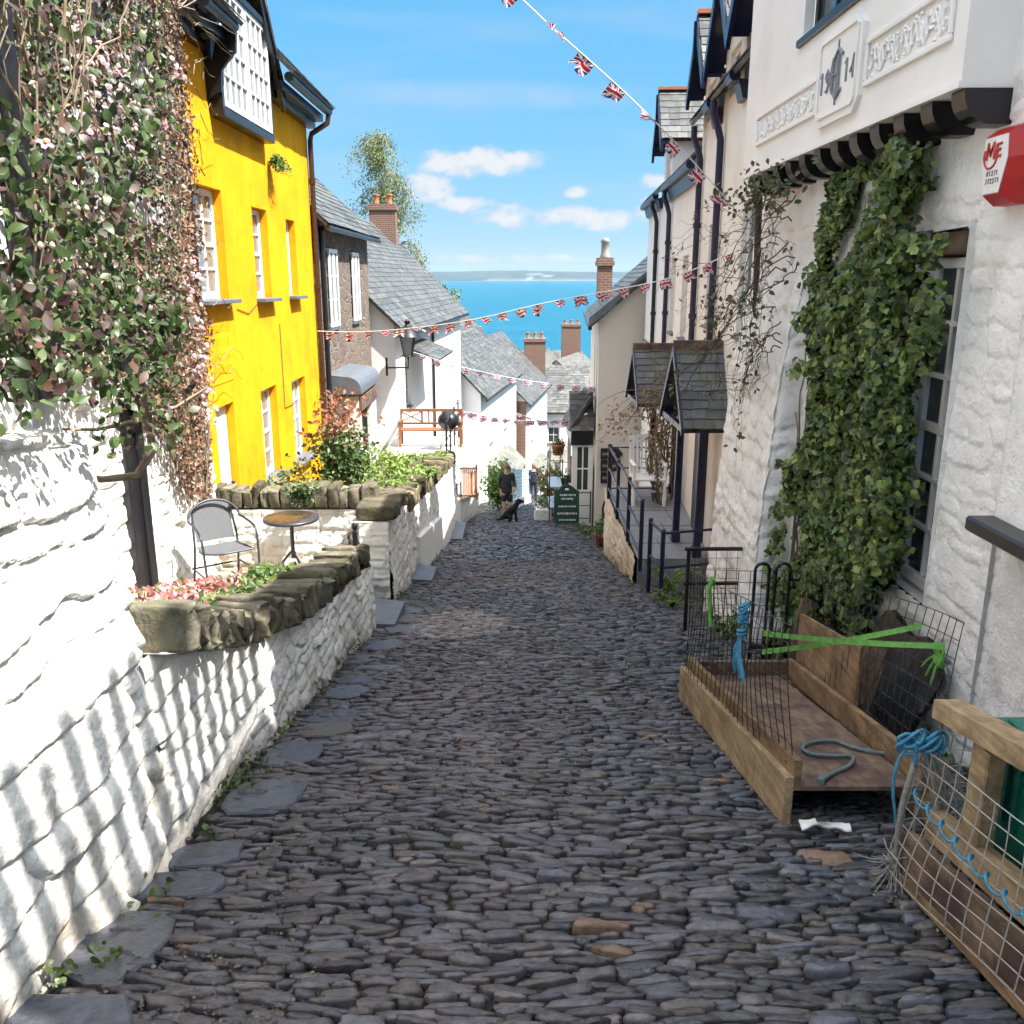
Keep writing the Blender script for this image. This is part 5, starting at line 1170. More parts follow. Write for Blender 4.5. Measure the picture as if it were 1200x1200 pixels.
# dry rose over the farther porch
dr = thing('dry_climbing_rose', 'dry brown climbing rose against the farther porch by the white chair', 'climbing rose', (2.5, 14.3, -2.0))
m = MB(); lf2 = []
for k in range(14):
    q = np.linspace(0, 1, 14); p = np.stack([2.45+.10*g.normal()+.03*np.cumsum(g.normal(0, 1, 14)), 14.35+.2*g.normal()+.03*np.cumsum(g.normal(0, 1, 14)), -2+q*g.uniform(1.2, 2.3)], 1); m.tube(p, np.linspace(.02, .006, 14), 5); lf2.append(p[4:])
for k in range(12):
    q = np.linspace(0, 1, 12)[:, None]; a_ = np.array((2.4, 14.4, -.6+.5*g.random())); b_ = np.array((1.75, 14.5, -.75))+g.normal(0, 1, 3)*np.array((.22, .18, .16)); m.tube(a_+(b_-a_)*q+Zv*.18*np.sin(q*pi)+.012*np.cumsum(g.normal(0, 1, (12, 3)), 0), np.linspace(.009, .003, 12), 4)
m.build('stems', MAT['bark'], dr)
pp = np.concatenate(lf2); pp = pp[g.integers(len(pp), size=900)]+g.normal(0, .07, (900, 3))
m = MB(); leaves(m, pp, (-.4, -.8, .3), .055, ((.20, .12, .07), (.12, .08, .05), (.26, .17, .11), (.09, .10, .03)), 641, .8, .6, .7)
c2_ = np.array((1.75, 14.5, -.75)); pq = c2_+g.normal(0, 1, (130, 3))*np.array((.22, .2, .16)); leaves(m, pq, (-.4, -.8, .3), .06, ((.42, .26, .22), (.35, .18, .13), (.2, .16, .06), (.5, .36, .32)), 642, .6, .7, .7)
m.build('leaves', MAT['leaf'], dr)
# ================================================================ houses farther down the lane
def house(name, label, A, B, depth, side, zg, ze, pitch, wallm, wins=(), seed=1, over=.28, roofcols=None, gable=True, cw=.26, ch=.20, ridge=False, doorlist=()):
    """A->B plan line of the lane front; side=-1 body on the left of the lane (towards -X), +1 on the right"""
    A, B = np.array((*A, 0.)), np.array((*B, 0.)); L = np.linalg.norm(B-A); e = (B-A)/L; inn = np.array((-e[1], e[0], 0.)) if side < 0 else np.array((e[1], -e[0], 0.))
    t = thing(name, label, 'house', tuple((A+B)/2+inn*depth/2+Zv*zg))
    rise = depth/2*math.tan(pitch)
    m = MB(); wall_open(m, A, e, L, zg, ze, [(u, u+w, z, z+h) for (u, z, w, h, *_q) in wins], inn, .14)
    for q in (A, B):
        m.quad(q+Zv*zg, q+inn*depth+Zv*zg, q+inn*depth+Zv*ze, q+Zv*ze); m.add([q+Zv*ze, q+inn*depth+Zv*ze, q+inn*depth/2+Zv*(ze+rise)], [(0, 1, 2)])
    m.build('wall', wallm, t)
    m = MB(); m.add([q+inn*d+Zv*z for q in (A+e*.05, B-e*.05) for d in (.2, depth-.05) for z in (zg, ze)], [(0, 1, 3, 2), (4, 5, 7, 6), (0, 1, 5, 4), (1, 3, 7, 5)]); m.build('interior', bpy.data.materials['dark_interior'], t)
    for (u, z, w, h, c, r) in wins:
        if side < 0: window(t, A+e*(u+.005)+inn*.07+Zv*(z+.005), e, w-.01, h-.01, c, r, inn, .06, .028, .05, gm='glass', sill=(.05, .05, .18))
        else: window(t, A+e*(u+w-.005)+inn*.07+Zv*(z+.005), -e, w-.01, h-.01, c, r, inn, .06, .028, .05, gm='glass', sill=(.05, .05, .18))
    kw = {} if roofcols is None else dict(cols=roofcols)
    sl = math.hypot(depth/2, rise)*(1+over/(depth/2))
    m = MB(); dn = nrm(inn*depth/2+Zv*rise)
    O = A-e*.18-inn*over+Zv*(ze-over*math.tan(pitch)+.06); slates(m, O, e, dn, L+.36, sl, cw, ch, .014, seed, mat_i=0, **kw)
    O2 = A-e*.18+inn*(depth+over)+Zv*(ze-over*math.tan(pitch)+.06); slates(m, O2, e, nrm(-inn*depth/2+Zv*rise), L+.36, sl, cw*2, ch*2, .014, seed+1, mat_i=0, **kw)
    r_ = m.build('roof', MAT['slate'], t)
    m = MB(); q = A-e*.15-inn*(over-.02)+Zv*(ze-over*math.tan(pitch)+.0); m.tube([q, q+e*(L+.3)], .055, 8); m.build('gutter', MAT['black'], t)
    t['_d'] = 1; del t['_d']
    return t, A, e, inn, rise
def chimney(par_or_none, c, w, d, z0, z1, pots, name='chimney', label=None, ang=0.):
    """brick stack with corbelled cap and clay pots"""
    c = np.array((*c, 0.)); a = np.array((cos(ang), sin(ang), 0)); b = np.array((-sin(ang), cos(ang), 0))
    t = thing(name, label, 'chimney', (c[0], c[1], z0)) if par_or_none is None else par_or_none
    m = MB()
    def blk(w_, d_, za, zb):
        for (p, q, ln) in ((a, b, (w_, d_)), (-a, -b, (w_, d_)), (b, -a, (d_, w_)), (-b, a, (d_, w_))):
            o = c-p*ln[0]/2-q*ln[1]/2; m.quad(o+Zv*za, o+p*ln[0]+Zv*za, o+p*ln[0]+Zv*zb, o+Zv*zb, 0, None, [(0, za, 0), (ln[0], za, 0), (ln[0], zb, 0), (0, zb, 0)])
        m.add([c+a*i*w_/2+b*j*d_/2+Zv*zb for i, j in ((-1, -1), (1, -1), (1, 1), (-1, 1))], [(0, 1, 2, 3)], 0, None, False, np.zeros((4, 3)))
        m.add([c+a*i*w_/2+b*j*d_/2+Zv*za for i, j in ((-1, -1), (1, -1), (1, 1), (-1, 1))], [(0, 1, 2, 3)], 0, None, False, np.zeros((4, 3)))
    blk(w, d, z0, z1-.22); blk(w+.10, d+.10, z1-.219, z1-.10); blk(w+.04, d+.04, z1-.099, z1)
    st = m.build('chimney', MAT['brick'], t)
    for i in range(pots):
        m = MB(); p = c+a*((i-(pots-1)/2)*w/max(pots, 1)); m.lathe([(.10, 0), (.12, .03), (.10, .06), (.095, .30), (.115, .32), (.115, .37), (.09, .37), (.085, .1)], p+Zv*z1, 12); m.build('pot', MAT['orange'], st)
    return t
WHITE = MAT['render_white']
# brown stone cottage beyond the yellow house
h, A, e, inn, rise = house('stone_cottage', 'brown rubble stone cottage with two white casement windows beyond the yellow house', (-3.6, 16.85), (-3.6, 23.0), 5.6, -1, -4.4, 2.75, RAD(43), MAT['rubble_brown'],
    [(1.0, .62, .85, 1.55, 2, 3), (3.6, .62, .85, 1.55, 2, 3)], 701, .30)
for u in (1.0, 3.6):
    for q in (0, .44): window(h, (-3.53, 16.85+u+q, .64), (0, 1, 0), .40, 1.50, 1, 3, (-1, 0, 0), .075, .03, .04, gm='glass', name='casement')
m = MB(); m.tube([(-3.5, 17.05, 2.5), (-3.5, 17.05, -3.4)], .05, 10); m.build('downpipe', MAT['black'], h)
# hooded entrance lean-to of the stone cottage
ph = thing('lead_porch', 'squat porch with a curved lead roof below the brown stone cottage', 'porch', (-3.2, 18.6, -3.4))
m = MB(); a = np.linspace(0, pi/2, 8)
pr_ = [(-3.6, .02)]+[(-3.22+.28*sin(q), -.26+.24*cos(q)) for q in a]+[(-2.94, -.36), (-3.6, -.36)]
m.prism([(x_, 17.3, z_-.25) for x_, z_ in pr_], (0, 2.4, 0)); m.build('roof', MAT['slab'], ph)
m = MB(); m.box((-3.55, 17.5, -3.6), (-3.0, 17.62, -.67)); m.box((-3.55, 19.4, -3.6), (-3.0, 19.55, -.67)); m.box((-3.1, 18.9, -3.6), (-3.0, 19.4, -.9)); m.build('side_wall', WHITE, ph)
m = MB(); m.box((-3.02, 17.5, -.95), (-2.96, 19.5, -.68)); m.build('fascia', MAT['wood_old'], ph)
# long white house with the big slate roof
h, A, e, inn, rise = house('white_longhouse', 'long white rendered house with a great slate roof above the bench', (-3.0, 23.05), (-2.1, 36.6), 6.4, -1, -8.5, .48, RAD(44), WHITE,
    [(1.3, -1.9, .8, 1.3, 2, 3)], 711, .34)
chimney(h, (-4.95, 35.9), 1.0, .55, 2.0, 4.3, 2)
m = MB(); a = A+e*5.9; m.tube([a-inn*.07+Zv*.1, a-inn*.07-Zv*5.5], .05, 8); m.build('downpipe', MAT['black'], h)
m = MB(); a = A+e*1.2; slates(m, a-inn*.95+Zv*(-.55), e, nrm(inn*.9+Zv*.35), 3.0, 1.0, seed=715); m.build('lean_to_roof', MAT['slate'], h)
# wall lantern
ln = thing('wall_lantern', 'black glazed street lantern on an iron bracket against the white house', 'lantern', (-2.55, 23.2, -1.0))
lc = P(478, 405, Y=22.6); x, y, z = lc
m = MB(); m.tube([(x-.55, y, z-.55), (x, y, z-.55), (x, y, z-.28)], .025, 6); m.tube([(x-.55, y, z-.75), (x-.55, y, z-.3)], .03, 6); m.build('bracket', MAT['black'], ln)
m = MB()
for i in range(4):
    a = pi/4+i*pi/2; m.tube([(x+.13*cos(a), y+.13*sin(a), z-.26), (x+.24*cos(a), y+.24*sin(a), z+.22)], .014, 5)
m.lathe([(.17, -.27), (.17, -.24), (.05, -.30)], (x, y, z), 4); m.lathe([(.33, .22), (.24, .34), (.10, .48), (.06, .50), (.06, .56), (.09, .58), (.0, .66)], (x, y, z), 8); m.build('frame', MAT['black'], ln)
m = MB()
for i in range(4):
    a, b = pi/4+i*pi/2, pi/4+(i+1)*pi/2; m.quad((x+.125*cos(a), y+.125*sin(a), z-.25), (x+.125*cos(b), y+.125*sin(b), z-.25), (x+.23*cos(b), y+.23*sin(b), z+.21), (x+.23*cos(a), y+.23*sin(a), z+.21))
m.build('glass', MAT['glass_bright'], ln)
# next white houses down the bend
h4, A, e, inn, _ = house('white_cottage', 'white cottage with a steep grey slate roof and pale gable beside the first bend', (-1.3, 37.0), (.22, 47.0), 6.0, -1, -11.5, -3.05, RAD(46), WHITE, [(2.0, -5.6, .8, 1.1, 2, 2), (6, -5.6, .8, 1.1, 2, 2)], 721, .30)
m = MB(); a = A+e*1.5; slates(m, a-inn*1.0+Zv*(-7.35), e, nrm(inn*1.0+Zv*.95), 5.6, 1.45, .3, .2, seed=725, cols=((.13, .125, .105), (.17, .165, .14), (.20, .19, .165)))
for u in (0, 5.5): m.beam(a-inn*.95+e*u+Zv*-7.4, a-inn*.05+e*u+Zv*-7.4, .08, .08); m.beam(a-inn*.9+e*u+Zv*-7.45, a-inn*.05+e*u+Zv*-8.2, .07, .07)
m.build('porch_roof', MAT['slate'], h4)
chimney(h4, (-2.0, 47.5), .75, .6, -2.2, -.9, 1)
h5, A, e, inn, _ = house('brick_edged_cottage', 'white cottage edged with a red brick strip behind the steep slate roof', (.72, 47.3), (2.25, 57.0), 6.0, -1, -14, -4.75, RAD(45), WHITE, [(2.2, -7.4, .8, 1.1, 2, 2)], 731, .30)
m = MB(); q = A-e*.02-inn*.03; m.quad(q+Zv*-13, q+inn*.55+Zv*-13, q+inn*.55+Zv*-4.8, q+Zv*-4.8, 0, None, [(0, 0, 0), (.55, 0, 0), (.55, 8, 0), (0, 8, 0)]); m.build('brick_quoin', MAT['brick'], h5)
m = MB(); a = A+e*2.5; slates(m, a-inn*1.0+Zv*(-9.6), e, nrm(inn*1.0+Zv*.9), 4.0, 1.4, .3, .2, seed=735, cols=((.13, .125, .105), (.17, .165, .14))); m.build('porch_roof', MAT['slate'], h5)
chimney(h5, (1.45, 57.6), 1.35, .8, -4.6, -2.15, 3)
# house across the bend, facing up the lane
h6, A, e, inn, _ = house('crossing_cottage', 'low white cottage facing up the lane at the foot of the hill', (1.9, 59.0), (5.6, 59.0), 5.0, -1, -15, -6.9, RAD(46), WHITE, [(.5, -9.2, .8, 1.1, 2, 2), (2.2, -9.2, .8, 1.1, 2, 2)], 741, .25, cw=.3, ch=.22)
m = MB(); a = A+e*.7; slates(m, a-inn*1.0+Zv*(-10.3), e, nrm(inn*1.0+Zv*.9), 1.2, 1.4, .3, .2, seed=745, cols=((.13, .125, .105), (.17, .165, .14))); m.build('porch_roof', MAT['slate'], h6)
h7, A, e, inn, _ = house('gabled_cottage', 'slate roofed cottage with a white barge edge between the chimney stacks', (4.4, 63.0), (5.4, 75.0), 4.8, -1, -17, -7.0, RAD(50), WHITE, [], 751, .3, cw=.3, ch=.22, roofcols=((.09, .09, .085), (.12, .115, .105), (.15, .145, .13)))
m = MB(); ap_ = A+inn*2.4+Zv*(-7.0+2.4*math.tan(RAD(50))+.2)-e*.22; m.prism([ap_, A-inn*.3-e*.22+Zv*(-7.15), A-inn*.3-e*.22+Zv*(-7.45), ap_-Zv*.3], -e*.06); m.prism([ap_, A+inn*5.1-e*.22+Zv*(-7.15), A+inn*5.1-e*.22+Zv*(-7.45), ap_-Zv*.3], -e*.06); m.build('bargeboard', MAT['white_paint'], h7)
h8, A, e, inn, _ = house('seaward_house', 'long slate roof with a dark ridge at the bottom of the village before the sea', (-2.6, 82.0), (6.4, 82.0), 5.0, -1, -22, -7.6, RAD(45), WHITE, [], 761, .3, cw=.35, ch=.25)
h9, A, e, inn, _ = house('stepped_cottage', 'slate cottage with stepped roof edges by the right hand chimney stack', (5.8, 68.0), (8.2, 76.0), 5.0, -1, -20, -6.8, RAD(42), WHITE, [], 771, .3, cw=.3, ch=.22, roofcols=((.10, .10, .09), (.14, .135, .12)))
chimney(h9, (5.0, 76.5), 1.6, .8, -5.2, -2.2, 3)
# right hand house with the gable towards us and shop bay
h3, A, e, inn, _ = house('grey_gabled_house', 'tall grey cream gabled house with a brick chimney beyond the raised pavement', (2.22, 23.0), (2.8, 32.0), 5.2, 1, -7.5, .58, RAD(41), MAT['greycream'], [(1.0, -1.6, .7, 1.4, 2, 3), (3.2, -1.6, .7, 1.4, 2, 3)], 781, .26)
chimney(h3, (2.72, 27.0), .42, .42, 1.0, 2.15, 0)
m = MB(); m.lathe([(.14, 0), (.15, .05), (.12, .1), (.115, .42), (.14, .45), (.09, .55), (.05, .56)], (2.72, 27.0, 2.15), 10); m.build('chimney_pot', MAT['rope_grey'], h3)
window(h3, (3.35, 22.97, -.35), (1, 0, 0), .62, .95, 2, 3, (0, 1, 0), .07, .03, .05, sill=(.05, .05, .1))
m = MB(); m.prism([(2.22-.28, 22.80, .40), (2.22-.28, 22.80, .62), (4.82, 22.80, 2.92), (4.82, 22.80, 2.66)], (0, .05, 0)); m.build('bargeboard', MAT['slab'], h3)
sb = thing('shop_bay', 'projecting shop bay with slate canopy, black fascia and white window', 'shop front', (1.9, 24.8, -5.2))
m = MB(); slates(m, (1.55, 24.0, -2.45), (0, 1, 0), nrm((.62, 0, .95)), 2.4, 1.1, .25, .17, seed=791); slates(m, (1.58, 23.98, -2.45), (1, 0, 0), nrm((0, .55, 1.05)), .66, 1.15, .22, .15, seed=792); m.build('canopy', MAT['slate'], sb)
m = MB(); m.box((1.62, 24.05, -2.86), (2.24, 26.3, -2.47)); m.build('fascia', MAT['black'], sb)
m = MB(); m.box((1.66, 24.12, -5.6), (2.24, 26.2, -4.22)); m.box((1.66, 24.12, -4.22), (1.76, 24.2, -2.86)); m.box((2.16, 24.12, -4.22), (2.24, 24.2, -2.86)); m.box((1.66, 26.1, -4.22), (1.76, 26.2, -2.86)); m.build('frame', MAT['white_paint'], sb)
window(sb, (1.76, 24.13, -4.2), (1, 0, 0), .40, 1.32, 2, 2, (0, 1, 0), .05, .04, .05)
m = MB(); m.box((1.72, 24.3, -4.25), (2.2, 26.0, -3.55)); m.build('display_shelf', MAT['wood_old'], sb)
# birch
bt = thing('birch_tree', 'slender birch with drooping sparse foliage rising behind the slate roofs', 'tree', (-5.6, 48, -3))
g = np.random.default_rng(801); m = MB(); base = np.array((-5.3, 48., -3.)); tipz = []
q = np.linspace(0, 1, 14); trunk = np.stack([-5.3-1.2*q+.1*np.sin(q*6), 48+.3*np.sin(q*4), -3+11.2*q], 1); m.tube(trunk, np.linspace(.13, .02, 14), 8)
for k in range(46):
    i = g.integers(5, 14); p = trunk[i]; a = g.uniform(0, 2*pi); ln_ = g.uniform(.9, 2.4)*(1.2-.5*i/13); qq = np.linspace(0, 1, 10)[:, None]
    b = p+np.array((cos(a), sin(a), 0))*qq*ln_+Zv*(1.1*qq-1.5*qq*qq)*ln_*.9; m.tube(b, np.linspace(.035, .008, 10), 5)
    for j in range(5):
        s = b[g.integers(4, 10)]; dl = g.uniform(.5, 1.5); q2 = np.linspace(0, 1, 8)[:, None]; c_ = s+np.array((g.normal(0, .3), g.normal(0, .3), -1))*q2*dl+.03*np.cumsum(g.normal(0, 1, (8, 3)), 0); m.tube(c_, np.linspace(.009, .004, 8), 3); tipz.append(c_)
m.build('trunk', MAT['bark'], bt)
pp = np.concatenate(tipz); pp = pp[g.integers(len(pp), size=15000)]+g.normal(0, .17, (15000, 3))
m = MB(); leaves(m, pp, (.3, -.6, .5), .10, ((.15, .19, .06), (.19, .23, .08), (.10, .14, .045), (.25, .26, .11)), 802, .8, .6, .7); m.build('crown', MAT['leaf'], bt)
# bush behind roof ridge
p = P(520, 330, Y=42); shrub('roof_bush', 'small bush showing over the far end of the great slate roof', 'shrub', (p[0]+.1, 42, p[2]-1.4), (.9, .6, .75), 500, .14, ((.14, .18, .05), (.2, .22, .08), (.09, .12, .04)), 805, 6)
# terrace with bench before the long white house
m = MB(); m.add([(-3.3, 20.6, -2.62), (-1.55, 20.6, -2.62), (-1.5, 24.8, -2.75), (-3.2, 24.8, -2.75), (-1.55, 20.6, -5.6), (-1.5, 24.8, -6.2)], [(0, 1, 2, 3), (1, 4, 5, 2)], 0); m.add([(-3.3, 20.55, -2.64), (-1.55, 20.55, -2.64), (-1.55, 20.55, -5.), (-3.3, 20.55, -5)], [(0, 1, 2, 3)]); o = m.build('terrace', MAT['limewash']); tag(o, 'small white terrace under the bench before the long white house', 'terrace', kind='structure')
m = MB(); coping(m, (-3.3, 20.7), (-1.7, 20.7), hline(-2.46), 811, .32, .30, .1, .2); cw_ = thing('coping_row', 'row of upright coping stones edging the terrace in front of the bench', 'coping', (-2.5, 20.7, -2.7)); m.build('stones', MAT['moss_stone'], cw_)
bn = thing('bench', 'brown wooden bench with cross braced back on the white terrace', 'bench', (-2.2, 23.2, -2.66))
y = 23.2; x0, x1 = -2.95, -1.30; zb_ = -2.68
m = MB()
for k in range(4): m.box((x0, y-.42+.11*k, zb_+.42), (x1, y-.33+.11*k, zb_+.46), 0, None, .006)
m.build('seat', MAT['wood_bench'], bn)
m = MB(); m.box((x0, y+.05, zb_+.86), (x1, y+.10, zb_+.94), 0, None, .006); m.box((x0, y+.05, zb_+.52), (x1, y+.10, zb_+.58), 0, None, .006)
for s in (x0, (x0*2+x1)/3, (x0+2*x1)/3, x1-.05): m.box((s, y+.052, zb_+.58), (s+.05, y+.098, zb_+.86))
for (p, q) in ((x0, (x0*2+x1)/3), ((x0+2*x1)/3, x1)): m.beam((p+.03, y+.07, zb_+.6), (q, y+.07, zb_+.85), .03, .035, (0, 1, 0)); m.beam((p+.03, y+.085, zb_+.85), (q, y+.085, zb_+.6), .03, .035, (0, 1, 0))
for s in ((x0+x1)/2-.07, (x0+x1)/2+.07): m.box((s-.02, y+.055, zb_+.58), (s+.02, y+.095, zb_+.86))
m.build('backrest', MAT['wood_bench'], bn)
for s in (x0+.04, x1-.04):
    m = MB(); m.box((s-.03, y-.42, zb_), (s+.03, y-.36, zb_+.64)); m.box((s-.03, y+.04, zb_), (s+.03, y+.10, zb_+.60)); m.box((s-.035, y-.44, zb_+.64), (s+.035, y+.06, zb_+.68)); m.build('arm_frame', MAT['wood_bench'], bn)
bb = thing('barbecue', 'black lidded barbecue on thin legs beside the end of the bench', 'barbecue', (-1.62, 22.4, -2.65))
m = MB(); m.lathe([(0, .50), (.14, .52), (.25, .62), (.27, .72), (.27, .74), (.25, .84), (.14, .95), (0, .98)], (-1.62, 22.4, -2.65), 16); m.build('bowl', MAT['black'], bb)
for i in range(3):
    a = i*2*pi/3+.4; m = MB(); m.tube([(-1.62+.15*cos(a), 22.4+.15*sin(a), -2.1), (-1.62+.28*cos(a), 22.4+.28*sin(a), -2.65)], .012, 6); m.build('leg', MAT['black'], bb)
railing('thin black iron railing at the edge of the bench terrace', [(-1.56, 20.8, -2.66), (-1.54, 21.9, -2.7), (-1.52, 23.1, -2.7), (-1.50, 24.6, -2.74)], lambda x, y: -1.72, (0, .45), .018, 'black', 'thin black iron railings on the left')
railing('black handrail beside the steps below the bench terrace', [(-1.45, 21.6, -4.7), (-1.45, 22.7, -4.95), (-1.42, 24.0, -5.25)], lambda x, y: -3.45-.2*(y-21.6), (0, .3), .018, 'black', 'thin black iron railings on the left')
railing('farther black railing on the low wall by the hedge', [(-1.28, 25.6, -4.9), (-1.25, 26.8, -5.1), (-1.2, 28.0, -5.4)], lambda x, y: -4.0-.2*(y-25.6), (0, .35), .018, 'black', 'thin black iron railings on the left')
lw = thing('step_wall', 'low white wall with a tan capping sloping beside the far steps', 'wall', (-1.4, 25.5, -6))
m = MB(); rough_face(m, (-1.32, 23.0), (-1.12, 28.4), lambda s: float(G(23+s))-.1, lambda s: float(G(23+s))+.62, WX, .04, 821, .13, .26, .02, 0, 0, 0, dirt=(.4, .35, .27), dirt_h=.3); m.quad((-1.32, 23, G(23)-.1), (-1.6, 23, G(23)-.1), (-1.6, 23, G(23)+.62), (-1.32, 23, G(23)+.62), 0, (.7, .7, .66)); m.build('wall_face', MAT['limewash_dirty'], lw)
m = MB(); m.prism([(-1.29, 22.95, G(22.95)+.62), (-1.65, 22.95, G(22.95)+.62), (-1.65, 22.95, G(22.95)+.72), (-1.29, 22.95, G(22.95)+.72)], (.2, 5.5, -SLOPE*5.5)); m.build('capping', mat('tan_stone', (.36, .29, .2), .85, .25, 8, .006, 30), lw)
dc = thing('deckchair', 'folded orange slatted wooden chair leaning on the white wall', 'chair', (-1.5, 25.2, -4.5)); p = P(547, 565, Y=25.0)
m = MB()
for s in (-.28, .28): m.beam(p+np.array((s, -.05, -.5)), p+np.array((s, .10, .5)), .05, .04)
for zz in (-.42, .40): m.beam(p+np.array((-.28, .03, zz)), p+np.array((.28, .03, zz)), .04, .05)
m.build('frame', MAT['wood_bench'], dc)
m = MB()
for i in range(9): m.beam(p+np.array((-.22+.055*i, -.03, -.38)), p+np.array((-.22+.055*i, .07, .36)), .035, .014)
m.build('slats', mat('salmon_wood', (.55, .24, .13), .6, .2, 10), dc)
p = P(586, 590, Y=29.5); shrub('hedge', 'bright green leafy hedge beside the woman', 'hedge', (p[0]-.05, 29.6, float(G(29.6))), (.55, .6, .85), 2400, .10, ((.10, .2, .03), (.15, .27, .04), (.06, .12, .02), (.2, .32, .07)), 831, 12)
m_ = thing('lattice_fence', 'pale blue lattice fence sloping along the lane behind the woman', 'fence', (.2, 33, -7))
m = MB(); a, b = np.array((-.02, 31.0, float(G(31)))), np.array((.75, 37.5, float(G(37.5)))); dv = b-a
for hh in (.35, 1.45): m.beam(a+Zv*hh, b+Zv*hh, .05, .06)
for k in range(9): q = a+dv*k/8; m.beam(q, q+Zv*1.5, .05, .05)
for k in range(-3, 22):
    u0, u1 = k/22, (k+4)/22
    for (h0, h1) in ((.4, 1.4), (1.4, .4)):
        uu0, uu1 = max(u0, 0), min(u1, 1)
        if uu1 <= uu0: continue
        f0, f1 = (uu0-u0)/(u1-u0), (uu1-u0)/(u1-u0); m.beam(a+dv*uu0+Zv*(h0+(h1-h0)*f0), a+dv*uu1+Zv*(h0+(h1-h0)*f1), .02, .03)
m.build('lattice', MAT['pale_blue'], m_)
m = MB(); m.prism([a+np.array((.03, 0, -.1)), b+np.array((.03, 0, -.1)), b+np.array((.03, 0, .36)), a+np.array((.03, 0, .36))], (.08, 0, 0)); m.build('base_wall', MAT['limewash'], m_)
# ================================================================ PROPS
def PS(u, v, c=0., sl=SLOPE):
    """pixel on the sloping plane z = -sl*y + c"""
    xc, yc = (u-600)/F_PX, -(v-600)/F_PX; dy, dz = CP+yc*SP, -SP+yc*CP
    t = (c-EYE)/(dz+sl*dy); return np.array((xc*t, dy*t, EYE+dz*t))
def sag(a, b, s, n=12):
    q = np.linspace(0, 1, n)[:, None]; return np.asarray(a)+(np.asarray(b)-np.asarray(a))*q-Zv*(4*s*q*(1-q))
# ---- sledge with wire sides
sd = thing('sledge', 'wooden delivery sledge with wire mesh sides, lime straps and a plywood deck', 'sledge', (1.5, 4.4, float(G(4.4))))
s_ = lambda y, h: float(G(y))+h
ya, yb = 3.38, 5.46; xl, xr = 1.19, 1.82
def along(mb, x0, x1, h0, h1, y0=ya, y1=yb, mat_i=0, dx=0.):
    mb.add([(x+(dx if y == y1 else 0), y, s_(y, h)) for y in (y0, y1) for x in (x0, x1) for h in (h0, h1)], [(0, 1, 3, 2), (4, 6, 7, 5), (0, 4, 5, 1), (2, 3, 7, 6), (0, 2, 6, 4), (1, 5, 7, 3)], mat_i)
for (x0, dx) in ((xl, -.05), (xr, .06)):
    m = MB(); along(m, x0-.018, x0+.018, .012, .24, dx=dx); m.build('runner', MAT['wood_pale'], sd)
m = MB(); along(m, xl+.02, xl+.055, .17, .315, ya+.02, yb-.02, dx=-.05)
for k in range(9): y = ya+.12+k*.23; m.lathe([(0, .004), (.008, .003), (.009, 0)], (xl+.037, y, s_(y, .316)), 8); m.obox((xl+.0195-.05*(y-ya)/2.08, y, s_(y, .27)), (.002, 0, 0), (0, .006, 0), (0, 0, .006), 1)
m.build('side_board', [MAT['wood'], MAT['black']], sd)
m = MB(); along(m, xr-.055, xr-.02, .17, .30, ya+.02, yb-.02, dx=.06); m.build('side_board', MAT['wood'], sd)
m = MB(); along(m, xl+.056, xr-.056, .165, .185, ya+.03, yb-.05); m.build('deck', MAT['wood_old'], sd)
m = MB(); m.box((xl+.0, yb-.045, s_(yb, .16)), (xr+.04, yb-.01, s_(yb, .29))); m.build('end_board', MAT['wood_old'], sd)
m = MB(); along(m, xr+.02, xr+.04, .19, .62, 4.35, yb-.03, dx=.04); m.build('side_panel', MAT['wood'], sd)
for y in (3.7, 4.4, 5.1):
    m = MB(); m.box((xl+.02, y-.03, s_(y, .10)), (xr-.02, y+.03, s_(y, .163))); m.build('cross_bearer', MAT['wood_old'], sd)
def mesh_panel(name, par, o, a, b, na, nb, r, mt, wav=.02, seed=1):
    """wire grid: corner o, sides a and b"""
    m = MB(); o, a, b = map(lambda q: np.asarray(q, float), (o, a, b)); n = nrm(np.cross(a, b)); q = np.linspace(0, 1, 10)
    f = lambda i, j: o+a*i+b*j+n*wav*(np.sin(i*5+seed)*np.sin(j*4+seed*2)+.6*np.sin(i*11+j*3+seed))
    for k in range(na+1): m.tube([f(k/na, t) for t in q], r, 4, cap=False)
    for k in range(nb+1): m.tube([f(t, k/nb)+n*r for t in np.linspace(0, 1, 16)], r, 4, cap=False)
    return m.build(name, mt, par)
mesh_panel('wire_side', sd, (xl+.01, 3.46, s_(3.46, .2)), (-.045, 1.96, -SLOPE*1.96), (-.02, 0, .72), 24, 9, .0024, MAT['wire'], .022, 1)
mesh_panel('wire_side', sd, (xr+.01, 3.42, s_(3.42, .2)), (.05, 2.0, -SLOPE*2.0), (.04, 0, .74), 24, 9, .0024, MAT['wire'], .03, 3)
mesh_panel('wire_end', sd, (xl-.03, yb-.02, s_(yb, .2)), (.68, 0, 0), (0, 0, .72), 9, 9, .0024, MAT['wire'], .01, 5)
m = MB()
for (p, q) in ((P(893, 764, X=1.19), P(1080, 733, X=1.85)), (P(893, 742, X=1.19), P(1108, 757, X=1.85))):
    pts = sag(p, q, .012, 14)
    for i in range(13):
        a, b = pts[i], pts[i+1]; tw = .6+.25*sin(i*.5); w = np.array((0, .5*(1-tw), tw)); w = nrm(w)*.013; m.quad(a-w, b-w, b+w, a+w)
    m.build('strap', MAT['strap'], sd); m = MB()
q = P(1103, 768, X=1.86)
for k in range(7): a = np.linspace(0, 2*pi, 12); r = .022+.006*(k % 3); m.tube(np.stack([q[0]-.01+.012*np.sin(a*2+k), q[1]+r*np.cos(a), q[2]+r*1.3*np.sin(a+k*.5)], 1), .008, 5)
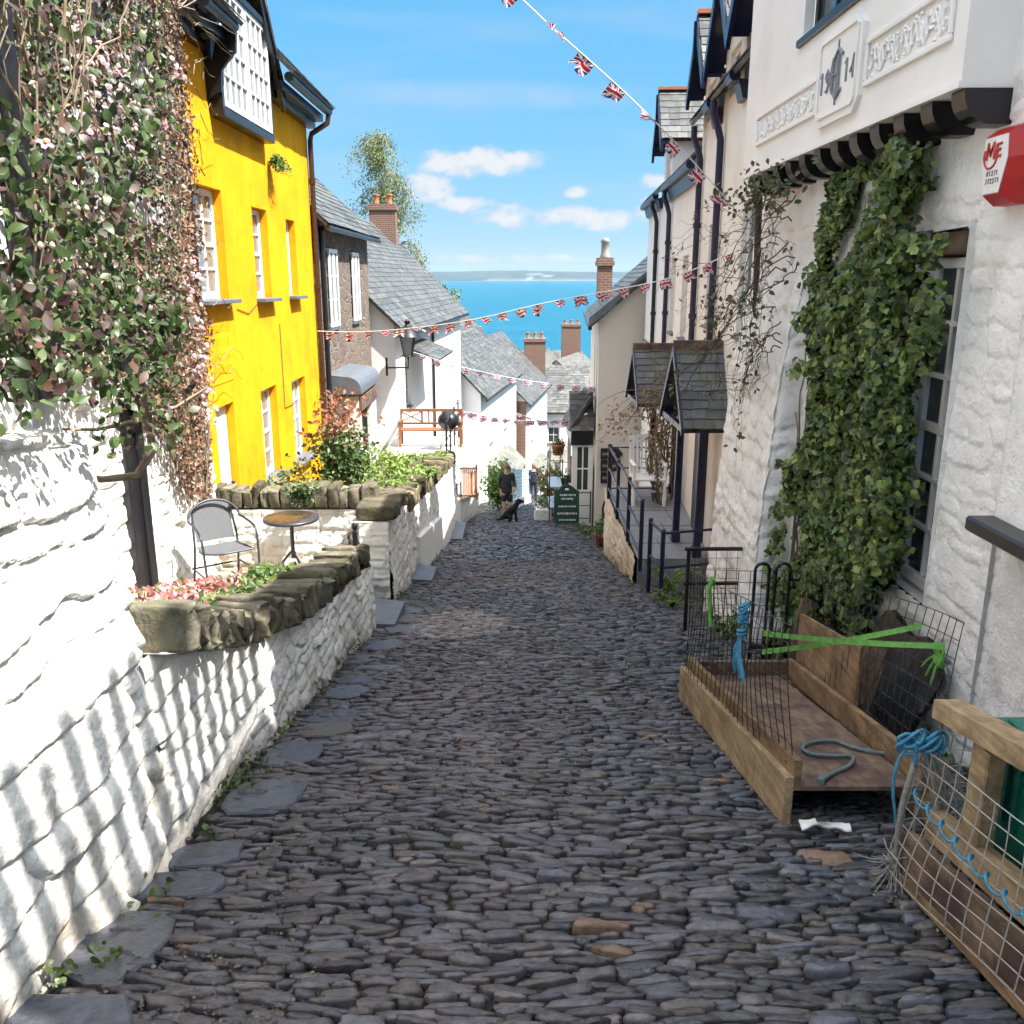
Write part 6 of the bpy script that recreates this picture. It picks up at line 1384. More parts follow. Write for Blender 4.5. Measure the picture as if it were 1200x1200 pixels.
for k in range(3): m.tube(sag(q, q+np.array((-.03, .10-.05*k, -.10-.02*k)), -.02, 8), [.006]*7+[.003], 5)
m.build('strap_knot', MAT['strap'], sd); m = MB()
p = P(836, 690, X=1.15)
for k in range(4): m.tube([p+np.array((.0, .01*k, .06)), p+np.array((-.02, .01*k+.01, 0)), p+np.array((-.01, -.01*k, -.16-.02*k))], .012, 5)
m.build('strap', MAT['strap'], sd)
rp = thing('blue_rope_hank', 'knotted hank of blue rope hanging on the wire side of the sledge', 'rope', P(872, 800, X=1.15))
m = MB(); g = np.random.default_rng(11); p = P(874, 715, X=1.165)
for k in range(16): e = p+np.array((-.02+.0*g.normal(), .07*g.normal(), -.30-.06*g.random())); md = p+np.array((-.015, .012*g.normal(), -.13)); m.tube(np.array([p+.012*g.normal(0, 1, 3), p+np.array((-.01, .008*g.normal(), -.06)), md, (md+e)/2+np.array((-.01, .025*g.normal(), 0)), e]), .006, 5)
for zz in (-.05, -.075, -.12, -.14): a = np.linspace(0, 2*pi, 10); m.tube(np.stack([p[0]-.012+.022*np.cos(a), p[1]+.022*np.sin(a), p[2]+zz+.004*a], 1), .007, 5)
for k in range(6): a = np.linspace(0, 2*pi, 12); m.tube(np.stack([p[0]-.01+.02*np.sin(a+k), p[1]+.03*np.cos(a), p[2]+.012*k-.03+.025*np.sin(a*1.0+k)], 1), .006, 5)
m.build('strands', MAT['rope_blue'], rp)
m = MB(); px_ = [(962, 915), (975, 906), (998, 897), (1002, 885), (975, 886), (948, 884), (938, 876), (950, 869), (980, 867), (992, 874), (1015, 880), (1045, 884), (1066, 888)]
pts = [PS(u, v, .20) for u, v in px_]
def smooth(pts, k=2):
    p = np.array(pts, float)
    for _ in range(k):
        q = np.empty((2*len(p)-2, 3)); q[0::2] = p[:-1]*.75+p[1:]*.25; q[1::2] = p[:-1]*.25+p[1:]*.75; p = np.concatenate([p[:1], q, p[-1:]])
    return p
m.tube(smooth(pts), .0095, 7); m.tube(smooth([pts[0]+np.array((-.004, -.012, 0)), pts[0], pts[0]+np.array((.01, .02, .004))], 1), .016, 7)
tag(m.build('deck_rope', MAT['rope_teal']), 'faded green rope lying in an S curve on the sledge deck', 'rope')
# ---- sledge two, bottom right
s2 = thing('sledge', 'second sledge with a thick timber rail and netting at the bottom right corner', 'sledge', (1.75, 2.1, float(G(2.1))))
def al2(name, x0, x1, h0, h1, y0, y1, mt, dx=0.):
    m = MB(); along(m, x0, x1, h0, h1, y0, y1, 0, dx); return m.build(name, mt, s2)
al2('runner', 1.455, 1.50, .012, .21, .9, 2.90, MAT['wood_old']); al2('runner', 2.12, 2.16, .012, .21, .9, 2.90, MAT['wood_old'])
al2('skid', 1.440, 1.453, .012, .05, .9, 2.88, MAT['wood'])
al2('lower_rail', 1.51, 1.575, .215, .325, .9, 2.84, MAT['wood_pale'])
al2('deck', 1.58, 2.115, .18, .205, .9, 2.86, MAT['wood_old'])
al2('top_rail', 1.50, 1.595, .685, .755, .9, 2.88, MAT['wood_pale'])
for y in (2.58, 1.2):
    m = MB(); m.box((1.515, y-.05, s_(y, .326)), (1.58, y+.05, s_(y, .672)), 0, None, .006); m.build('post', MAT['wood_pale'], s2)
mesh_panel('netting', s2, (1.435, .95, s_(.95, .06)), (0, 1.95, -SLOPE*1.95), (.02, 0, .50), 22, 8, .0026, MAT['wire_pale'], .025, 7)
mesh_panel('netting', s2, (1.46, 2.90, s_(2.9, .12)), (.35, .02, 0), (.0, 0, .48), 7, 7, .0024, MAT['wire_pale'], .02, 9)
m = MB(); g = np.random.default_rng(21); kn = P(1085, 868, Y=2.86)
for k in range(16):
    e = PS(1052+g.uniform(0, 75), 985+g.uniform(-60, 45), .08); e[1] = min(e[1], 2.93); m.tube(smooth([kn+.02*g.normal(0, 1, 3), (kn+e)/2+.03*g.normal(0, 1, 3), e+np.array((0, 0, .02))]), .0035, 4)
m.build('gathered_net', MAT['wire_pale'], s2)
kr = thing('blue_knot', 'blue rope knotted round the gathered netting at the corner of the second sledge', 'rope', kn)
m = MB()
for k in range(13):
    a = np.linspace(0, 2*pi, 14); r = .020+.014*g.random(); c_ = kn+np.array((.045*g.normal(), .02*g.normal(), .012*g.normal())); m.tube(np.stack([c_[0]+r*1.3*np.cos(a), c_[1]+.012*np.sin(2*a+k), c_[2]+r*np.sin(a+k)], 1), .0065, 5)
tail = smooth([kn, P(1055, 880, Y=2.85), P(1045, 920, Y=2.84), P(1050, 960, Y=2.86), P(1052, 985, Y=2.88)]); m.tube(tail, .006, 5); m.tube(smooth([kn, P(1070, 885, Y=2.84), P(1072, 905, Y=2.83), P(1075, 870, Y=2.80)]), .006, 5)
q = np.linspace(0, 1, 130)   # blue lashing spiralling along the netting's edge
yy_ = 2.80-1.45*q; m.tube(np.stack([1.430+.016*np.cos(q*95), yy_+.012*np.sin(q*95), np.array([s_(y, .0) for y in yy_])+.42-.10*np.sin(q*3)+.016*np.sin(q*95)], 1), .0045, 5)
m.tube(smooth([pts[-1], PS(1075, 885, .24), kn]), .008, 6)
m.build('strands', MAT['rope_blue'], kr)
fr = thing('frayed_rope', 'thick grey rope with a frayed end hanging beside the second sledge', 'rope', PS(1050, 1030, 0))
m = MB(); top = P(1078, 880, Y=2.84); end = PS(1050, 1005, .10); m.tube(smooth([top, P(1068, 905, Y=2.83), P(1055, 950, Y=2.84), end]), .011, 7); m.build('rope', MAT['rope_grey'], fr)
m = MB()
for k in range(60): d = nrm(g.normal(0, 1, 3)*np.array((1, 1, .8))+np.array((-.1, -.2, -.9))); ln_ = g.uniform(.05, .16); m.tube(sag(end+.01*g.normal(0, 1, 3), end+d*ln_, .015, 5), .0022, 4, cap=False)
m.build('fray', MAT['rope_grey'], fr)
cr_ = thing('green_crate', 'dark green ridged plastic crate with a lid standing in the second sledge', 'crate', (1.87, 2.3, s_(2.3, .21)))
x0, x1, y0, y1 = 1.64, 2.10, 2.02, 2.72; zb_, zt_ = s_(2.72, .21), .175
m = MB(); m.prism([(x0+.02, y0+.02, s_(y0, .21)), (x0+.02, y1-.02, zb_), (x0, y1, zt_-.06), (x0, y0, zt_-.06+.0)], (x1-x0, 0, 0))
for k in range(10): y = y0+.05+k*.067; m.box((x0-.006, y, zb_+.2), (x0+.012, y+.026, zt_-.075))
for k in range(6): x = x0+.06+k*.07; m.box((x, y1-.02, zb_+.06), (x+.03, y1+.005, zt_-.075))
m.build('body', MAT['green_paint'], cr_)
m = MB(); m.box((x0-.025, y0-.02, zt_-.058), (x1+.03, y1+.025, zt_-.02), 0, None, .008); m.box((x0+.02, y0+.03, zt_-.02), (x1-.02, y1-.02, zt_+.004), 0, None, .008)
for k in range(4): m.box((x0+.06+.09*k, y0+.06, zt_+.004), (x0+.10+.09*k, y1-.06, zt_+.012))
m.build('lid', MAT['green_paint'], cr_)
lt = thing('litter_packet', 'crumpled white paper packet on the cobbles by the first sledge', 'litter', PS(967, 966, .04))
m = MB(); a = PS(938, 966, .045); b = PS(996, 966, .045); w = np.array((0, .035, .0)); q = np.linspace(0, 1, 10)
tp = np.array([[a+(b-a)*t+np.array((0, s*.028*(1-.25*t), .006*sin(t*14+s*2)+.012*abs(s)*sin(t*5))) for s in (-1, -.4, .3, 1)] for t in q]); m.grid(tp, 0); m.grid(tp-Zv*.006, 0); m.build('wrapper', MAT['paper'], lt)
m = MB(); m.quad(a+(b-a)*.3+np.array((0, -.015, .022)), a+(b-a)*.62+np.array((0, -.015, .022)), a+(b-a)*.5+np.array((0, .012, .024)), a+(b-a)*.3+np.array((0, .012, .024))); m.build('print', MAT['cloth_dark'], lt)
# ---- clutter behind the sledges
bk = thing('red_bucket', 'red orange plastic bucket beside the black hoops behind the sledge', 'bucket', (1.92, 6.9, s_(6.9, 0)))
c_ = PS(880, 735, .02); c_[2] = s_(c_[1], .0)
m = MB(); m.lathe([(0, .02), (.11, .02), (.15, .28), (.165, .29), (.165, .27), (.14, .26), (.10, .05)], c_, 18); m.build('tub', mat('red_orange_plastic', (.55, .09, .03), .4, .1, 8), bk)
m = MB(); a = np.linspace(.2, pi-.2, 12); m.tube(np.stack([c_[0]+.16*np.cos(a), np.full(12, c_[1]-.05), c_[2]+.26+.08*np.sin(a)], 1), .005, 5); m.build('handle', MAT['wire'], bk)
hp = thing('hoop_stand', 'pair of black tubular hoops standing before the white buttress', 'hoop stand', (2.0, 6.6, s_(6.6, 0)))
for u in (888, 912):
    b = P(u, 740, Y=6.6); m = MB(); a = np.linspace(0, pi, 12); r = .055; zt = P(u, 668, Y=6.6)[2]
    pp = [(b[0]-r, 6.6, s_(6.6, .0))]+[(b[0]-r*cos(t), 6.6, zt+r*sin(t)) for t in a]+[(b[0]+r, 6.6, s_(6.6, .0))]; m.tube(pp, .013, 8); m.build('hoop', MAT['black'], hp)
m = MB(); m.box((P(880, 740, Y=6.6)[0], 6.57, s_(6.6, .12)), (P(922, 740, Y=6.6)[0], 6.595, s_(6.6, .15))); m.build('crossbar', MAT['black'], hp)
pk = thing('leaning_board', 'weathered reddish planks leaning on the ivy behind the sledge', 'plank', (2.0, 5.8, s_(5.8, 0)))
m = MB(); m.beam(P(928, 778, Y=5.75), P(945, 702, Y=5.85), .07, .02, (0, 1, 0)); m.build('plank', MAT['wood_old'], pk); m = MB(); m.beam(P(1000, 820, X=1.95), P(1030, 755, X=2.1), .11, .018, (0, 1, 0)); m.build('plank', MAT['wood_old'], pk)
sk = thing('black_tarp_board', 'black tarpaulin covered board leaning under the window behind the sledge mesh', 'board', (2.25, 4.9, s_(4.9, .0)))
m = MB(); A, B = np.meshgrid(np.linspace(0, 1, 26), np.linspace(0, 1, 20), indexing='ij'); yy_ = 4.45+.85*A; hh_ = B*(.66+.05*np.sin(A*9)-.16*np.abs(2*A-1)**3)
for o_ in (0, .035): m.grid(np.stack([2.10+.24*B+.03*(fbm(A*5, B*5, 5+int(o_*100), 4)-.5)+o_, yy_, G(4.9)-.02+hh_], 2))
m.build('tarp', mat('black_rubber', (.014, .014, .016), .55, .3, 12, .01, 18), sk)
for k_ in range(3):
    m = MB(); m.beam((1.98+.03*k_, 4.62+.22*k_, s_(4.6, .03)), (2.12, 4.72+.22*k_, s_(4.6, .42)), .012, .09, (0, 1, 0)); m.build('slat', MAT['wood_old'], sk)
for k, (u, v, n, ln_, lb) in enumerate(((850, 735, 16, .35, 'green weeds growing between the sledge and the black hoops'), (945, 720, 18, .4, 'leafy weeds at the foot of the ivy'), (788, 700, 14, .42, 'fern clump behind the near post of the short blue railing'))):
    p = PS(u, v+10, .0); frond_plant('weed', lb, 'plant', p, n, ln_, ((.09, .16, .03), (.12, .2, .04), (.05, .1, .02)), 900+k, .8, (0, 0), .045)
m = MB(); g9 = np.random.default_rng(9)
tag(frond_plant('pavement_fern', 'bright fern tuft growing by the end of the slate pavement', 'fern', (1.95, 10.45, s_(10.45, .0)), 16, .6, FERN, 905, .5, (0, 0), .04), None)
# ---- patio furniture
pc_ = thing('patio_chair', 'grey tubular metal patio chair with woven seat and rounded back', 'chair', (0, 0, 0))
def lc(x, y, z): return (x, y, z)
m = MB()   # local: faces +X
for s in (-1, 1):
    m.tube(smooth([(.24, s*.27, 0), (.22, s*.28, .40), (.20, s*.285, .60), (.12, s*.285, .66), (-.10, s*.27, .69)], 2), .013, 8)
    m.tube(smooth([(-.30, s*.24, 0), (-.20, s*.23, .40), (-.24, s*.22, .60), (-.30, s*.20, .78)], 2), .013, 8)
a = np.linspace(0, pi, 16); m.tube([(-.10, .27, .69)]+[(-.20-.09*sin(t), .27*cos(t), .69+.19*sin(t)) for t in a]+[(-.10, -.27, .69)], .014, 8)
m.tube(smooth([(.20, .24, .42), (.20, -.24, .42), (-.2, -.23, .40), (-.2, .23, .40), (.20, .24, .42)], 2), .012, 8)
for x, z in ((.23, .18), (-.25, .18)): m.tube([(x, -.265, z), (x, .265, z)], .010, 6)
for s in (-1, 1): m.tube([(.23, s*.27, .18), (-.25, s*.25, .18)], .010, 6)
m.build('tube_frame', MAT['grey_metal'], pc_, (0, 0, 0))
m = MB(); m.grid(np.array([[(x, y, .425-.012*(1-(x/.2)**2)) for y in np.linspace(-.23, .23, 8)] for x in np.linspace(-.19, .20, 8)])); m.build('seat', MAT['mesh_fabric'], pc_, (0, 0, 0))
m = MB(); m.grid(np.array([[(-.215-.11*t-.02*(1-(y/.2)**2), y, .46+.34*t+.07*t*(1-(y/.2)**2)) for y in np.linspace(-.20, .20, 9)] for t in np.linspace(0, 1, 7)])); m.build('backrest', MAT['mesh_fabric'], pc_, (0, 0, 0))
pc_.location = (-2.98, 8.78, Pz(8.78)+.015); pc_.rotation_euler = (0, 0, RAD(-52)); WL[pc_.name] = np.array(pc_.location)
tbx, tby = -2.44, 9.45; tbz = Pz(tby)+.01
tb = thing('patio_table', 'small round patio table on a three footed pedestal', 'table', (tbx, tby, tbz))
m = MB(); m.lathe([(0, .72), (.28, .72), (.30, .715), (.305, .70), (.30, .685), (0, .69)], (tbx, tby, tbz), 28); m.build('rim', MAT['grey_metal'], tb)
m = MB(); m.lathe([(0, .7235), (.27, .7235), (.275, .721)], (tbx, tby, tbz), 28); m.build('tabletop', mat('mosaic_top', (.06, .045, .03), .25, .6, 14, 0), tb)
m = MB(); m.tube([(tbx, tby, tbz+.25), (tbx, tby, tbz+.69)], .022, 10); m.build('pedestal', MAT['grey_metal'], tb)
for k in range(3):
    a = k*2*pi/3-.6; m = MB(); m.tube(smooth([(tbx, tby, tbz+.34), (tbx+.10*cos(a), tby+.10*sin(a), tbz+.24), (tbx+.27*cos(a), tby+.27*sin(a), tbz+.01)]), .014, 7); m.build('leg', MAT['grey_metal'], tb)
# ---- white slatted chair on the pavement
wc = thing('white_chair', 'white painted slat back wooden armchair on the raised pavement', 'chair', (2.25, 14.3, -2.0))
m = MB(); cx, cy, cz = 2.22, 14.2, -2.0
m.box((cx-.27, cy-.25, cz+.42), (cx+.27, cy+.22, cz+.46), 0, None, .01); m.build('seat', MAT['white_paint'], wc)
for (sx, sy) in ((-1, -1), (1, -1)):
    m = MB(); m.lathe([(.028, 0), (.035, .12), (.024, .25), (.032, .42), (.024, .55), (.026, .66)], (cx+sx*.25, cy+sy*.21, cz), 10); m.build('leg', MAT['white_paint'], wc)
for sx in (-1, 1):
    m = MB(); m.beam((cx+sx*.25, cy+.18, cz), (cx+sx*.25, cy+.32, cz+1.02), .04, .05); m.build('leg', MAT['white_paint'], wc)
    m = MB(); m.box((cx+sx*.25-.03, cy-.26, cz+.66), (cx+sx*.25+.03, cy+.24, cz+.69), 0, None, .008); m.build('arm', MAT['white_paint'], wc)
m = MB(); m.prism([(cx-.29, cy+.29, cz+.96), (cx+.29, cy+.29, cz+.96), (cx+.27, cy+.31, cz+1.06), (cx, cy+.32, cz+1.10), (cx-.27, cy+.31, cz+1.06)], (0, .03, 0))
for k in range(7): x = cx-.21+.07*k; m.beam((x, cy+.21, cz+.46), (x, cy+.305, cz+.97), .035, .014, (0, 1, 0))
m.build('backrest', MAT['white_paint'], wc)
m = MB()
for s in (-1, 1): m.beam((cx+s*.25, cy-.21, cz+.2), (cx+s*.25, cy+.2, cz+.2), .025, .03)
m.beam((cx-.25, cy-.02, cz+.2), (cx+.25, cy-.02, cz+.2), .025, .03); m.build('stretcher', MAT['white_paint'], wc)
# ---- A-board
ab = thing('a_board', 'dark green pavement sign with white lettering and an arched top', 'sign', (1.45, 23.1, float(G(23.1))))
z0 = float(G(23.1))+.02; xa, xb = 1.14, 1.80
def panel(y0, lean, name, mt):
    m = MB(); sh = [(xa, .04), (xb, .04), (xb, .88)]+[(xb-.10-(xb-xa-.2)*t, .93+.13*sin(pi*t)**.8) for t in np.linspace(0, 1, 13)]+[(xa, .88)]
    m.prism([(x, y0+lean*h, z0+h) for x, h in sh], (0, .03, 0)); return m.build(name, mt, ab)
pn = panel(22.95, .16, 'front_panel', MAT['sign_green']); panel(23.35, -.16, 'rear_panel', MAT['sign_green'])
m = MB(); rr = random.Random(5)
for (h, x0, x1, th) in ((.80, .14, .56, .055), (.70, .18, .50, .06), (.50, .10, .57, .05), (.31, .08, .58, .06), (.14, .12, .55, .05)):
    x = xa+x0
    while x < xa+x1:
        w = rr.uniform(.015, .05); y = 22.945+.16*h; m.box((x, y-.004, z0+h-th*rr.uniform(.3, .5)), (x+w, y+.002, z0+h+th*rr.uniform(.3, .5))); x += w+rr.uniform(.01, .02)
m.lathe([(0, .03), (.05, .02), (.06, -.02), (0, -.03)], (1.47, 22.95+.16*.95, z0+.95), 6)
m.build('lettering', MAT['paper'], pn)
# ---- shop signs on the grey gable
for k, (v, lb) in enumerate(((532, 'upper black finger sign with pale lettering on the grey gable'), (546, 'middle black finger sign on the grey gable below the upper one'), (560, 'lowest black plaque of the three on the grey gable'))):
    a, b = P(704, v, Y=22.9), P(728 if k < 2 else 718, v, Y=22.9); hh = .15; t = thing('finger_sign', lb, 'sign', a, 'black finger signs on the gable')
    m = MB(); sh = [(a[0], -hh), (b[0]-.08, -hh), (b[0]+(.05 if k < 2 else -.08), 0), (b[0]-.08, hh), (a[0], hh)]; m.prism([(x, 22.9, a[2]+z) for x, z in sh], (0, .03, 0)); m.build('board', MAT['black'], t)
    m = MB(); x = a[0]+.05
    while x < b[0]-.14: w = rr.uniform(.02, .05); m.box((x, 22.894, a[2]-.035), (x+w, 22.899, a[2]+.035)); x += w+.02
    m.build('lettering', MAT['rope_grey'], t)
hr = thing('hose_coil', 'dark coiled hose hanging on the end of the retaining wall', 'hose', P(714, 600, Y=20.5)); c_ = P(714, 597, Y=20.4); m = MB()
for k in range(6): a = np.linspace(0, 2*pi, 22); r = .26+.012*k; m.tube(np.stack([c_[0]+r*.55*np.cos(a), np.full(22, c_[1]-.015*k), c_[2]+r*np.sin(a)], 1), .014, 6)
m.build('coil', MAT['black'], hr)
# ---- pots and plants on the far right side
def pot(label, c, r, h, cols, n, ln, seed, grp=None, name='potted_plant'):
    t = thing(name, label, 'potted plant', c, grp); m = MB(); m.lathe([(0, 0), (r*.72, 0), (r*.95, h*.85), (r*1.08, h*.86), (r*1.08, h), (r*.95, h), (r*.9, h*.85), (0, h*.85)], c, 16); m.build('pot', MAT['orange'], t)
    g = np.random.default_rng(seed); pp = np.array(c)+Zv*h+np.stack([g.normal(0, ln*.45, n), g.normal(0, ln*.45, n), np.abs(g.normal(0, ln*.45, n))], 1); m = MB(); leaves(m, pp, (-.2, -.6, .6), .08, cols, seed, .4, .5, .7); m.build('leaves', MAT['leaf'], t); return t
PL = ((.06, .11, .03), (.09, .14, .05), (.12, .17, .08), (.04, .07, .02))
p = PS(708, 640, 0); pot('terracotta pot of trailing grey green leaves by the retaining wall', p, .2, .26, PL, 300, .32, 921)
p = PS(694, 632, 0); frond_plant('leafy_clump', 'low leafy clump spilling onto the lane beside the terracotta pot', 'plant', p+np.array((0, .3, 0)), 30, .6, PL, 922, 1.0, (0, 0), .07)
p = P(654, 533, Y=26.0); pot('terracotta pot high on a shelf by the white shop bay', p, .2, .32, ((.10, .06, .03), (.08, .12, .04)), 80, .18, 923)
p = P(657, 575, Y=25.5); t = pot('dark conical shrub in a pot beside the shop bay', (p[0]+.15, 25.6, -4.55), .16, .25, ((.03, .06, .02), (.05, .08, .03)), 420, .32, 924)
rk = thing('iron_rack', 'black iron plant rack with a pale blue shelf beside the green sign', 'plant rack', PS(645, 610, 0))
x0, x1, y0, y1 = 1.06, 1.42, 24.4, 25.7; zg = float(G(25)); m = MB()
for x in (x0, x1):
    for y in (y0, y1): m.tube([(x, y, zg-.1), (x, y, zg+1.9)], .018, 6)
for h in (.5, 1.1, 1.88):
    for y in (y0, y1): m.tube([(x0, y, zg+h), (x1, y, zg+h)], .014, 6)
    for x in (x0, x1): m.tube([(x, y0, zg+h), (x, y1, zg+h)], .014, 6)
m.build('frame', MAT['black'], rk); m = MB(); m.box((x0, y0, zg+1.11), (x1, y1, zg+1.14)); m.box((x0, y0, zg+.51), (x1, y1, zg+.54)); m.build('shelf', MAT['pale_blue'], rk)
railing('thin black railing in front of the shop bay', [(1.75, 23.6, float(G(23.6))), (2.15, 23.6, float(G(23.6)))], lambda x, y: -4.1, (0, .36, .72), .016, 'black', None)
p = P(642, 560, Y=30); shrub('yellow_rose_bush', 'yellow green climbing bush beyond the plant rack', 'shrub', (p[0], 30, float(G(30))+.2), (.45, .6, .75), 1500, .10, ((.16, .2, .06), (.24, .24, .09), (.10, .13, .04), (.34, .30, .14)), 931, 9)
p = P(652, 600, Y=27); pot('small pot of pale flowers at the foot of the plant rack', PS(650, 606, 0), .12, .18, ((.3, .28, .16), (.4, .32, .3), (.09, .14, .04)), 130, .2, 932)
p = PS(612, 607, .0)
bx_ = thing('planter_box', 'low pale stone planter at the edge of the lane by the plant rack', 'planter', PS(640, 612, 0)); c_ = PS(638, 610, 0); m = MB(); m.box((c_[0]-.28, c_[1], c_[2]-.1), (c_[0]+.2, c_[1]+.9, c_[2]+.32), 0, None, .02); m.build('box', MAT['limewash'], bx_)
m = MB(); leaves(m, np.array((c_[0]-.04, c_[1]+.45, c_[2]+.4))+rng.normal(0, 1, (220, 3))*np.array((.14, .3, .08)), (-.2, -.6, .6), .07, PL, 933); m.build('leaves', MAT['leaf'], bx_)

# small weeds along the feet of the walls
g = np.random.default_rng(951); m = MB(); cs = []
for k in range(90):
    left = g.random() < .55; y = g.uniform(2.2, 16); x = -1.33+.05*g.normal() if left else (np.interp(y, [2, 9, 10.5, 11.4, 16], [2.35, 2.3, 1.9, 1.6, 1.6])+.04*g.normal())
    c_ = np.array((x, y, float(G(y))+.02)); cs.append(c_+g.normal(0, 1, (14, 3))*np.array((.03, .07, .018)))
leaves2(m, np.concatenate(cs), (0, -.4, .8), .035, ((.06, .11, .02), (.09, .15, .03), (.11, .13, .04), (.05, .08, .02)), 952, .0, .5, .6, LONG_LEAF)
tag(m.build('edge_weeds', MAT['leaf']), 'tiny green weeds and moss along the feet of the walls', 'weeds', kind='stuff')
# ================================================================ bunting
def union(a, b):
    """union flag colour at 0..1, 0..1"""
    x, y = a*60, b*30; BL, WH, RD = (.012, .02, .13), (.70, .69, .70), (.38, .012, .03)
    if abs(x-30) < 3 or abs(y-15) < 3: return RD
    if abs(x-30) < 5 or abs(y-15) < 5: return WH
    k = 30/math.hypot(60, 30)*2
    d1 = ((y-15)*2-(x-30))/math.sqrt(5); d2 = ((y-15)*2+(x-30))/math.sqrt(5)
    up = x < 30
    for d, sgn in ((d1, 1), (d2, -1)):
        o = d*(1 if up else -1)*sgn
        if -2.0 < o < 0: return RD
        if abs(d) < 3: return WH
    return BL
def flag_mesh(k):
    g = np.random.default_rng(k); nx, nz = 30, 18; w, h = .27, .18; m = MB(); am = .02+.03*g.random(); ph = g.uniform(0, 6); curl = g.uniform(-.5, 1.1); tw = g.uniform(-.4, .4)
    def pt(a, b):
        x = (a-.5)*w*(1-.06*b); z = -b*h; y = am*b*sin(a*7+ph)+curl*.08*b*b*(1+.8*a)+tw*(a-.5)*b*.2
        z = z*(1-.25*abs(curl)*b)+.03*b*sin(a*5+ph*2); return (x, y, z)
    for i in range(nx):
        for j in range(nz):
            a0, a1, b0, b1 = i/nx, (i+1)/nx, j/nz, (j+1)/nz; m.add([pt(a0, b0), pt(a1, b0), pt(a1, b1), pt(a0, b1)], [(0, 1, 2, 3)], 0, union((a0+a1)/2, (b0+b1)/2), True)
    o = m.build('flag', MAT['flag'], None, (0, 0, 0)); me = o.data; bpy.data.objects.remove(o); return me
FL = [flag_mesh(k) for k in range(6)]
from mathutils import Matrix
def bunting(label, pts, n, size, s0=.03, s1=.97, sagv=.0, wind=.35, seed=1, skip=()):
    g = np.random.default_rng(seed); p = smooth([np.asarray(q, float) for q in pts], 2)
    d = np.concatenate([[0], np.cumsum(np.linalg.norm(np.diff(p, axis=0), axis=1))]); d /= d[-1]
    t = thing('bunting', label, 'bunting', tuple(p[len(p)//2]), 'strings of union flag bunting across the lane')
    m = MB(); m.tube(p, .0045 if size > .9 else .007, 5); m.build('string', MAT['paper'], t)
    for k in range(n):
        s = s0+(s1-s0)*k/max(n-1, 1); c = np.array([np.interp(s, d, p[:, i]) for i in range(3)]); c2 = np.array([np.interp(min(s+.01, 1), d, p[:, i]) for i in range(3)]); c1 = np.array([np.interp(max(s-.01, 0), d, p[:, i]) for i in range(3)])
        x = nrm(c2-c1); dn = nrm(-Zv+np.array((g.normal(0, wind), g.normal(0, wind), 0))); y = nrm(np.cross(dn*-1, x)); z = np.cross(x, y)
        o = bpy.data.objects.new('flag', FL[g.integers(len(FL))]); C.objects.link(o); o.parent = t
        M4 = Matrix(((x[0], y[0], z[0], c[0]-WL[t.name][0]), (x[1], y[1], z[1], c[1]-WL[t.name][1]), (x[2], y[2], z[2], c[2]-WL[t.name][2]), (0, 0, 0, 1)))
        o.matrix_basis = M4 @ Matrix.Diagonal((size*g.uniform(.85, 1.1), size, size*g.uniform(.85, 1.15), 1))
    return t
e = P(862, 246, X=2.58)
bunting('highest string of union flags slanting down the sky to the cream cottage', [(-2.8, 6.6, 6.0), P(612, 2, Y=8.6), P(690, 70, Y=9.2), P(745, 120, Y=9.7), P(800, 175, Y=10.2), e], 15, .80, .05, .97, 0, .55, 3)
bunting('long string of union flags from the yellow house across the sea to the cream wall', [P(372, 388, X=-3.5), P(430, 390, Y=16.0), P(545, 378, Y=14.6), P(640, 354, Y=13.4), P(720, 340, Y=12.6), P(790, 326, Y=11.8), P(868, 292, Y=10.8)], 22, .74, .03, .98, 0, .4, 4)
bunting('faint string of union flags passing in front of the great slate roof', [P(470, 408, Y=23), P(545, 432, Y=24), P(620, 447, Y=24.5), P(700, 455, Y=24), P(745, 452, Y=22.8)], 16, .85, .03, .97, 0, .3, 5)
bunting('string of hanging union flags low over the lane above the woman', [P(534, 480, Y=24.5), P(590, 492, Y=25), P(650, 494, Y=25.2), P(700, 484, Y=24.5), P(742, 472, Y=22.8)], 18, .95, .03, .97, 0, .12, 6)
bunting('farthest string of union flags bunched low in front of the bend', [P(600, 482, Y=34), P(640, 496, Y=33), P(668, 486, Y=31), P(690, 478, Y=28)], 14, 1.0, .05, .95, 0, .2, 7)
# ================================================================ people and dog
def skin_obj(name, verts, edges, radii, mat_, parent, org, sub=2, matfn=None, flat=None):
    me = bpy.data.meshes.new('tmp'); me.from_pydata([tuple(v) for v in verts], edges, []); ob = bpy.data.objects.new('tmp', me); C.objects.link(ob)
    md = ob.modifiers.new('s', 'SKIN'); md.use_smooth_shade = True
    sv = me.skin_vertices[0].data
    for i, r in enumerate(radii): sv[i].radius = r if isinstance(r, tuple) else (r, r); sv[i].use_root = (i == 0)
    sb = ob.modifiers.new('b', 'SUBSURF'); sb.levels = sub; sb.render_levels = sub
    dg = bpy.context.evaluated_depsgraph_get(); ev = ob.evaluated_get(dg); em = ev.to_mesh()
    V = np.array([v.co[:] for v in em.vertices]); F = [tuple(p.vertices) for p in em.polygons]; ev.to_mesh_clear(); bpy.data.objects.remove(ob); bpy.data.meshes.remove(me)
    m = MB(); mi = [matfn(V[list(f)].mean(0)) for f in F] if matfn else 0
    q = [f for f in F if len(f) == 4]; mm = np.array([mi[i] for i, f in enumerate(F) if len(f) == 4]) if matfn else 0
    m.add(V+np.array(org), q, mm, None, True); return m.build(name, mat_, parent)
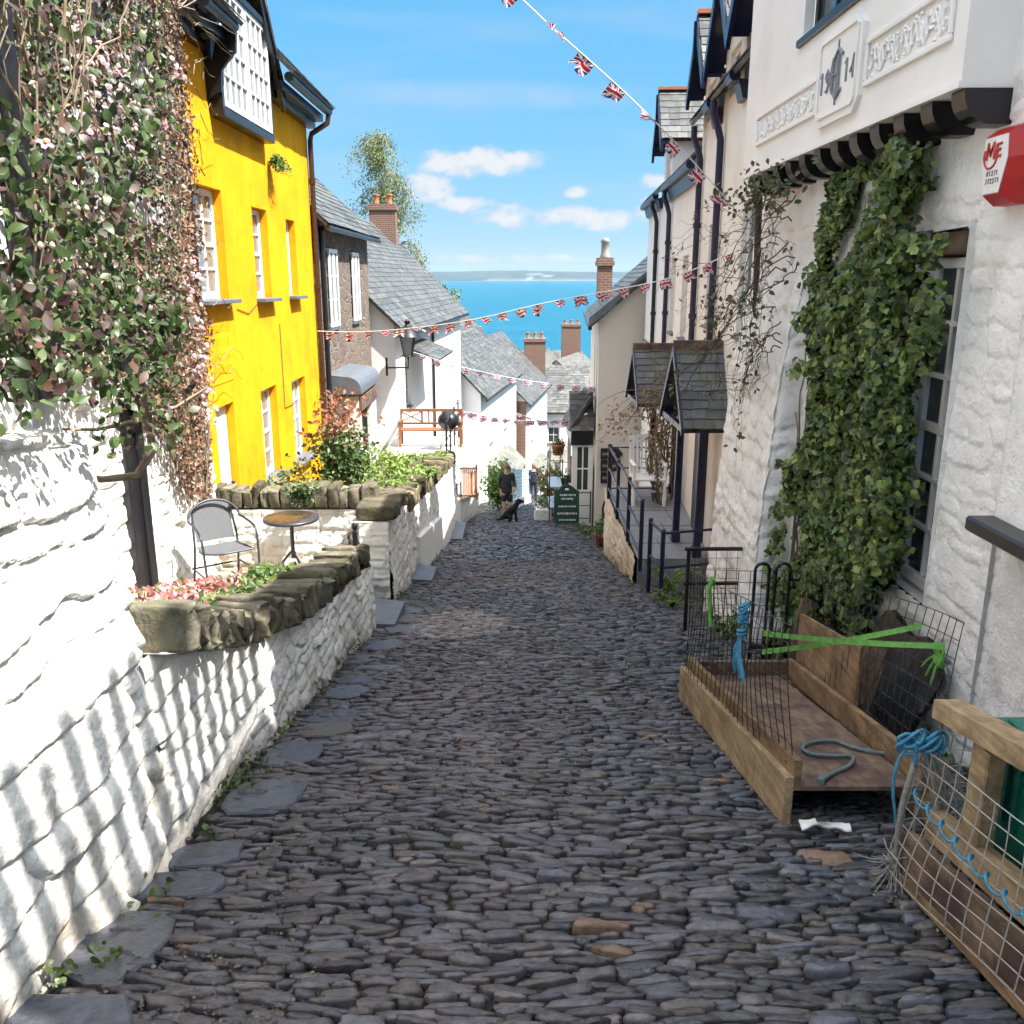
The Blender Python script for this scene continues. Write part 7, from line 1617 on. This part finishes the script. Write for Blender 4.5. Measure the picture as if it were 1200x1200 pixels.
def person(label, org, H, face, cloth, legs_bare, hold, coat_len, seed, hairc, trousers):
    """org on the ground; face=+1 towards -Y (the camera), -1 away"""
    t = thing('person', label, 'person', org); k = H/1.7; f = -face
    def p(x, y, z): return (x*k, y*k*1.0, z*k)
    V = [p(0, 0, .92), p(0, .0, 1.12), p(0, .0, 1.34), p(0, f*.02, 1.44), p(0, f*.03, 1.55), p(0, f*.035, 1.63)]
    E = [(0, 1), (1, 2), (2, 3), (3, 4), (4, 5)]; R_ = [(.13, .10), (.12, .09), (.145, .10), (.055, .055), (.075, .09), (.065, .08)]
    for s in (-1, 1):
        b = len(V); V += [p(s*.18, 0, 1.38), p(s*.22, f*.02, 1.12), p(s*.20, f*(.14 if s in hold else .03), .90 if s not in hold else .98), p(s*.18, f*(.2 if s in hold else .05), .80 if s not in hold else .97)]
        E += [(2, b), (b, b+1), (b+1, b+2), (b+2, b+3)]; R_ += [.055, .045, .035, .032]
        for i, (dx, dy, dz) in enumerate(((.03, 0, -.05), (.012, .015, -.085), (-.006, .012, -.09), (-.022, .005, -.08), (.035, .03, -.03))):
            V.append(p(s*(.18+dx*.6), f*((.2 if s in hold else .05)+dy), (.80 if s not in hold else .97)+dz)); E.append((b+3, len(V)-1)); R_.append(.0095)
        b = len(V); st = .03*s; V += [p(s*.09, st*.3, .84), p(s*.10, st+f*.01, .48), p(s*.10, st-f*.01, .09), p(s*.105, st+f*.10, .03), p(s*.108, st+f*.17, .025)]
        E += [(0, b), (b, b+1), (b+1, b+2), (b+2, b+3), (b+3, b+4)]; R_ += [.085, .057, .038, .038, .028]
    R_ = [tuple(q*k for q in r) if isinstance(r, tuple) else r*k for r in R_]
    skin_obj('body', V, E, R_, [MAT['skin'], trousers, MAT['black']], t, org, 2, lambda c: 2 if c[2] < .12*k else (0 if c[2] > 1.4*k or abs(c[0]) > .155*k or legs_bare else 1))
    # coat following the torso and sleeves
    V = [p(0, 0, coat_len), p(0, 0, .95), p(0, 0, 1.15), p(0, 0, 1.36), p(0, f*.015, 1.43)]; E = [(0, 1), (1, 2), (2, 3), (3, 4)]; R_ = [(.20, .145), (.175, .135), (.155, .12), (.165, .12), (.075, .07)]
    for s in (-1, 1):
        b = len(V); V += [p(s*.185, 0, 1.385), p(s*.225, f*.02, 1.12), p(s*.205, f*(.12 if s in hold else .03), .93 if s not in hold else .99)]; E += [(3, b), (b, b+1), (b+1, b+2)]; R_ += [.072, .06, .05]
    R_ = [tuple(q*k for q in r) if isinstance(r, tuple) else r*k for r in R_]
    skin_obj('coat', V, E, R_, cloth, t, org, 2)
    if legs_bare:
        for s in (-1, 1): skin_obj('trouser_leg', [p(s*.08, 0, .80), p(s*.10, .03*s*.8, .50)], [(0, 1)], [.115*k, .09*k], trousers, t, org, 2)
    m = MB(); A, B = np.meshgrid(np.linspace(0, 2*pi, 22), np.linspace(-.5, pi/2, 12), indexing='ij'); rr = 1+.06*vn(A*3, B*3, seed)
    m.grid(np.array(org)+np.stack([.095*k*rr*np.cos(A)*np.cos(B), -f*.025*k+f*.035*k+.11*k*rr*np.sin(A)*np.cos(B)-f*.012*k, 1.615*k+.115*k*rr*np.sin(B)], 2)); m.build('hair', hairc, t)
    if face > 0:
        m = MB()
        for s in (-1, 1): m.lathe([(0, .006), (.010, 0), (0, -.006)], np.array(org)+np.array(p(s*.032, f*.118, 1.60)), 8)
        m.tube([np.array(org)+np.array(p(-.022, f*.112, 1.535)), np.array(org)+np.array(p(.022, f*.112, 1.535))], .005, 5); m.build('features', MAT['black'], t)
        m = MB(); m.lathe([(0, .03), (.012, 0), (.016, -.018), (0, -.022)], np.array(org)+np.array(p(0, f*.125, 1.575)), 8); m.build('nose', MAT['skin'], t)
    return t
o = PS(594, 607, .03); W_ = person('woman in a dark coat and shorts holding a dog lead in the lane', tuple(o), 1.62, 1, MAT['cloth_dark'], True, (1,), .72, 1, MAT['hair'], MAT['cloth_dark'])
o2 = PS(625, 588, .03); person('person in navy clothes walking away round the bend', tuple(o2), 1.66, -1, MAT['cloth_navy'], False, (), .82, 2, MAT['hair'], MAT['cloth_navy'])
d0 = PS(600, 611, .03); dg = thing('dog', 'black dog sitting on the cobbles at the feet of the woman', 'dog', tuple(d0))
V = [(-.20, 0, .14), (-.10, 0, .24), (.03, 0, .36), (.10, 0, .44), (.15, 0, .54), (.20, 0, .60), (.29, -.01, .575), (.34, -.015, .56)]; E = [(i, i+1) for i in range(7)]; Rr = [.12, .13, .115, .085, .07, .075, .042, .03]
for s in (-1, 1):
    b = len(V); V += [(.09, s*.06, .32), (.11, s*.065, .16), (.12, s*.065, .03), (.17, s*.065, .02)]; E += [(2, b), (b, b+1), (b+1, b+2), (b+2, b+3)]; Rr += [.05, .034, .028, .025]
    b = len(V); V += [(-.14, s*.09, .16), (.0, s*.12, .15), (-.10, s*.12, .04), (.02, s*.12, .02)]; E += [(0, b), (b, b+1), (b+1, b+2), (b+2, b+3)]; Rr += [.08, .06, .035, .028]
    b = len(V); V += [(.165, s*.06, .64), (.16, s*.085, .585), (.165, s*.09, .53)]; E += [(5, b), (b, b+1), (b+1, b+2)]; Rr += [.022, .024, .014]
b = len(V); V += [(-.32, .02, .06), (-.44, .05, .04)]; E += [(0, b), (b, b+1)]; Rr += [.03, .018]
skin_obj('body', V, E, Rr, MAT['fur'], dg, d0, 2)
hnd = np.array(o)+np.array((.18, -.2, .90)); m = MB(); m.tube(sag(hnd, np.array(d0)+np.array((.12, -.03, .45)), .04, 10), .011, 5); tag(m.build('dog_lead', MAT['rope_grey']), 'pale lead running from the hand of the woman to the black dog', 'lead')
# ================================================================ sea air
hz = bpy.data.materials.new('haze'); hz.use_nodes = True; nt = hz.node_tree
for n in list(nt.nodes):
    if n.type != 'OUTPUT_MATERIAL': nt.nodes.remove(n)
pv = nt.nodes.new('ShaderNodeVolumePrincipled'); pv.inputs['Color'].default_value = (.50, .74, 1, 1); pv.inputs['Density'].default_value = HAZE_D if 'HAZE_D' in globals() else 1.6e-5; pv.inputs['Anisotropy'].default_value = .2
nt.links.new(pv.outputs[0], [n for n in nt.nodes if n.type == 'OUTPUT_MATERIAL'][0].inputs['Volume'])
for _n in ('Density Attribute', 'Color Attribute', 'Temperature Attribute'): pv.inputs[_n].default_value = ''
hz.cycles.homogeneous_volume = True
m = MB(); m.box((-30000, -60, SEA-6), (30000, 28500, 330)); tag(m.build('haze', hz), 'thin blue sea haze over the bay', 'haze', kind='stuff')
SKYP = (0.75, 0.0, 4.0)
SKY_STRENGTH, EXPOSURE, CLOUD, FILL_CLOUD, SUN = .05, 1.9, 4.9, 16., 3.7
# ================================================================ camera, sun, sky
cam = bpy.data.cameras.new('camera'); co = bpy.data.objects.new('camera', cam); C.objects.link(co)
co.location = (0, 0, EYE); co.rotation_euler = (pi/2-PITCH, 0, 0)
cam.sensor_fit = 'HORIZONTAL'; cam.angle = 2*math.atan(600/F_PX); cam.clip_start = .05; cam.clip_end = 90000
scene.camera = co
sun_dir = nrm((.906, -.42, 1.50))
sl = bpy.data.lights.new('sun', 'SUN'); sl.energy = SUN; sl.angle = RAD(.53); sl.color = (1, .955, .88)
so = bpy.data.objects.new('sun', sl); C.objects.link(so); so.location = (30, -15, 60)
from mathutils import Vector
so.rotation_euler = Vector(-sun_dir).to_track_quat('-Z', 'Y').to_euler()
w = bpy.data.worlds.new('World'); scene.world = w; w.use_nodes = True
nt = w.node_tree; N, K = nt.nodes, nt.links; bg = N['Background']; bg.inputs['Strength'].default_value = SKY_STRENGTH if 'SKY_STRENGTH' in globals() else .12
sky = N.new('ShaderNodeTexSky'); sky.sky_type = 'NISHITA'; sky.sun_disc = False
sky.sun_elevation = math.asin(sun_dir[2]); sky.sun_rotation = math.atan2(sun_dir[0], sun_dir[1])
sky.altitude = 100; sky.air_density = SKYP[0]; sky.dust_density = SKYP[1]; sky.ozone_density = SKYP[2]
# tone of the air over the bay: per-channel response of the sky texture
_sp = N.new('ShaderNodeSeparateColor'); K.new(sky.outputs[0], _sp.inputs[0]); _cb = N.new('ShaderNodeCombineColor')
for _i, (_k, _g) in enumerate(((.53, .79), (.72, .30), (1.0, .10))):
    _a = N.new('ShaderNodeMath'); _a.operation = 'POWER'; _a.inputs[1].default_value = _g; _b = N.new('ShaderNodeMath'); _b.operation = 'MULTIPLY'; _b.inputs[1].default_value = _k*.1866**(_g-1)
    K.new(_sp.outputs[_i], _a.inputs[0]); K.new(_a.outputs[0], _b.inputs[0]); K.new(_b.outputs[0], _cb.inputs[_i])
# clouds: cumulus in a direction-based layer of the sky
tc = N.new('ShaderNodeTexCoord')
def M_(op, a, b=None, c=None):
    n = N.new('ShaderNodeMath'); n.operation = op
    for i, q in enumerate((a, b, c)):
        if q is None: continue
        if isinstance(q, (int, float)): n.inputs[i].default_value = q
        else: K.new(q, n.inputs[i])
    return n.outputs[0]
sp = N.new('ShaderNodeSeparateXYZ'); K.new(tc.outputs['Generated'], sp.inputs[0])
az = M_('ARCTAN2', sp.outputs[0], sp.outputs[1]); el = M_('ARCSINE', sp.outputs[2])
cb = N.new('ShaderNodeCombineXYZ'); K.new(az, cb.inputs[0]); K.new(el, cb.inputs[1])
def noise(scale, vec, d=6, r=.55, off=(0, 0, 0), st=(1, 1, 1)):
    v = N.new('ShaderNodeVectorMath'); v.operation = 'MULTIPLY_ADD'; K.new(vec, v.inputs[0]); v.inputs[1].default_value = st; v.inputs[2].default_value = off
    n = N.new('ShaderNodeTexNoise'); n.inputs['Scale'].default_value = scale; n.inputs['Detail'].default_value = d; n.inputs['Roughness'].default_value = r; K.new(v.outputs[0], n.inputs['Vector']); return n.outputs['Fac']
nn = noise(20, cb.outputs[0], 5, .62, st=(1, 1.6, 1))
def ang(u, v):
    d = P(u, v, t=1)-np.array((0, 0, EYE)); d = nrm(d); return math.atan2(d[0], d[1]), math.asin(d[2])
def V_(op, a, b=None, c=None):
    n = N.new('ShaderNodeVectorMath'); n.operation = op
    for i, q in enumerate((a, b, c)):
        if q is None: continue
        if isinstance(q, tuple): n.inputs[i].default_value = q
        else: K.new(q, n.inputs[i])
    return n.outputs['Value' if op == 'DOT_PRODUCT' else 'Vector']
dens = None
BL = [(560, 190, 76, 22, 1.0), (612, 187, 44, 13, .9), (498, 222, 36, 22, 1.0), (545, 240, 36, 9, .6), (592, 252, 44, 16, .9),
      (680, 256, 92, 15, 1.0), (768, 250, 34, 20, .9), (676, 226, 16, 7, .8), (768, 212, 26, 10, .8), (640, 303, 110, 5, .45)]
for (u, v, ru, rv, s) in BL:
    a, e = ang(u, v); a2, _ = ang(u+ru, v); _, e2 = ang(u, v-rv)
    ra, re = abs(a2-a)/s**.5, abs(e2-e)/s**.5
    q = V_('MULTIPLY_ADD', cb.outputs[0], (1/ra, 1/re, 0.), (-a/ra, -e/re, 1-s))
    d = V_('DOT_PRODUCT', q, q); dens = d if dens is None else M_('MINIMUM', dens, d)
raw = M_('MULTIPLY_ADD', nn, 4.6, M_('SUBTRACT', -1.12, dens))
mask = N.new('ShaderNodeMapRange'); mask.interpolation_type = 'SMOOTHSTEP'; K.new(raw, mask.inputs['Value']); mask.inputs['From Min'].default_value = 0; mask.inputs['From Max'].default_value = 1.15
mask.inputs['To Max'].default_value = .92
veil = noise(3.2, cb.outputs[0], 3, .6, off=(1.3, .4, 0), st=(1, 5.5, 1)); vr = N.new('ShaderNodeMapRange'); K.new(veil, vr.inputs['Value']); vr.inputs['From Min'].default_value = .50; vr.inputs['From Max'].default_value = .72; vr.inputs['To Max'].default_value = .22
a, e = ang(540, 112); a2, _ = ang(800, 112); _, e2 = ang(540, 90); ra, re = abs(a2-a), abs(e2-e)
q = V_('MULTIPLY_ADD', cb.outputs[0], (1/ra, 1/re, 0.), (-a/ra, -e/re, 0.)); d = V_('DOT_PRODUCT', q, q)
stk = N.new('ShaderNodeMapRange'); K.new(M_('MULTIPLY_ADD', nn, 1.6, M_('SUBTRACT', .1, d)), stk.inputs['Value']); stk.inputs['From Min'].default_value = 0; stk.inputs['From Max'].default_value = 1.; stk.inputs['To Max'].default_value = .36
tot = M_('MAXIMUM', M_('MAXIMUM', mask.outputs[0], vr.outputs[0]), stk.outputs[0])
shr = N.new('ShaderNodeMapRange'); K.new(raw, shr.inputs['Value']); shr.inputs['From Min'].default_value = .3; shr.inputs['From Max'].default_value = 1.3
cm = N.new('ShaderNodeMix'); cm.data_type = 'RGBA'; K.new(shr.outputs[0], cm.inputs['Factor'])
CL = CLOUD if 'CLOUD' in globals() else 8.2
cm.inputs['B'].default_value = (CL, CL, CL, 1); cm.inputs['A'].default_value = (CL*.72, CL*.82, CL*.95, 1)
mx = N.new('ShaderNodeMix'); mx.data_type = 'RGBA'; K.new(tot, mx.inputs['Factor']); K.new(_cb.outputs[0], mx.inputs['A']); K.new(cm.outputs['Result'], mx.inputs['B'])
# unseen bright cloud added overhead and behind as fill light, above the framed sky
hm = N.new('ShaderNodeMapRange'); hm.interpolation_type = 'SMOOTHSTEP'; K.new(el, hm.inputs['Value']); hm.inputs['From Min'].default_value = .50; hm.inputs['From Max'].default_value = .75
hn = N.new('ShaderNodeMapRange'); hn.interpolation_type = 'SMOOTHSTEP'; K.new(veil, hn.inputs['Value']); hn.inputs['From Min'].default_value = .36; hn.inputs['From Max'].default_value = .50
mh = N.new('ShaderNodeMix'); mh.data_type = 'RGBA'; K.new(M_('MULTIPLY', hm.outputs[0], hn.outputs[0]), mh.inputs['Factor']); K.new(mx.outputs['Result'], mh.inputs['A']); mh.inputs['B'].default_value = (FILL_CLOUD*.97, FILL_CLOUD*.99, FILL_CLOUD*1.02, 1)
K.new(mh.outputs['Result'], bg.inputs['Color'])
vs = scene.view_settings; vs.view_transform = 'Standard'; vs.look = 'None'; vs.gamma = 1; vs.use_curve_mapping = False
vs.exposure = EXPOSURE if 'EXPOSURE' in globals() else .6
scene.cycles.max_bounces = 6; scene.cycles.diffuse_bounces = 4; scene.cycles.glossy_bounces = 2; scene.cycles.transmission_bounces = 3; scene.cycles.volume_bounces = 0
scene.cycles.use_adaptive_sampling = True; scene.cycles.adaptive_threshold = .025; scene.cycles.adaptive_min_samples = 12; scene.cycles.transparent_max_bounces = 8
scene.cycles.caustics_reflective = False; scene.cycles.caustics_refractive = False
try: scene.cycles.use_denoising = True
except Exception: pass
